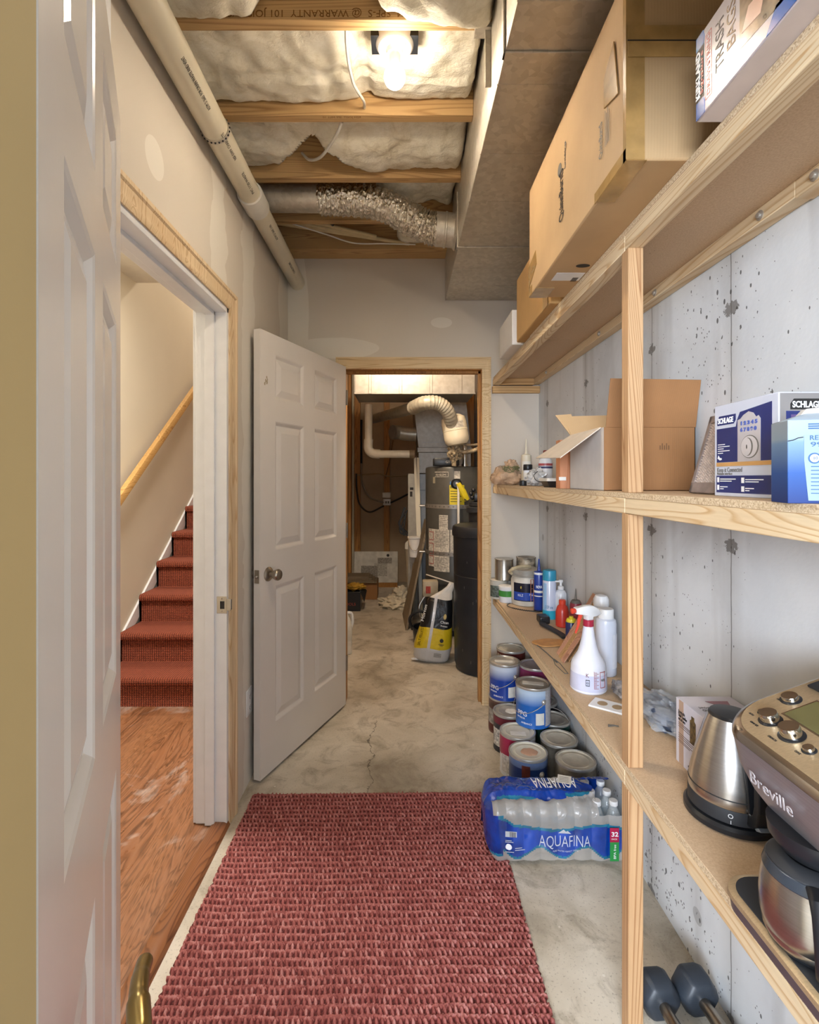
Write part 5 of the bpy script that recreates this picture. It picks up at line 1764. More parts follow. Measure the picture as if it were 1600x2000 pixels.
t = bottle('white_bottle', 'tall plain white bottle with a wide cap beside the spray bottle', 'bottle', (0.735, 1.845, ZL), [(0.033, 0), (0.036, 0.003), (0.0365, 0.008), (0.0365, 0.185), (0.034, 0.197), (0.027, 0.203)], simple('pale_bottle', '#ced3e0', 0.25, var=0.02),
           [(0.0265, 0.200), (0.0275, 0.202), (0.0275, 0.232), (0.025, 0.236)], WHITE, (('label', 0.0368, 0.030, 0.150, -75, 30, simple('pale_label', '#dadbe3', 0.4)),))
t = bottle('white_bottle', 'white bottle with a rounded cap tucked behind the tall plain bottle', 'bottle', (0.775, 1.99, ZL), [(0.03, 0), (0.033, 0.003), (0.033, 0.20), (0.025, 0.21)], WB, [(0.025, 0.21), (0.029, 0.212), (0.029, 0.235), (0.022, 0.249), (0.01, 0.253)], WHITE)

# leaning slats
t = thing('wood_shims', 'bundle of pinkish wood slats leaning on the wall behind the spray bottle', 'wood slats', (0.615, 1.95, ZL))
SHM = wood('pink_shim', '#cf9e84', '#a06c56', 'Z', knots=False)
SHT = wood('tan_shim', '#c9a070', '#94683f', 'Z', knots=False)
for k, (b0, b1, t0, t1, hh, mt_) in enumerate(((0.0, 0.035, 0.085, 0.12, 0.205, SHM), (0.04, 0.075, 0.125, 0.16, 0.215, SHT), (0.08, 0.115, 0.165, 0.195, 0.225, SHM), (0.01, 0.05, 0.10, 0.14, 0.185, SHT))):
    dx = 0.010 * (k == 3)
    P = [Vector(p) for p in ((0.004 * k + dx, b0, 0.001), (0.004 * k + dx, b1, 0.001), (0.185 + dx * 0.5, t1, hh), (0.185 + dx * 0.5, t0, hh))]
    n = (P[1] - P[0]).cross(P[3] - P[0]).normalized() * 0.0045
    mb = MB(); mb.loft([P, [p + n for p in P]]); build('slat', mb, mt_, t, bevel=0.0008)
t = thing('slate_tile', 'dark grey tile leaning on the wall between the shims and the white bottle', 'tile', (0.765, 1.93, ZL), 0, None, (0, R(8), 0))
mb = MB(); mb.box((-0.02, 0, 0.002), (-0.012, 0.11, 0.17)); build('tile_body', mb, simple('slate', '#4b4f57', 0.6, var=0.25, vs=30), t)

# WD can, red sprayer, pump bottle, screwdriver
t = bottle('lubricant_can', 'small blue spray can with a yellow dome behind the spray bottle', 'spray can', (0.728, 2.20, ZL), [(0.022, 0), (0.0235, 0.002), (0.0235, 0.085), (0.021, 0.09)], simple('can_navy', '#232a5c', 0.3), [(0.0215, 0.088), (0.022, 0.091), (0.018, 0.102), (0.009, 0.106), (0.009, 0.112)], simple('can_yellow', '#d9c72f', 0.4))
text('WD', 0.018, simple('can_red', '#c54b38', 0.4), t, (0, 0, 0.05), cyl=(0.0242, 235), fit=0.025)
t = bottle('red_bottle', 'short red bottle partly hidden behind the white spray head', 'bottle', (0.765, 2.44, ZL), [(0.028, 0), (0.031, 0.004), (0.031, 0.07), (0.024, 0.095), (0.014, 0.105)], simple('red_bottle', '#c33a2c', 0.3),
           [(0.014, 0.104), (0.016, 0.106), (0.016, 0.124), (0.013, 0.127)], simple('red_trigger', '#d3452f', 0.35))
t = bottle('pump_bottle', 'small white pump bottle beyond the teal capped spray can', 'bottle', (0.795, 2.56, ZL), [(0.026, 0), (0.028, 0.003), (0.028, 0.13), (0.02, 0.145), (0.012, 0.15)], WB, [(0.014, 0.15), (0.015, 0.152), (0.015, 0.165), (0.006, 0.168), (0.006, 0.185), (0.011, 0.186), (0.011, 0.197), (0.008, 0.199)], WHITE)
mb = MB(); mb.box((-0.03, -0.005, 0.186), (0.0, 0.005, 0.194)); build('spout', mb, WHITE, t, bevel=0.002)
t = bottle('pointed_bottle', 'dark red bottle with a thin metal spout behind the red sprayer', 'bottle', (0.790, 2.325, ZL), [(0.024, 0), (0.027, 0.003), (0.027, 0.12), (0.024, 0.14)], simple('maroon_plastic', '#8c2f3c', 0.4), [(0.022, 0.138), (0.024, 0.14), (0.018, 0.152), (0.005, 0.156), (0.002, 0.20), (0.001, 0.205)], INKG)

# aerosol can with teal cap
t = bottle('spray_can', 'tall white and blue aerosol can with a teal cap', 'spray can', (0.762 - 0.018, 2.58, ZL), [(0.031, 0), (0.033, 0.002), (0.033, 0.19), (0.030, 0.198)], simple('can_white_blue', '#c3c9dc', 0.2, var=0.02),
           [(0.0315, 0.192), (0.0335, 0.194), (0.0335, 0.236), (0.031, 0.243), (0.02, 0.246)], simple('teal_cap', '#2f8fae', 0.35), (('teal_base_band', 0.0331, 0.002, 0.045, 0, 359, simple('teal_print', '#2aa0bd', 0.3)), ('blue_panel', 0.0333, 0.045, 0.18, 190, 230, simple('sky_print', '#8fb2d6', 0.3))))
text('STEP one', 0.022, simple('teal_ink', '#1f6f9b', 0.4), t, (0, 0, 0.055), cyl=(0.0337, 215), fit=0.04)
# caulk tube blue
t = bottle('caulk_tube', 'blue caulk tube with a grey tip beside the teal capped can', 'tube', (0.730, 2.725, ZL), [(0.0255, 0), (0.0265, 0.002), (0.0265, 0.205), (0.025, 0.21), (0.010, 0.214), (0.008, 0.222), (0.0035, 0.275), (0.002, 0.277)], simple('caulk_blue', '#203c8f', 0.3),
           None, None, (('white_band', 0.0266, 0.195, 0.206, 0, 359, WHITE), ('pale_band', 0.0266, 0.10, 0.112, 180, 350, PAPER), ('pale_band', 0.0266, 0.08, 0.085, 180, 350, PAPER), ('base_cap', 0.0266, 0.0, 0.008, 0, 359, BLACK)))
text('NOVA', 0.020, WHITEI, t, (0, 0, 0.125), cyl=(0.0272, 222), fit=0.033, bold=0.0005)

# gallon tub of primer, black label
BLK = simple('label_black', '#15182a', 0.25)
t = thing('primer_tub', 'dripped white gallon tub with a black and blue label on the lower shelf', 'tub', (0.700, 2.885, ZL))
TUB = simple('grubby_white_plastic', '#c8c2b6', 0.45, var=0.12, vs=14)
mb = MB(); mb.lathe([(0.075, 0), (0.080, 0.004), (0.082, 0.02), (0.083, 0.135), (0.080, 0.145), (0.076, 0.155), (0.076, 0.162)], 48); build('tub_body', mb, TUB, t)
mb = MB(); mb.lathe([(0.079, 0.158), (0.0845, 0.160), (0.0845, 0.166), (0.080, 0.168), (0.080, 0.180), (0.085, 0.181), (0.085, 0.196), (0.080, 0.199), (0.066, 0.197), (0.001, 0.196)], 48); build('lid', mb, simple('grey_lid', '#9c978d', 0.4, var=0.12), t)
mb = MB(); mb.arc(0.0835, 0.030, 0.128, 205, 330, 22); build('label', mb, BLK, t)
mb = MB(); mb.arc(0.0841, 0.034, 0.078, 207, 328, 22); build('blue_panel', mb, simple('label_blue', '#2546a0', 0.3), t)
text('KILZ', 0.018, WHITEI, t, (0, 0, 0.056), cyl=(0.0848, 225), fit=0.03); text('Premium', 0.015, WHITEI, t, (0, 0, 0.062), cyl=(0.0848, 268), fit=0.05)
mb = MB(); mb.sphere((0.0845 * math.cos(R(238)), 0.0845 * math.sin(R(238)), 0.105), 0.008, seg=8, rings=5, sc=(0.5, 0.3, 1)); build('gold_mark', mb, simple('gold_mark', '#c9b04a', 0.4), t)
mb = MB()
for a in (274, 284): mb.tube([(0.0855 * math.cos(R(a)), 0.0855 * math.sin(R(a)), z) for z in (0.15, 0.11, 0.07, 0.03)], [0.003, 0.002, 0.0026, 0.0018], 6)
for z in (0.15, 0.125, 0.10, 0.04): mb.arc(0.085, z, z + 0.002, 273, 285, 4, t=0.001)
build('copper_drip', mb, simple('copper_drip', '#a8705a', 0.4), t)
mb = MB(); mb.tube(bez([(-0.08, -0.01, 0.17), (-0.10, -0.03, 0.185), (-0.085, -0.06, 0.205), (-0.05, -0.05, 0.215), (0.0, -0.02, 0.212), (0.03, 0.01, 0.205)], 7), [0.004] + [0.008] * 34 + [0.003], 8)
build('dried_paint_rag', mb, simple('cream_rag', '#c6b795', 0.8, var=0.15), t)
# black spiral cord
mb = MB()
base = bez([(-0.06, 0.06, 0.008), (-0.085, 0.02, 0.006), (-0.07, -0.035, 0.006), (-0.02, -0.085, 0.006), (0.03, -0.11, 0.006), (0.055, -0.115, 0.006)], 30)
mb.tube(base, 0.0022, 8)
pts = []
for i, p in enumerate(base):
    if i > 60: pts.append(Vector((p.x, p.y, 0.006)) + Vector((0, math.cos(i * 1.3), math.sin(i * 1.3))) * 0.004)
mb.tube(pts, 0.0011, 6)
tag(build('spiral_cord', mb, BLACK, None, loc=(0.665, 2.80, ZL)), 'black coiled cord lying round the front of the primer tub', 'cord')

def quart(name, label, loc, mat, r=0.055, h=0.125, group=None, drips=None, labm=None):
    t = thing(name, label, 'can', loc, 0, group)
    mb = MB(); mb.lathe([(r, 0), (r + 0.0015, 0.002), (r, 0.005), (r, h - 0.006), (r + 0.002, h - 0.004), (r + 0.002, h)], 40); build('can_body', mb, mat, t)
    mb = MB(); mb.lathe([(r * 0.97, h - 0.001), (r * 0.93, h + 0.001), (r * 0.80, h - 0.001), (r * 0.76, h - 0.004), (0.001, h - 0.004)], 40); build('lid', mb, TIN, t)
    if labm:
        mb = MB(); mb.arc(r + 0.0002, 0.012, h - 0.03, 190, 340, 16); build('label', mb, labm, t)
    return t
quart('paint_can', 'small white and green can under the bare silver can', (0.575, 3.03, ZL), simple('off_white_can', '#b9b6ac', 0.4, var=0.1), 0.052, 0.108, 'cans on the far lower shelf', None, simple('label_mix', '#5f6a63', 0.4, var=0.4, vs=70))
t = bottle('putty_tub', 'short white tub with a green band in front of the small stacked cans', 'tub', (0.600, 2.93, ZL), [(0.040, 0), (0.042, 0.003), (0.044, 0.075), (0.044, 0.078)], WB, [(0.045, 0.076), (0.046, 0.078), (0.046, 0.09), (0.042, 0.092)], WHITE, (('green_band', 0.0445, 0.035, 0.068, 180, 359, simple('green_print', '#3f8a3c', 0.35)),))
quart('paint_can', 'bare silver can stacked at the far corner of the lower shelf', (0.605, 3.03, ZL + 0.108), simple('bare_tin', '#aeaaa2', 0.25, 0.9, var=0.06), 0.053, 0.122, 'cans on the far lower shelf')
quart('paint_can', 'paint spattered can behind the primer tub, its lower half hidden', (0.735, 3.03, ZL + 0.125), simple('spattered_tin', '#a39682', 0.5, 0.3, var=0.45, vs=24), 0.055, 0.115, 'cans on the far lower shelf')
quart('paint_can', 'hidden lower can carrying the paint spattered can', (0.735, 3.035, ZL), TIN, 0.055, 0.125, 'cans on the far lower shelf')

# pry tool, leather pad and rod
t = thing('pry_tool', 'black bent pry tool lying beyond the leather pad', 'tool', (0.690, 2.40, ZL))
mb = MB()
path = bez([(0.0, 0.10, 0.008), (-0.02, 0.04, 0.012), (0.0, -0.03, 0.010), (0.022, -0.10, 0.006), (0.028, -0.15, 0.005)], 8)
for a, b in zip(path[:-1], path[1:]):
    d = (b - a).normalized(); w = Vector((-d.y, d.x, 0)) * 0.013; tt = Vector((0, 0, 0.005))
    mb.loft([[a - w - tt, a + w - tt, a + w + tt, a - w + tt], [b - w - tt, b + w - tt, b + w + tt, b - w + tt]])
build('steel_bar', mb, BLACKM, t)
mb = MB(); mb.box((-0.022, 0.075, 0.0), (0.028, 0.145, 0.034)); build('handle_block', mb, BLACK, t, bevel=0.006)
mb = MB()
n = 36
ring = []
for k in range(n):
    a = 2 * PI * k / n
    rx, ry = 0.068, 0.062
    q = 1 + 0.10 * math.sin(a * 2 + 1) + 0.04 * math.sin(a * 5)
    ring.append((rx * math.cos(a) * q, ry * math.sin(a) * q if math.sin(a) < 0 else ry * 0.75 * math.sin(a) * q))
mb.loft([[Vector((x, y, 0.0012)) for x, y in ring], [Vector((x, y, 0.006)) for x, y in ring]])
tag(build('leather_pad', mb, simple('orange_leather', '#c59055', 0.6, var=0.1, vs=30), None, loc=(0.630, 2.19, ZL + 0.0002), rot=(0, 0, 0.1), bevel=0.0015), 'flat orange leaf shaped pad lying on the lower shelf', 'pad')
t = thing('metal_rod', 'thin bent metal rod lying in front of the orange pad', 'rod', (0.578, 2.06, ZL))
mb = MB(); mb.tube([(-0.008, 0.095, 0.003), (0.004, 0.0, 0.003), (0.012, -0.09, 0.003), (0.014, -0.11, 0.003)], 0.0022, 8); build('rod_wire', mb, INKG, t)
mb = MB(); mb.tube([(0.010, -0.07, 0.003), (0.000, -0.13, 0.003), (0.008, -0.22, 0.003), (0.020, -0.22, 0.003), (0.022, -0.12, 0.003), (0.014, -0.07, 0.003)], 0.0014, 8); build('wire_loop', mb, INKG, t)

# ------------------------------------------------------------------ paint cans on the floor
def paint_can(label, x, y, z, body, lid=None, h=0.190, r=0.0825, ear=None, labels=(), rz=0.0, handle=None, blob=None, seg=48):
    t = thing('paint_can', label, 'paint can', (x, y, z), rz, 'paint cans stacked on the floor under the lower shelf')
    mb = MB(); mb.lathe([(r - 0.002, 0), (r, 0.001), (r, 0.006), (r - 0.0012, 0.009), (r - 0.0012, h - 0.014), (r, h - 0.010)], seg); build('can_body', mb, body, t)
    mb = MB(); mb.lathe([(r, h - 0.012), (r + 0.001, h - 0.004), (r, h), (r - 0.004, h), (r - 0.005, h - 0.005)], seg, cap=False); build('rim', mb, TIN, t)
    mb = MB(); mb.lathe([(r - 0.003, h - 0.006), (r - 0.006, h - 0.001), (r - 0.009, h - 0.0005), (r - 0.012, h - 0.005), (r - 0.024, h - 0.0055), (r - 0.027, h - 0.004), (r - 0.03, h - 0.0055), (0.001, h - 0.0055)], seg); build('lid', mb, lid or TIN, t)
    for nm, z0, z1, a0, a1, m in labels:
        mb = MB(); mb.arc(r - 0.0012 + (0.0006 if nm == 'label' else 0.0012), z0, z1, a0, a1, 24); build(nm, mb, m, t)
    if ear is not None:
        c = Vector((r * math.cos(R(ear)), r * math.sin(R(ear)), h * 0.66)); n = Vector((math.cos(R(ear)), math.sin(R(ear)), 0))
        M = Matrix.Translation(c - n * 0.002) @ n.to_track_quat('Z', 'Y').to_matrix().to_4x4()
        mb = MB(); mb.lathe([(0.013, 0), (0.012, 0.004), (0.008, 0.006), (0.006, 0.009), (0.001, 0.010)], 20, M=M); build('handle_ear', mb, TIN, t)
        if handle == 'down' or handle is None:
            s = Vector((-n.y, n.x, 0))
            pts = []
            for k in range(15):
                a = R(ear) - (PI * k / 14)
                rr_ = r + 0.008
                pts.append((rr_ * math.cos(a), rr_ * math.sin(a), h * 0.66 - 0.062 * math.sin(PI * k / 14)))
            mb = MB(); mb.tube(pts, 0.0014, 8); build('wire_handle', mb, TIN, t)
        elif handle == 'up':
            pts = []
            for k in range(15):
                a = PI * k / 14
                pts.append((n.x * (r + 0.006) * math.cos(a), n.y * (r + 0.006) * math.cos(a), h * 0.66 + 0.115 * math.sin(a)))
            mb = MB(); mb.tube(pts, 0.0014, 8); build('wire_handle', mb, TIN, t)
    if blob:
        nm, mat, bx, by, bw, bh, br = blob
        mb = MB()
        M = Matrix.Rotation(br, 4, 'Z')
        if nm == 'paper_sticker':
            P = [M @ Vector((bx + a * bw, by + b * bh, h - 0.0052)) for a, b in ((-1, -1), (1, -1), (1, 1), (-1, 1))]
            mb.loft([P, [p + Vector((0, 0, 0.0008)) for p in P]])
        else:
            for q in range(6):
                a = q * 1.1
                mb.sphere((bx + bw * 0.5 * math.cos(a), by + bh * 0.5 * math.sin(a), h - 0.0055), bw * 0.62, seg=12, rings=6, sc=(1, 1, 0.10))
        build(nm, mb, mat, t)
    return t


def m_bluecan(name, top, bot, h=0.17):
    t = NT(name)
    z = t.xyz(t.coords())[2]
    t.col(t.ramp(t.math('DIVIDE', z, 0.19), [(0.1, lin(bot)), (0.55, lin(bot)), (0.85, lin(top))]))
    t.rough(0.25); t.b.inputs['Coat Weight'].default_value = 0.4
    return t.m
BC1 = m_bluecan('blue_fade_label', '#c9d4e4', '#123c96')
BC2 = m_bluecan('bright_blue_fade_label', '#bcd2e8', '#1d60b2')
GRT = simple('small_print_grey', '#b3b1b4', 0.35, var=0.12, vs=120)
MAR = simple('maroon_label', '#6d2032', 0.35, var=0.08)
DRD = simple('dark_red_label', '#5d211c', 0.4, var=0.1)
TINP = simple('paint_smeared_tin', '#a79f8f', 0.4, 0.35, var=0.3, vs=16)
DIRT = simple('dusty_lid', '#b8b09f', 0.6, 0.0, var=0.15, vs=18)
LIDW = simple('white_paint_lid', '#cbc7b8', 0.5, var=0.06, vs=12)
WLID = simple('grey_worn_lid', '#9b968b', 0.5, 0.1, var=0.2, vs=18)
DK = simple('dark_can_print', '#33343a', 0.4, var=0.3, vs=60)
def blue_text(t, s1='HI', r=0.0825):
    text('PPG', 0.030, WHITEI, t, (0, 0, 0.055), cyl=(r + 0.0006, 200), fit=0.05)
    text('INTERIOR', 0.011, WHITEI, t, (0, 0, 0.040), cyl=(r + 0.0006, 198), fit=0.045)
    text('AMBIANCE', 0.012, WHITEI, t, (0, 0, 0.018), cyl=(r + 0.0006, 215), fit=0.055)
# floor layer
paint_can('rusty red and grey paint can, floor layer nearest the utility doorway casing', 0.558, 2.800, 0, simple('red_grey_can', '#6b4a42', 0.4, var=0.3, vs=30), labels=(('label', 0.012, 0.13, 170, 340, simple('pale_grey_print', '#9d958b', 0.4, var=0.3, vs=60)), ('label_band', 0.012, 0.05, 170, 340, DRD)))
paint_can('maroon rimmed paint can with lettered side in front of the rusty red can', 0.550, 2.612, 0, DK, WLID, labels=(('label', 0.14, 0.175, 170, 350, MAR), ('label_band', 0.03, 0.115, 185, 260, simple('lettered_print', '#cfc9c0', 0.4, var=0.4, vs=90))), blob=('paint_blob', PAPER, 0.01, 0.0, 0.03, 0.025, 0))
paint_can('crimson and white paint can with a paper sticker on its lid', 0.543, 2.402, 0, WB, LIDW, labels=(('label', 0.095, 0.178, 150, 300, simple('crimson_label', '#9c2748', 0.3)), ('label_band', 0.02, 0.10, 200, 290, simple('white_print', '#d6d3d3', 0.4, var=0.2, vs=90))), blob=('paper_sticker', PAPER, 0.0, -0.02, 0.035, 0.018, -0.1))
t = paint_can('blue labelled can with a brown drip, floor layer nearest the water bottles', 0.548, 2.222, 0, simple('deep_blue_can', '#1f3f7a', 0.3, var=0.1), LIDW, ear=-60, handle='down', labels=(('label', 0.150, 0.178, 180, 350, simple('slate_band', '#5a6d92', 0.3)), ('label_band', 0.01, 0.165, 238, 262, simple('brown_drip', '#5b2b22', 0.4, var=0.2, vs=50)), ('label_band', 0.015, 0.09, 190, 232, PAPER)), blob=('paint_blob', simple('dried_tan_paint', '#c09a80', 0.6), 0.005, 0.0, 0.034, 0.026, 0))
paint_can('plain dusty grey lidded can between the blue can and the wall', 0.716, 2.334, 0, simple('dusty_can', '#6e675c', 0.45, 0.2, var=0.25, vs=25), DIRT, ear=200, handle='down')
paint_can('paint smeared tin with a ringed tan lid closest to the water bottles by the wall', 0.731, 2.155, 0, TINP, DIRT, labels=())
paint_can('dark green can with its wire handle raised behind the bright blue can', 0.745, 2.525, 0, simple('dark_green_can', '#1f4741', 0.3, var=0.15), WLID, ear=-20, handle='up')
paint_can('dark can mostly hidden at the back of the floor layer', 0.745, 2.735, 0, DK, WLID)
paint_can('maroon can hidden in the far corner of the floor layer', 0.640, 3.000, 0, DRD, WLID)
# second layer
t = paint_can('blue and white fading paint can on top of the rusty red can', 0.560, 2.790, 0.190, BC1, ear=-58, labels=(('label', 0.01, 0.178, -52, 20, GRT), ('label_band', 0.02, 0.075, -88, -58, PAPER)), blob=('paper_sticker', PAPER, -0.005, 0.0, 0.048, 0.016, -0.15)); blue_text(t)
t = paint_can('bright blue and white fading paint can, foremost of the upper layer', 0.637, 2.488, 0.190, BC2, ear=-66, labels=(('label', 0.01, 0.178, -60, 20, GRT), ('label_band', 0.02, 0.075, -95, -66, PAPER)), blob=('paper_sticker', PAPER, 0.0, 0.005, 0.05, 0.018, -0.25)); blue_text(t)
paint_can('purple sided can with a plain lid, upper layer under the shelf edge', 0.712, 2.735, 0.190, simple('purple_can', '#7d2253', 0.3, var=0.06), simple('grey_lilac_lid', '#9a9399', 0.4, 0.2, var=0.08), ear=150, handle='down')
paint_can('dark red can with white lettering in the far corner of the upper layer', 0.640, 3.000, 0.190, DRD, DIRT, labels=(('label', 0.11, 0.165, 190, 255, simple('lettered_print2', '#c9c0b0', 0.4, var=0.45, vs=60)),), ear=-40, handle='down')

# ------------------------------------------------------------------ water bottle pack
WX0, WX1, WY0, WY1 = 0.315, 0.795, 1.825, 2.010
t = thing('water_bottle_pack', 'shrink wrapped pack of clear water bottles in torn blue printed film on the floor', 'bottle pack', (0.555, 1.945, 0))
PO = Vector((-0.555, -1.945, 0))
CLR = NT('clear_bottle'); CLR.col(lin('#dfe5e6')); CLR.rough(0.08); CLR.b.inputs['Alpha'].default_value = 0.30; CLR.b.inputs['Specular IOR Level'].default_value = 0.9; CLR = CLR.m
BLUEF = simple('blue_film', '#0f3f9e', 0.18, var=0.25, vs=14, coat=0.8, bump=0.5, bs=24)
TEALF = simple('teal_film', '#1f6f8e', 0.18, var=0.2, vs=20, coat=0.6, bump=0.4, bs=24)
FILM = m_film('wrap_film', '#c3bdb6', 0.52)
pitch = 0.0605
proto = None
for i in range(8):
    for j in range(3):
        if i < 6 and j < 1: continue
        x = WX0 + 0.028 + pitch * i; y = WY0 + 0.030 + pitch * j
        loc = Vector((x, y, 0.002)) + PO
        if proto is None:
            mb = MB(); mb.lathe([(0.022, 0), (0.028, 0.004), (0.0295, 0.012), (0.0285, 0.03), (0.0295, 0.045), (0.0280, 0.06), (0.0292, 0.075), (0.0295, 0.125), (0.027, 0.145), (0.018, 0.168), (0.0125, 0.180), (0.0125, 0.185), (0.0145, 0.186), (0.0145, 0.189)], 20)
            proto = build('bottle', mb, CLR, t)
            mb = MB(); mb.lathe([(0.0145, 0.188), (0.0152, 0.189), (0.0152, 0.202), (0.014, 0.204)], 18)
            pc = build('bottle_cap', mb, WHITE, proto)
            mb = MB(); mb.lathe([(0.0298, 0.078), (0.0298, 0.120)], 20, cap=False)
            pl = build('bottle_label', mb, TEALF, proto)
            proto.location = loc
        else:
            b = proto.copy(); COL.objects.link(b); b.parent = t; b.location = loc
            c = pc.copy(); COL.objects.link(c); c.parent = b
            c = pl.copy(); COL.objects.link(c); c.parent = b
def scal(x): return 0.006 *  abs(math.cos(PI * (x - WX0 - 0.028) / pitch))
def section(x):
    """list of (y, z) round the pack from front bottom to back bottom"""
    pts = []
    e = max(0.0, (WX0 + 0.03 - x) / 0.045)
    yf, yb = WY0 - 0.004 - scal(x), WY1 + 0.004
    wv = 0.004 * noise.noise(Vector((x * 20, 1.0, 0)))
    for k in range(33):
        z = 0.012 + 0.150 * k / 32
        pts.append((yf + 0.003 * noise.noise(Vector((x * 22, z * 30, 0))) + (0.004 if k == 0 else 0), z))
    for k in range(1, 6):
        a = R(90 * k / 6)
        pts.append((yf + 0.045 * (1 - math.cos(a)), 0.162 + 0.044 * math.sin(a)))
    for k in range(40):
        y = yf + 0.05 + (yb - yf - 0.085) * k / 39
        pts.append((y, 0.2165 + 0.010 * noise.noise(Vector((x * 16, y * 16, 5))) + 0.005 * abs(noise.noise(Vector((x * 45, y * 40, 9)))) - (0.018 * math.sin(PI * min(1, max(0, (1.89 - y) / 0.07))) if x < 0.7 else 0)))
    for k in range(1, 6):
        a = R(90 * k / 6)
        pts.append((yb - 0.035 + 0.035 * math.sin(a), 0.168 + 0.042 * math.cos(a)))
    for k in range(8):
        pts.append((yb, 0.165 - 0.15 * k / 7))
    if e > 0:
        cy, cz = (WY0 + WY1) / 2, 0.11
        s = math.sqrt(max(0.0, 1 - min(1, e) ** 2))
        s = 0.18 + 0.82 * s
        pts = [(cy + (p[0] - cy) * s, cz + (p[1] - cz) * s) for p in pts]
    return pts
xs = [WX0 - 0.015 + (WX1 + 0.014 - WX0 + 0.0) * k / 320 for k in range(321)]
S = [section(x) for x in xs]
mbs = {'blue': MB(), 'teal': MB(), 'clear': MB()}
NS = len(S[0])
for i in range(320):
    x = xs[i]
    for j in range(NS - 1):
        y, z = S[i][j]
        w = 0.5 + 0.5 * math.cos(2 * PI * (x - 0.33) / 0.16)
        kind = 'clear'
        if j < 33:
            lo = 0.026 + 0.040 * w * (1 if x > 0.36 else 0.3)
            hi = 0.122 + 0.008 * math.sin(x * 20)
            if x < 0.40: hi += (0.40 - x) * 0.6
            if lo < z < hi: kind = 'blue'
            elif hi <= z < hi + 0.010 or lo - 0.008 < z <= lo: kind = 'teal'
        elif j < 38:
            kind = 'blue' if x < 0.325 else 'clear'
        else:
            ed = 1.868 + 0.010 * math.sin(x * 17 + 1) + (0.025 if x > 0.6 else 0)
            if x < 0.345: ed -= 0.2
            if y > ed: kind = 'blue'
            elif y > ed - 0.012: kind = 'teal'
            if 0.56 < x < 0.60 + (y - 1.9) * 0.3 and y > 1.95: kind = 'clear'
            if x > 0.69 + 0.02 * math.sin(y * 60): kind = 'clear' if y < 1.96 else kind
        if x > 0.70 and j >= 33 and kind == 'clear': continue
        if j > 76: kind = 'blue' if kind != 'clear' else 'clear'
        m = mbs[kind]
        P = [(xs[i], *S[i][j]), (xs[i + 1], *S[i + 1][j]), (xs[i + 1], *S[i + 1][j + 1]), (xs[i], *S[i][j + 1])]
        m._quad([m.bm.verts.new(Vector(p) + PO) for p in P])
for k, nm, mt in (('blue', 'printed_film', BLUEF), ('teal', 'film_edge', TEALF), ('clear', 'clear_film', FILM)):
    bmesh.ops.remove_doubles(mbs[k].bm, verts=mbs[k].bm.verts, dist=1e-5)
    build(nm, mbs[k], mt, t, angle=80)
def on_front(ob):
    for v in ob.data.vertices:
        v.co.y = WY0 - 0.004 - scal(v.co.x + 0.555) - 0.0035 - 1.945
o = text('AQUAFINA', 0.058, WHITEI, t, (0.486 - 0.555, 0, 0.066), (1, 0, 0), UP, fit=0.182, bold=-0.0004); on_front(o)
o = text('PURE WATER PERFECT TASTE', 0.008, WHITEI, t, (0.535 - 0.555, 0, 0.048), (1, 0, 0), UP, fit=0.09); on_front(o)
for_top = text('AQUAFINA', 0.088, WHITEI, t, (0.655 - 0.555, 1.955 - 1.945, 0.2265), (-1, 0, 0), (0, -1, 0), fit=0.165)
o = decal(t, 'mountain_mark', (0.555 - 0.555, 0, 0.112), (1, 0, 0), UP, [[(0, 0), (0.045, 0), (0.032, 0.012), (0.026, 0.009), (0.018, 0.016)]], WHITEI); on_front(o)
o = decal(t, 'barcode', (0.367 - 0.555, 0, 0.100), (1, 0, 0), UP, [(0, 0, 0.04, 0.020)], WHITEI); on_front(o)
o = decal(t, 'barcode_bars', (0.367 - 0.555, -0.0012, 0.101), (1, 0, 0), UP, [(0.002 + k * 0.004, 0, 0.004 + k * 0.004, 0.018) for k in range(9)], INK); on_front(o)
for v in o.data.vertices: v.co.y -= 0.0008
o = decal(t, 'printed_lines', (0.367 - 0.555, 0, 0.06), (1, 0, 0), UP, [(0, 0.026, 0.022, 0.0285), (0, 0.021, 0.028, 0.0235), circ(0.012, 0.004, 0.011), (0.0, -0.014, 0.03, -0.0115), (0.034, 0.0, 0.06, 0.0025), (0.034, -0.007, 0.07, -0.0045)], WHITEI); on_front(o)
mb = MB(); mb.box((0.736 - 0.555, WY0 - 0.0155 - 1.945, 0.085), (0.768 - 0.555, WY0 - 0.0148 - 1.945, 0.135)); build('red_badge', mb, simple('magenta_red', '#b01f48', 0.25), t)
mb = MB(); mb.box((0.736 - 0.555, WY0 - 0.0155 - 1.945, 0.018), (0.768 - 0.555, WY0 - 0.0148 - 1.945, 0.085)); build('green_badge', mb, simple('badge_green', '#2e9448', 0.25), t)
text('32', 0.022, WHITEI, t, (0.740 - 0.555, WY0 - 0.0158 - 1.945, 0.106), (1, 0, 0), UP, fit=0.024, bold=0.0005)
text('PACK', 0.007, WHITEI, t, (0.741 - 0.555, WY0 - 0.0158 - 1.945, 0.094), (1, 0, 0), UP, fit=0.02)
text('BPA free', 0.012, WHITEI, t, (0.757 - 0.555, WY0 - 0.0158 - 1.945, 0.026), (0, 0, 1), (-1, 0, 0), fit=0.05)
decal(t, 'paper_label', (0.585 - 0.555, 1.925 - 1.945, 0.2285), (0.9, -0.3, 0), (0.3, 0.9, 0), [(0, 0, 0.05, 0.055)], PAPER)
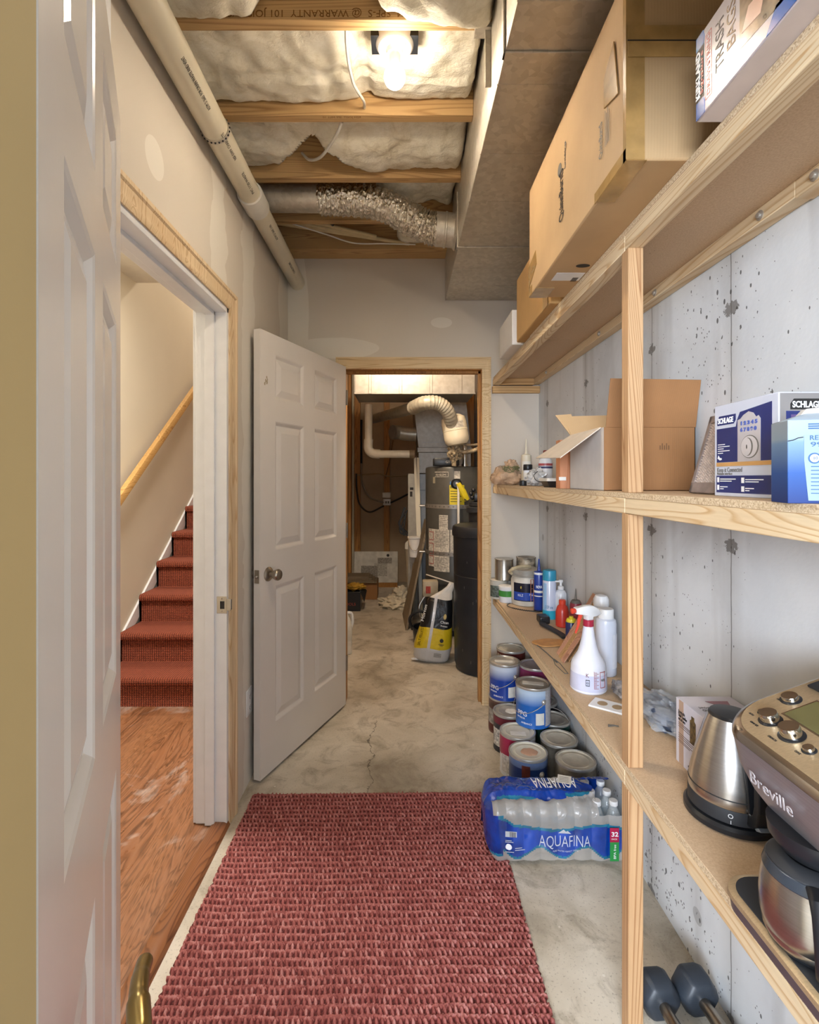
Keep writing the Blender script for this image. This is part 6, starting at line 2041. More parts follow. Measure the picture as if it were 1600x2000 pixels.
decal(t, 'printed_lines', (0.585 - 0.555, 1.925 - 1.945, 0.2290), (0.9, -0.3, 0), (0.3, 0.9, 0), [(0.006, 0.01 + k * 0.01, 0.04, 0.012 + k * 0.01) for k in range(4)], INKG)

# ------------------------------------------------------------------ dumbbells
def dumbbell(label, x, y, rz):
    t = thing('dumbbell', label, 'dumbbell', (x, y, 0), rz, 'black hex dumbbells under the lower shelf')
    ap = 0.048
    for s, nm in ((0, 'weight_head'), (-0.235, 'weight_head')):
        mb = MB()
        rings = []
        for yy, k in ((s - 0.036, 0.62), (s - 0.028, 0.86), (s - 0.012, 1.0), (s + 0.016, 1.0), (s + 0.030, 0.86), (s + 0.036, 0.62)):
            rings.append([Vector((ap * k / math.cos(R(30)) * math.cos(R(60 * q)), yy, ap + ap * k / math.cos(R(30)) * math.sin(R(60 * q)))) for q in range(6)])
        mb.loft(rings)
        build(nm, mb, RUBB, t, bevel=0.007)
    mb = MB(); mb.tube([(0, -0.03, ap), (0, -0.07, ap), (0, -0.1175, ap), (0, -0.165, ap), (0, -0.205, ap)], [0.014, 0.015, 0.0175, 0.015, 0.014], 20); build('grip', mb, NICKEL, t)
RUBB = simple('black_rubber', '#2b323b', 0.45, var=0.15, vs=20, bump=0.15, bs=120)
dumbbell('black hex dumbbell lying nearer the timber post', 0.655, 1.315, R(3))
dumbbell('black hex dumbbell lying nearer the concrete wall', 0.758, 1.325, R(6))

# ------------------------------------------------------------------ utility room
DGREY = simple('dark_grey_enamel', '#4a4945', 0.35, var=0.05)
STICK = simple('printed_sticker', '#c9c4b8', 0.5, var=0.22, vs=70)
# brine tank
t = thing('brine_tank', 'tall round black plastic tank just inside the utility doorway', 'tank', (0.600, 3.72, 0))
BT = simple('black_tank', '#202329', 0.38, var=0.18, vs=5, bump=0.2, bs=14)
mb = MB(); mb.lathe([(0.1958, 0), (0.2053, 0.006), (0.2053, 0.02), (0.2158, 0.05), (0.2197, 0.30), (0.2216, 0.68), (0.2187, 0.684), (0.2216, 0.69), (0.2254, 0.965)], 64); build('tank_body', mb, BT, t)
mb = MB(); mb.lathe([(0.2273, 0.955), (0.2330, 0.960), (0.2349, 0.985), (0.2321, 1.015), (0.2244, 1.030), (0.19, 1.040), (0.001, 1.046)], 64); build('lid', mb, BT, t)
mb = MB()
for a, z in ((215, 0.80), (222, 0.60), (228, 0.78), (240, 0.5), (246, 0.52), (205, 0.3), (218, 0.16), (236, 0.09)):
    mb.arc(0.2220, z, z + 0.02, a, a + 0.8, 2, t=0.0008)
build('scuff', mb, INKG, t)['kind'] = 'stuff'
# softener mineral tank with valve head
t = thing('water_softener', 'black water softener cylinder with a valve head behind the round black tank', 'softener', (0.66, 4.12, 0))
mb = MB(); mb.lathe([(0.12, 0), (0.125, 0.01), (0.125, 1.12), (0.11, 1.17), (0.08, 1.19)], 40); build('cylinder', mb, BLACK, t)
mb = MB(); mb.lathe([(0.135, 1.10), (0.14, 1.105), (0.14, 1.14), (0.135, 1.145)], 40); mb.lathe([(0.115, 1.15), (0.12, 1.155), (0.12, 1.18), (0.115, 1.185)], 40); build('collar', mb, BLACKM, t)
mb = MB(); mb.box((-0.09, -0.08, 1.19), (0.08, 0.08, 1.26), bev=0.01); mb.box((-0.05, -0.06, 1.26), (0.06, 0.05, 1.33), bev=0.01); build('valve_head', mb, BLACK, t)
mb = MB(); mb.tube(bez([(-0.02, -0.03, 1.33), (-0.03, -0.03, 1.37), (0.0, -0.03, 1.40), (0.04, -0.03, 1.38), (0.04, -0.03, 1.33)], 5), 0.006, 8); build('wire_loop', mb, NICKEL, t)
mb = MB()
for dx, dz in ((-0.10, 1.22), (-0.11, 1.25), (-0.09, 1.28)): mb.sphere((dx, -0.05, dz), 0.018, seg=10, rings=6)
build('fitting', mb, BLACK, t)
# water heater
WHX, WHY, WR = 0.478, 4.66, 0.262
t = thing('water_heater', 'tall dark grey water heater with silver straps, stickers and a yellow tag', 'water heater', (WHX, WHY, 0))
mb = MB(); mb.lathe([(WR - 0.01, 0.06), (WR, 0.065), (WR, 1.455), (WR - 0.006, 1.470), (WR - 0.03, 1.478), (0.001, 1.484)], 72); build('tank_jacket', mb, DGREY, t)
mb = MB(); mb.lathe([(0.19, 0.0), (0.19, 0.06)], 32); build('base_legs', mb, BLACK, t)
for z in (1.11, 0.70):
    mb = MB(); mb.lathe([(WR + 0.0005, z), (WR + 0.003, z), (WR + 0.003, z + 0.036), (WR + 0.0005, z + 0.036)], 72, cap=False); st_ = build('strap', mb, GALVD, t)
    mb = MB()
    for k in range(14): mb.arc(WR + 0.003, z + 0.012, z + 0.024, 180 + k * 9, 183 + k * 9, 2, t=0.0008)
    build('strap_slot', mb, INKG, st_)
    mb = MB(); mb.lathe([(0.010, 0), (0.010, 0.05)], 12, M=Matrix.Translation((-WR - 0.01, -0.08, z + 0.018)) @ Matrix.Rotation(R(-90), 4, 'Y')); build('strap_bolt', mb, CHROME, st_)
def stk(nm, z0_, z1_, a0, a1, m, lift=0.001, txt=None):
    mb = MB(); mb.arc(WR + lift, z0_, z1_, a0, a1, 14); return build(nm, mb, m, t)
YEL = simple('yellow_tag', '#d8c51d', 0.5, var=0.06)
stk('energy_label', 1.145, 1.315, 255, 283, YEL)
stk('small_sticker', 1.37, 1.435, 264, 275, STICK)
stk('blue_sticker', 1.315, 1.345, 256, 262, simple('sticker_blue', '#4f82b5', 0.5))
stk('white_sticker', 0.93, 1.055, 234, 252, STICK)
for a0, a1, z0_, z1_ in ((205, 222, 0.60, 0.93), (222, 255, 0.565, 0.93), (256.5, 275, 0.70, 0.93)):
    stk('warning_sticker', z0_, z1_, a0, a1, STICK)
mb = MB()
for z0_, z1_ in ((0.83, 0.90), (0.71, 0.80), (0.62, 0.69)): mb.arc(WR + 0.0022, z0_, z0_ + 0.006, 207, 221, 6, t=0.0008); mb.arc(WR + 0.0022, z1_, z1_ + 0.006, 207, 221, 6, t=0.0008); mb.arc(WR + 0.0022, z0_, z1_, 220, 221, 2, t=0.0008)
build('red_outline', mb, REDP, t)
mb = MB()
for k in range(12): mb.arc(WR + 0.0022, 0.91 - k * 0.012, 0.913 - k * 0.012, 225, 252 - (k % 3) * 4, 6, t=0.0008)
for k in range(8): mb.arc(WR + 0.0022, 0.68 - k * 0.013, 0.683 - k * 0.013, 225, 250 - (k % 3) * 5, 6, t=0.0008)
for k in range(6): mb.arc(WR + 0.0022, 1.04 - k * 0.016, 1.044 - k * 0.016, 236, 250 - (k % 2) * 3, 5, t=0.0008)
build('printed_lines', mb, INKG, t)
text('ENERGYGUIDE', 0.026, INK, t, (0, 0, 1.288), cyl=(WR + 0.003, 256.5), fit=0.115, bold=0.0005)
mb = MB()
for k in range(5): mb.arc(WR + 0.0022, 1.26 - k * 0.022, 1.265 - k * 0.022, 257, 278 - (k % 2) * 8, 6, t=0.0008)
build('printed_lines', mb, INK, t)
text('RHEEM', 0.026, STICK, t, (0, 0, 1.395), cyl=(WR + 0.001, 226), fit=0.10)
mb = MB(); mb.arc(WR + 0.001, 1.425, 1.430, 224, 253, 10); mb.arc(WR + 0.001, 1.385, 1.389, 224, 253, 10); mb.arc(WR + 0.001, 1.385, 1.43, 252.3, 253, 2)
build('logo_outline', mb, STICK, t)
mb = MB(); mb.arc(WR + 0.001, 1.33, 1.385, 219, 225, 6); build('round_badge', mb, simple('badge_tan', '#8d8571', 0.5), t)
a_ = R(268)
rel = Vector((math.cos(a_), math.sin(a_), 0))
mb = MB(); mb.lathe([(0.048, 0), (0.045, 0.006), (0.03, 0.02)], 24, M=Matrix.Translation(rel * (WR - 0.002) + Vector((0, 0, 1.325))) @ rel.to_track_quat('Z', 'Y').to_matrix().to_4x4()); build('relief_valve', mb, BLACK, t)
mb = MB(); mb.tube([rel * (WR + 0.02) + Vector((0, 0, 1.33)), rel * (WR + 0.05) + Vector((0.01, 0, 1.325)), rel * (WR + 0.055) + Vector((0.014, 0, 1.28)), rel * (WR + 0.055) + Vector((0.016, 0, 0.18))], 0.011, 12); build('overflow_pipe', mb, PVCW, t)
mb = MB(); mb.tube([rel * (WR + 0.045) + Vector((0.012, 0, 1.33)), rel * (WR + 0.06) + Vector((0.05, 0, 1.26)), rel * (WR + 0.05) + Vector((0.085, 0, 1.19))], [0.02, 0.03, 0.026], 10); build('hanging_tag', mb, YEL, t)
mb = MB(); mb.box((0.05, -WR - 0.075, 1.185), (0.075, -WR - 0.072, 1.205)); build('tag_print', mb, INK, t)
mb = MB(); mb.box((-0.20, -0.24, 1.484), (0.02, -0.05, 1.55), bev=0.006); build('vent_blower', mb, BLACK, t)
mb = MB(); mb.lathe([(0.02, 1.48), (0.02, 1.66)], 16, c=(0.08, -0.12, 0)); mb.lathe([(0.03, 1.48), (0.03, 1.50)], 16, c=(0.08, -0.12, 0)); build('water_pipe', mb, NICKEL, t)
text('GTS', 0.03, STICK, t, (-0.10, -0.2415, 1.505), (1, 0, 0), UP, fit=0.05)
# gas control on the lower front left
mb = MB(); mb.box((-0.30, -0.33, 0.37), (-0.17, -0.22, 0.50), bev=0.008); build('gas_control', mb, simple('control_box', '#b3a78f', 0.5, var=0.1), t)
mb = MB(); mb.box((-0.275, -0.332, 0.40), (-0.235, -0.3305, 0.46)); build('red_warning', mb, simple('control_red', '#ad4436', 0.5, var=0.3, vs=60), t)
mb = MB()
mb.tube(bez([(-0.24, -0.28, 0.37), (-0.25, -0.30, 0.30), (-0.20, -0.31, 0.24), (-0.14, -0.29, 0.20)], 8), 0.012, 8)
mb.tube(bez([(-0.22, -0.28, 0.37), (-0.17, -0.32, 0.31), (-0.10, -0.30, 0.33), (-0.05, -0.28, 0.40)], 8), 0.008, 8)
mb.tube(bez([(-0.28, -0.28, 0.37), (-0.33, -0.30, 0.28), (-0.31, -0.31, 0.18), (-0.24, -0.30, 0.12)], 8), 0.010, 8)
build('gas_line', mb, NICKEL, t)
mb = MB(); mb.tube(bez([(-0.26, -0.12, 0.52), (-0.16, -0.25, 0.51), (-0.02, -0.275, 0.47), (0.08, -0.27, 0.46)], 10), 0.006, 8); build('white_wire', mb, PVCW, t)
mb = MB(); mb.lathe([(0.035, 0), (0.03, 0.012), (0.018, 0.02)], 20, M=Matrix.Translation((0.005, -WR - 0.002, 0.30)) @ Matrix.Rotation(R(90), 4, 'X')); build('drain_valve', mb, TIN, t)
# drain pan and black bucket with hose before it
t = thing('drain_pan', 'round black plastic basin on the floor in front of the water heater', 'basin', (0.225, 4.30, 0))
mb = MB(); rg = [(0.115, 0.0), (0.125, 0.003), (0.135, 0.12), (0.142, 0.125), (0.142, 0.13), (0.128, 0.128), (0.118, 0.012), (0.001, 0.010)]
mb.lathe(rg, 40); build('basin', mb, BLACK, t)
mb = MB(); mb.tube(bez([(-0.135, 0.02, 0.10), (-0.16, -0.02, 0.20), (-0.10, -0.06, 0.27), (-0.02, -0.05, 0.26)], 8), 0.012, 10); build('handle', mb, BLACKM, t)
t = thing('pump_cylinder', 'short grey cylinder standing inside the round black basin', 'pump', (0.225, 4.29, 0.0105))
mb = MB(); mb.lathe([(0.045, 0), (0.048, 0.004), (0.046, 0.19), (0.03, 0.21)], 28); build('housing', mb, simple('dull_grey', '#6c675d', 0.5, var=0.1), t)

# furnace cabinet and ductwork
t = thing('furnace', 'grey sheet metal furnace cabinet behind the water heater', 'furnace', (0.17, 5.25, 0))
FG = simple('furnace_grey', '#8b8d8f', 0.4, 0.4, var=0.05)
mb = MB(); mb.box((0, 0, 0), (0.54, 0.7, 1.42)); build('cabinet', mb, FG, t, bevel=0.004)
mb = MB(); mb.box((0.0, -0.004, 1.425), (0.54, 0.7, 1.64)); build('coil_box', mb, GALVD, t, bevel=0.004)
mb = MB(); mb.box((-0.01, -0.012, 1.64), (0.55, 0.71, 1.69)); build('flange', mb, GALVD, t, bevel=0.003)
mb = MB(); mb.loft([[Vector(p) for p in ((0.0, 0.0, 1.69), (0.54, 0.0, 1.69), (0.54, 0.68, 1.69), (0.0, 0.68, 1.69))], [Vector(p) for p in ((-0.07, -0.05, 2.30), (0.47, -0.05, 2.30), (0.47, 0.68, 2.30), (-0.07, 0.68, 2.30))]])
build('plenum', mb, GALVD, t, bevel=0.002)
mb = MB()
for a, b in (((0.04, -0.006, 1.74), (0.50, -0.002, 1.745)), ((0.04, -0.03, 2.12), (0.47, -0.026, 2.125))): mb.box(a, b)
build('panel_seam', mb, FG, t)
mb = MB(); mb.box((0.09, -0.006, 0.1), (0.15, 0.0, 1.38)); mb.box((0.005, -0.006, 1.25), (0.09, -0.002, 1.255)); build('door_strip', mb, simple('strip_grey', '#5d6670', 0.4), t)
# round takeoff
t = thing('round_duct', 'short round silver duct elbow on the left side of the furnace plenum', 'duct', (0.02, 5.32, 1.85))
mb = MB(); mb.tube(bez([(0.13, 0, -0.02), (0.03, 0, -0.015), (-0.05, 0, 0.0), (-0.10, -0.03, 0.0)], 8), 0.072, 28); build('elbow', mb, simple('dull_silver', '#aba89e', 0.35, 0.5, var=0.1), t)
mb = MB(); mb.tube([(-0.095, -0.03, 0), (-0.115, -0.045, 0)], 0.074, 28); build('end_collar', mb, GALVD, t)
# trunk
t = thing('trunk_duct', 'wide rectangular steel trunk duct across the top of the utility room', 'duct', (0, 4.2, 2.07))
mb = MB(); mb.box((-0.386, 0, 0), (0.60, 0.50, 0.36)); build('duct_body', mb, GALVD, t, bevel=0.003)
mb = MB()
for x in (-0.26, -0.01, 0.24, 0.48): mb.box((x - 0.012, -0.008, -0.004), (x + 0.012, 0.0, 0.36))
build('cleat', mb, GALVD, t, bevel=0.002)
mb = MB(); mb.box((-0.39, -0.006, -0.006), (0.604, 0.0, 0.006)); mb.box((-0.392, -0.004, -0.004), (-0.386, 0.504, 0.36)); build('seam_edge', mb, GALVD, t, bevel=0.002)
# small run hugging joists behind it
# vent from the water heater: metal pipe left, white flex arch
t = thing('vent_duct', 'ribbed vent hose arching from a metal pipe down to the cream tank', 'vent hose', (0, 4.85, 0))
Yv = 5.05
V3 = lambda x_, y_, Y=Yv: (px(x_, Y), Y - 4.85, pz(y_, Y))
mb = MB(); mb.tube([V3(730, 818, 5.6), V3(775, 806, 5.0), V3(812, 795, 4.25)], [0.05, 0.052, 0.052], 20); build('metal_pipe', mb, simple('dull_silver', '#aba89e', 0.35, 0.5, var=0.1), t)
mb = MB(); path = bez([V3(806, 797, 4.28), V3(830, 787, 4.12), V3(856, 788, 4.12), V3(874, 803, 4.16), V3(884, 830, 4.25)], 14)
mb.tube(path, [0.056 + 0.003 * math.sin(i * 2.1) for i in range(len(path))], 24); build('ribbed_hose', mb, simple('hose_beige', '#a39e90', 0.45, 0.2, var=0.1, vs=30), t)
t = thing('expansion_tank', 'cream expansion tank with a paper label above the water heater', 'tank', (px(894, 4.30), 4.30, pz(868, 4.30)), 0, None, (0, R(-10), 0))
mb = MB(); mb.lathe([(0.02, -0.01), (0.08, 0.0), (0.100, 0.025), (0.104, 0.06), (0.104, 0.115), (0.107, 0.118), (0.104, 0.122), (0.104, 0.185), (0.098, 0.225), (0.06, 0.25), (0.01, 0.256)], 40); build('tank_shell', mb, PVC, t)
mb = MB(); mb.arc(0.1045, 0.13, 0.19, 260, 310, 10); build('label', mb, STICK, t)
mb = MB()
for k in range(4): mb.arc(0.1055, 0.14 + k * 0.012, 0.143 + k * 0.012, 264, 300, 6)
build('printed_lines', mb, INKG, t)
t = thing('wrapped_pipe', 'foil and cloth wrapped pipe fittings between the cream tank and the water heater', 'pipe', (px(888, 4.34), 4.34, 0))
mb = MB(); lump(mb, (0, 0, pz(888, 4.6)), 0.05, (1.1, 1.0, 1.3), 3, 0.5, 1.5)
mb.tube(bez([(0.0, 0, pz(880, 4.6)), (0.09, -0.02, pz(886, 4.6)), (0.20, -0.03, pz(880, 4.6)), (0.28, 0, pz(868, 4.6))], 8), 0.017, 10)
mb.tube(bez([(0.02, 0, pz(868, 4.6)), (0.10, -0.02, pz(873, 4.6)), (0.2, 0, pz(872, 4.6)), (0.27, 0, pz(865, 4.6))], 8), 0.011, 10)
mb.tube([(-0.005, 0, pz(866, 4.6)), (-0.005, 0, pz(912, 4.6))], 0.02, 12)
build('wrapping', mb, simple('wrap_tan', '#9b8b70', 0.6, 0.2, var=0.35, vs=40), t)

# white drain pipe
t = thing('pvc_pipe', 'white PVC pipe dropping down and turning right on the left of the utility room', 'pipe', (0, 0, 0))
Yp = 5.1
pts = [(px(720, Yp), Yp, pz(790, Yp)), (px(720, Yp), Yp, pz(860, Yp))]
mb = MB(); mb.tube(pts, 0.038, 20); mb.tube([(px(736, Yp), Yp, pz(887, Yp)), (px(802, Yp), Yp, pz(887, Yp))], 0.038, 20); build('pipe', mb, PVCW, t)
mb = MB(); mb.tube(bez([(px(720, Yp), Yp, pz(858, Yp)), (px(720, Yp), Yp, pz(876, Yp)), (px(727, Yp), Yp, pz(885, Yp)), (px(742, Yp), Yp, pz(887, Yp))], 8), 0.046, 20); build('elbow', mb, PVCW, t)
mb = MB(); mb.tube([(px(800, Yp), Yp, pz(887, Yp)), (px(810, Yp), Yp, pz(887, Yp))], 0.042, 20); build('end_joint', mb, simple('dusty_joint', '#8e7b62', 0.5), t)

# junction box and wires on the back stud
t = thing('junction_box', 'white junction box on the back stud with wires running to it', 'junction box', (px(756, 6.7), 6.70, pz(974, 6.7)))
mb = MB(); mb.box((-0.05, -0.05, -0.085), (0.05, 0, 0.0), bev=0.008); build('outlet_box', mb, WHITE, t)
mb = MB(); mb.box((-0.06, -0.07, 0.01), (0.05, 0, 0.085), bev=0.012); build('cover', mb, PVCW, t)
mb = MB(); mb.box((-0.02, -0.052, -0.06), (0.0, -0.05, -0.03)); mb.box((0.01, -0.052, -0.06), (0.03, -0.05, -0.03)); build('slot', mb, INKG, t)
P7 = lambda x_, y_, Y=6.66: (px(x_, Y), Y, pz(y_, Y))
cable('grey cable curving from the left wall down to the junction box', [P7(706, 905), P7(707, 940), P7(722, 970), P7(750, 982)], 0.012, simple('cable_grey', '#8b8172', 0.5))
cable('black cable from the junction box up to the furnace side', [P7(763, 982), P7(780, 974), P7(797, 965)], 0.012, BLACK)
cable('black cable hanging in a loop below the junction box', [P7(696, 925), P7(697, 955), P7(703, 985), P7(722, 1000), P7(750, 988)], 0.011, simple('cable_dark', '#3a3028', 0.6))
cable('beige wire crossing the back wall above the junction box', [P7(698, 928), P7(740, 925), P7(757, 930), P7(800, 929)], 0.008, simple('cable_beige', '#a08a66', 0.6))
cable('thin brown wire slanting behind the back stud', [P7(768, 860), P7(760, 905), P7(752, 935)], 0.006, simple('cable_brown', '#6a4c2c', 0.6))
cable('black supply pipe dropping from the ceiling beside the white PVC pipe', [P7(706, 820), P7(706, 905)], 0.014, BLACK)

# leaning strips, gray metal panel, bucket
t = thing('sheet_metal', 'tall narrow grey metal panel standing left of the furnace', 'panel', (px(797, 5.2), 5.2, 0))
mb = MB(); mb.box((0, 0, 0.0), (0.102, 0.05, pz(925, 5.2))); build('sheet', mb, simple('panel_beige_grey', '#a09a8e', 0.45, 0.2, var=0.06), t, bevel=0.003)
mb = MB(); mb.box((0.02, -0.002, pz(957, 5.2)), (0.055, 0.0, pz(952, 5.2))); mb.box((0.02, -0.002, pz(970, 5.2)), (0.045, 0.0, pz(960, 5.2))); build('slot', mb, INK, t)
for k, (xa, xb, lab) in enumerate(((811, 822, 'pale strip leaning against the furnace, left of two'), (817, 823, 'pale strip leaning against the furnace, right of two'))):
    mb = MB(); Yk = 5.1 - 0.03 * k
    mb.loft([[Vector((px(xb, Yk) + a, Yk - 0.1 + b, 0.0)) for a, b in ((-0.012, 0), (0.012, 0), (0.012, 0.01), (-0.012, 0.01))], [Vector((px(xa, Yk) + a, Yk + 0.08 + b, pz(893, Yk))) for a, b in ((-0.012, 0), (0.012, 0), (0.012, 0.01), (-0.012, 0.01))]])
    tag(build('trim_strip', mb, PVC, None), lab, 'strip', 'pale strips leaning on the furnace')
t = thing('white_bucket', 'white plastic bucket hung beside the grey metal panel', 'bucket', (px(810, 5.05), 5.06, pz(1088, 5.05)))
mb = MB(); mb.lathe([(0.048, 0), (0.052, 0.003), (0.062, 0.18), (0.068, 0.185), (0.068, 0.20), (0.060, 0.20)], 32); build('bucket_body', mb, WHITE, t)
mb = MB(); mb.tube(bez([(-0.066, 0, 0.19), (-0.04, -0.06, 0.10), (0.02, -0.07, 0.08), (0.066, 0, 0.19)], 8), 0.003, 6); build('bail_handle', mb, NICKEL, t)
t = thing('drain_standpipe', 'slim grey pipe with a white elbow rising from the floor near the white bucket', 'pipe', (px(796, 5.3), 5.3, 0))
mb = MB(); mb.tube([(0.03, 0, 0), (0.0, 0, pz(1070, 5.3))], 0.022, 14); build('pipe', mb, simple('grey_beige_pipe', '#968a76', 0.5), t)
mb = MB(); mb.tube(bez([(0, 0, pz(1072, 5.3)), (0.005, 0, pz(1062, 5.3)), (0.04, 0, pz(1062, 5.3)), (0.06, 0, pz(1070, 5.3))], 6), 0.028, 14); build('elbow', mb, PVCW, t)
t = thing('dark_cable_bundle', 'tangle of dark wires hanging left of the grey metal panel', 'wires', (px(792, 5.25), 5.24, 0))
mb = MB()
rr = random.Random(8)
for k in range(7):
    mb.tube(bez([(rr.uniform(-0.03, 0.05), 0, pz(1000 + rr.uniform(-10, 5), 5.25)), (rr.uniform(-0.08, 0.0), -0.01, pz(1022, 5.25)), (rr.uniform(-0.09, 0.02), 0, pz(1040, 5.25)), (rr.uniform(-0.02, 0.05), 0, pz(1046, 5.25))], 6), 0.006, 6)
build('wire_tangle', mb, BLACKM, t)['kind'] = 'stuff'

# leaning boards
def lean(label, x, y, w, L, tilt_x, tilt_y, mat, th=0.012, name='leaning_board', rz=0.0):
    t = thing(name, label, 'board', (x, y, 0), 0, None, (R(tilt_x), R(tilt_y), rz))
    mb = MB(); mb.box((-w / 2, 0, 0.001), (w / 2, th, L)); build('board', mb, mat, t, bevel=0.0015)
    return t
PLANK = wood('grey_brown_plank', '#8a7a63', '#6b5b46', 'Z', knots=False)
def slab(label, name, pts, mat, tk):
    P = [Vector(p) for p in pts]
    n = (P[1] - P[0]).cross(P[2] - P[0]).normalized() * tk
    mb = MB(); mb.loft([P, [p + n for p in P]])
    return tag(build(name, mb, mat, None, bevel=0.002), label, 'board', 'boards leaning toward the water heater')
slab('long grey brown board leaning up toward the water heater', 'leaning_board', [(px(792, 4.62), 4.62, 0.0), (px(786, 5.15), 5.15, 0.01), (px(829, 5.02), 5.02, pz(1013, 5.02)), (px(834, 4.82), 4.82, pz(1018, 4.82))], PLANK, 0.02)
slab('pale torn board leaning behind the long grey brown board', 'leaning_board', [(px(803, 4.9), 4.92, 0.0), (px(795, 5.2), 5.22, 0.0), (px(806, 5.18), 5.20, pz(1102, 5.18)), (px(818, 5.1), 5.06, pz(1085, 5.1))], simple('pale_torn_board', '#b7a88e', 0.8, var=0.2, vs=12), 0.014)

# salt bag
t = thing('salt_bag', 'half full black, yellow and white salt bag slumped against the round black tank', 'bag', (0.225, 3.86, 0), 0, None, (0, R(7), 0))
def m_salt():
    m = NT('salt_bag_print')
    z = m.xyz(m.coords())[2]
    x = m.xyz(m.coords())[0]
    wob = m.math('MULTIPLY', m.math('SINE', m.math('MULTIPLY', x, 22)), 0.012)
    zz = m.math('ADD', m.math('ADD', z, wob), m.math('MULTIPLY', x, -0.16))
    base = m.ramp(m.math('DIVIDE', zz, 0.56), [(0.0, lin('#c3c3c4')), (0.20, lin('#d2b71c')), (0.47, lin('#17181c')), (0.84, lin('#cdc9c2'))], 'CONSTANT')
    seam = m.math('LESS_THAN', m.math('ABSOLUTE', m.math('ADD', x, m.math('ADD', 0.050, m.math('MULTIPLY', z, -0.05)))), 0.011)
    m.col(m.mix(seam, base, lin('#c6c6c9')))
    m.rough(0.3); m.b.inputs['Coat Weight'].default_value = 0.4
    m.bump(m.noise(m.coords(), 16, 4, 0.6, 1.2), 0.6, 0.01)
    return m.m
mb = MB()
rings = []
for z, wx, wy, ox in ((0.0, 0.105, 0.05, -0.01), (0.03, 0.135, 0.075, -0.01), (0.12, 0.142, 0.095, -0.005), (0.22, 0.128, 0.09, 0.0), (0.33, 0.110, 0.075, 0.005), (0.42, 0.100, 0.055, 0.008), (0.47, 0.085, 0.035, 0.012), (0.50, 0.070, 0.022, 0.03), (0.53, 0.045, 0.014, 0.05), (0.57, 0.028, 0.010, 0.075), (0.60, 0.02, 0.006, 0.082)):
    rings.append([Vector((ox + wx * math.copysign(abs(math.cos(a)) ** 0.7, math.cos(a)) + 0.004 * noise.noise(Vector((a * 2, z * 12, 0))), wy * math.copysign(abs(math.sin(a)) ** 0.85, math.sin(a)) * (1 + 0.12 * noise.noise(Vector((a * 2, z * 14, 4)))), z)) for a in [2 * PI * k / 40 for k in range(40)]])
mb.loft(rings); o = build('bag_body', mb, m_salt(), t, angle=80)
mb = MB(); mb.prism([(-0.155, 0.0), (-0.10, 0.03), (-0.09, 0.0)], 'y', -0.03, 0.0); build('bottom_corner', mb, WHITE, t)
text('Morton', 0.034, WHITEI, t, (-0.102, -0.066, 0.30), (0.12, 0.12, 1), (-1, 0.5, 0.12), fit=0.12)
text('SALT PELLETS', 0.030, INK, t, (-0.110, -0.080, 0.125), (0.12, 0.06, 1), (-1, 0.6, 0.12), fit=0.13)
text('Clean', 0.026, WHITEI, t, (0.020, -0.0885, 0.31), (1, 0, 0), (0, 0.15, 1), fit=0.06)
text('Protect', 0.018, WHITEI, t, (0.025, -0.0895, 0.285), (1, 0, 0), (0, 0.15, 1), fit=0.05)
decal(t, 'round_logo', (0.045, -0.100, 0.185), (1, 0, 0), (0, 0.05, 1), [circ(0, 0, 0.014), (-0.02, -0.03, 0.02, -0.026), (-0.012, -0.038, 0.012, -0.034)], INK)
decal(t, 'printed_lines', (0.0, -0.094, 0.06), (1, 0, 0), (0, -0.1, 1), [(0, k * 0.008, 0.055, k * 0.008 + 0.003) for k in range(4)], INKG)
decal(t, 'gold_figure', (0.05, -0.0865, 0.36), (1, 0, 0), (0, 0.25, 1), [circ(0, 0, 0.011, 0.02)], simple('gold_print', '#b7a05a', 0.4))

# clutter at the left back
t = thing('foam_board', 'white printed foam board leaning at the foot of the back wall', 'board', (px(691, 6.45), 6.45, 0), 0, None, (R(-8), 0, 0))
mb = MB(); mb.box((0, 0, 0.06), (0.555, 0.06, 0.45)); build('board', mb, simple('foam_white', '#d3cfc6', 0.7, var=0.1, vs=14), t, bevel=0.003)
mb = MB(); mb.box((0.30, -0.0015, 0.30), (0.48, 0, 0.37)); mb.box((0.09, -0.0015, 0.10), (0.30, 0, 0.27)); build('printed_label', mb, simple('grey_label_print', '#9a948a', 0.6, var=0.3, vs=80), t)
mb = MB(); mb.box((0.26, -0.0012, 0.14), (0.42, 0, 0.30)); build('printed_label', mb, simple('grey_label_print2', '#b6b1a7', 0.6, var=0.2, vs=60), t)
mb = MB(); mb.lathe([(0.018, 0), (0.018, 0.001)], 16, M=Matrix.Translation((0.43, 0, 0.40)) @ Matrix.Rotation(R(90), 4, 'X')); build('hole', mb, INK, t)
mb = MB(); mb.box((-0.02, 0, 0), (0.55, 0.05, 0.058)); tag(build('wood_block', mb, STUD, None, loc=(px(691, 6.45), 6.46, 0)), 'low dark wood strip under the white foam board', 'board')
t, hx, hy, h = carton('cardboard_box', 'closed brown cardboard box on the utility room floor behind the black tool box', 'box', px(655, 5.9), px(738, 5.9), 5.80, 6.1, 0, pz(1138, 5.8), CARDD, bev=0.003)
t = thing('floor_samples', 'flat stack of grey brown floor boards on the brown cardboard box', 'boards', (px(700, 5.9), 5.92, pz(1138, 5.8)))
for k in range(4):
    mb = MB(); mb.box((-0.26 + k * 0.012, -0.15 + 0.01 * k, k * 0.017), (0.22 - 0.03 * k, 0.12, k * 0.017 + 0.016)); build('plank', mb, PLANK, t, bevel=0.002)
t = thing('tool_box', 'black open box of gloves on the utility room floor beside the open white door', 'box', (px(690, 5.35), 5.36, 0))
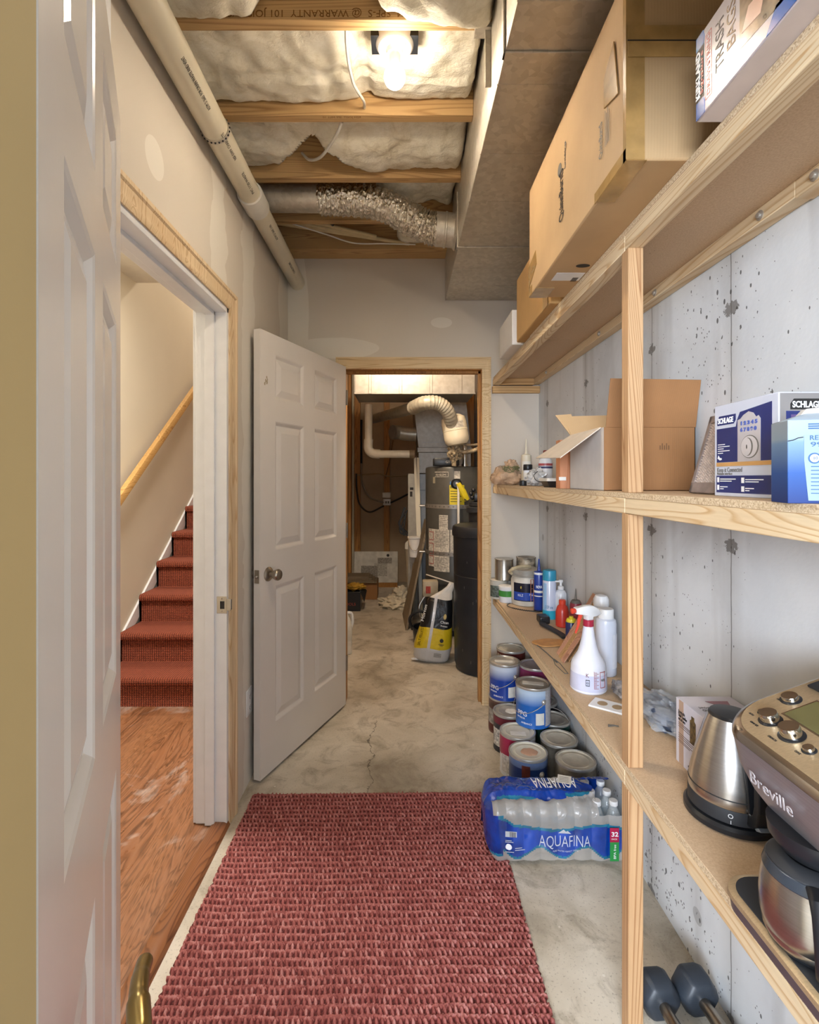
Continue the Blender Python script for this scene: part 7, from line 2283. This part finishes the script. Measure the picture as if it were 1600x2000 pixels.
mb = MB(); mb.box((-0.14, -0.07, 0.0), (0.08, 0.16, 0.01)); mb.box((-0.14, -0.07, 0), (0.08, -0.06, 0.20)); mb.box((0.07, -0.06, 0), (0.08, 0.16, 0.22)); mb.box((-0.14, 0.15, 0), (0.08, 0.16, 0.22)); mb.box((-0.14, -0.06, 0), (-0.13, 0.16, 0.2)); build('box_body', mb, BLACK, t, bevel=0.003)
mb = MB(); mb.loft([[Vector(p) for p in ((0.08, -0.07, 0.20), (0.08, 0.16, 0.22), (0.13, 0.14, 0.17), (0.12, -0.08, 0.10))], [Vector(p) for p in ((0.083, -0.07, 0.20), (0.083, 0.16, 0.22), (0.133, 0.14, 0.17), (0.123, -0.08, 0.10))]]); build('flap', mb, BLACKM, t)
text('TOOLS', 0.04, REDP, t, (-0.10, -0.0705, 0.06), (1, 0, 0), UP, fit=0.13)
mb = MB(); lump(mb, (0, 0, 0), 0.075, (1.25, 1.1, 0.42), 12, 0.5, 1.8, flat=-0.05)
tag(build('work_gloves', mb, simple('yellow_leather', '#b38c2e', 0.7, var=0.2, vs=20), None, loc=(px(694, 5.35), 5.40, 0.235)), 'yellow work gloves heaped in the black open box', 'gloves')
t = thing('plastic_jug', 'large white plastic jug on the floor peeking out behind the open white door', 'jug', (px(669, 4.03), 4.05, 0), R(10))
mb = MB()
mb.loft([rrect(-0.07 * k, -0.075 * k, 0.07 * k, 0.075 * k, 0.02, z) for z, k in ((0.0, 0.93), (0.006, 1.0), (0.10, 1.0), (0.105, 0.985), (0.11, 1.0), (0.20, 1.0), (0.26, 0.86), (0.30, 0.55), (0.32, 0.3), (0.345, 0.26))]); build('jug_body', mb, simple('milky_jug', '#c9c6bd', 0.35, var=0.05), t)
mb = MB(); mb.lathe([(0.022, 0.345), (0.022, 0.37)], 16); build('cap', mb, WHITE, t)
mb = MB(); mb.tube(bez([(0.035, 0, 0.31), (0.068, 0, 0.30), (0.078, 0, 0.24), (0.066, 0, 0.19)], 6), 0.012, 10); build('handle', mb, WHITE, t)
t = thing('drop_cloth', 'crumpled cream drop cloth on the floor behind the leaning boards', 'cloth', (px(774, 5.5), 5.48, 0.0))
mb = MB(); lump(mb, (-0.01, 0, 0.04), 0.12, (1.3, 1.1, 0.6), 21, 0.34, 1.5, 60, 40); lump(mb, (0.05, 0.04, 0.12), 0.085, (1.0, 1, 0.95), 25, 0.4, 1.6, 48, 32)
build('cloth_heap', mb, simple('cream_cloth', '#d6cbb4', 0.9, var=0.12, vs=10), t, angle=70)
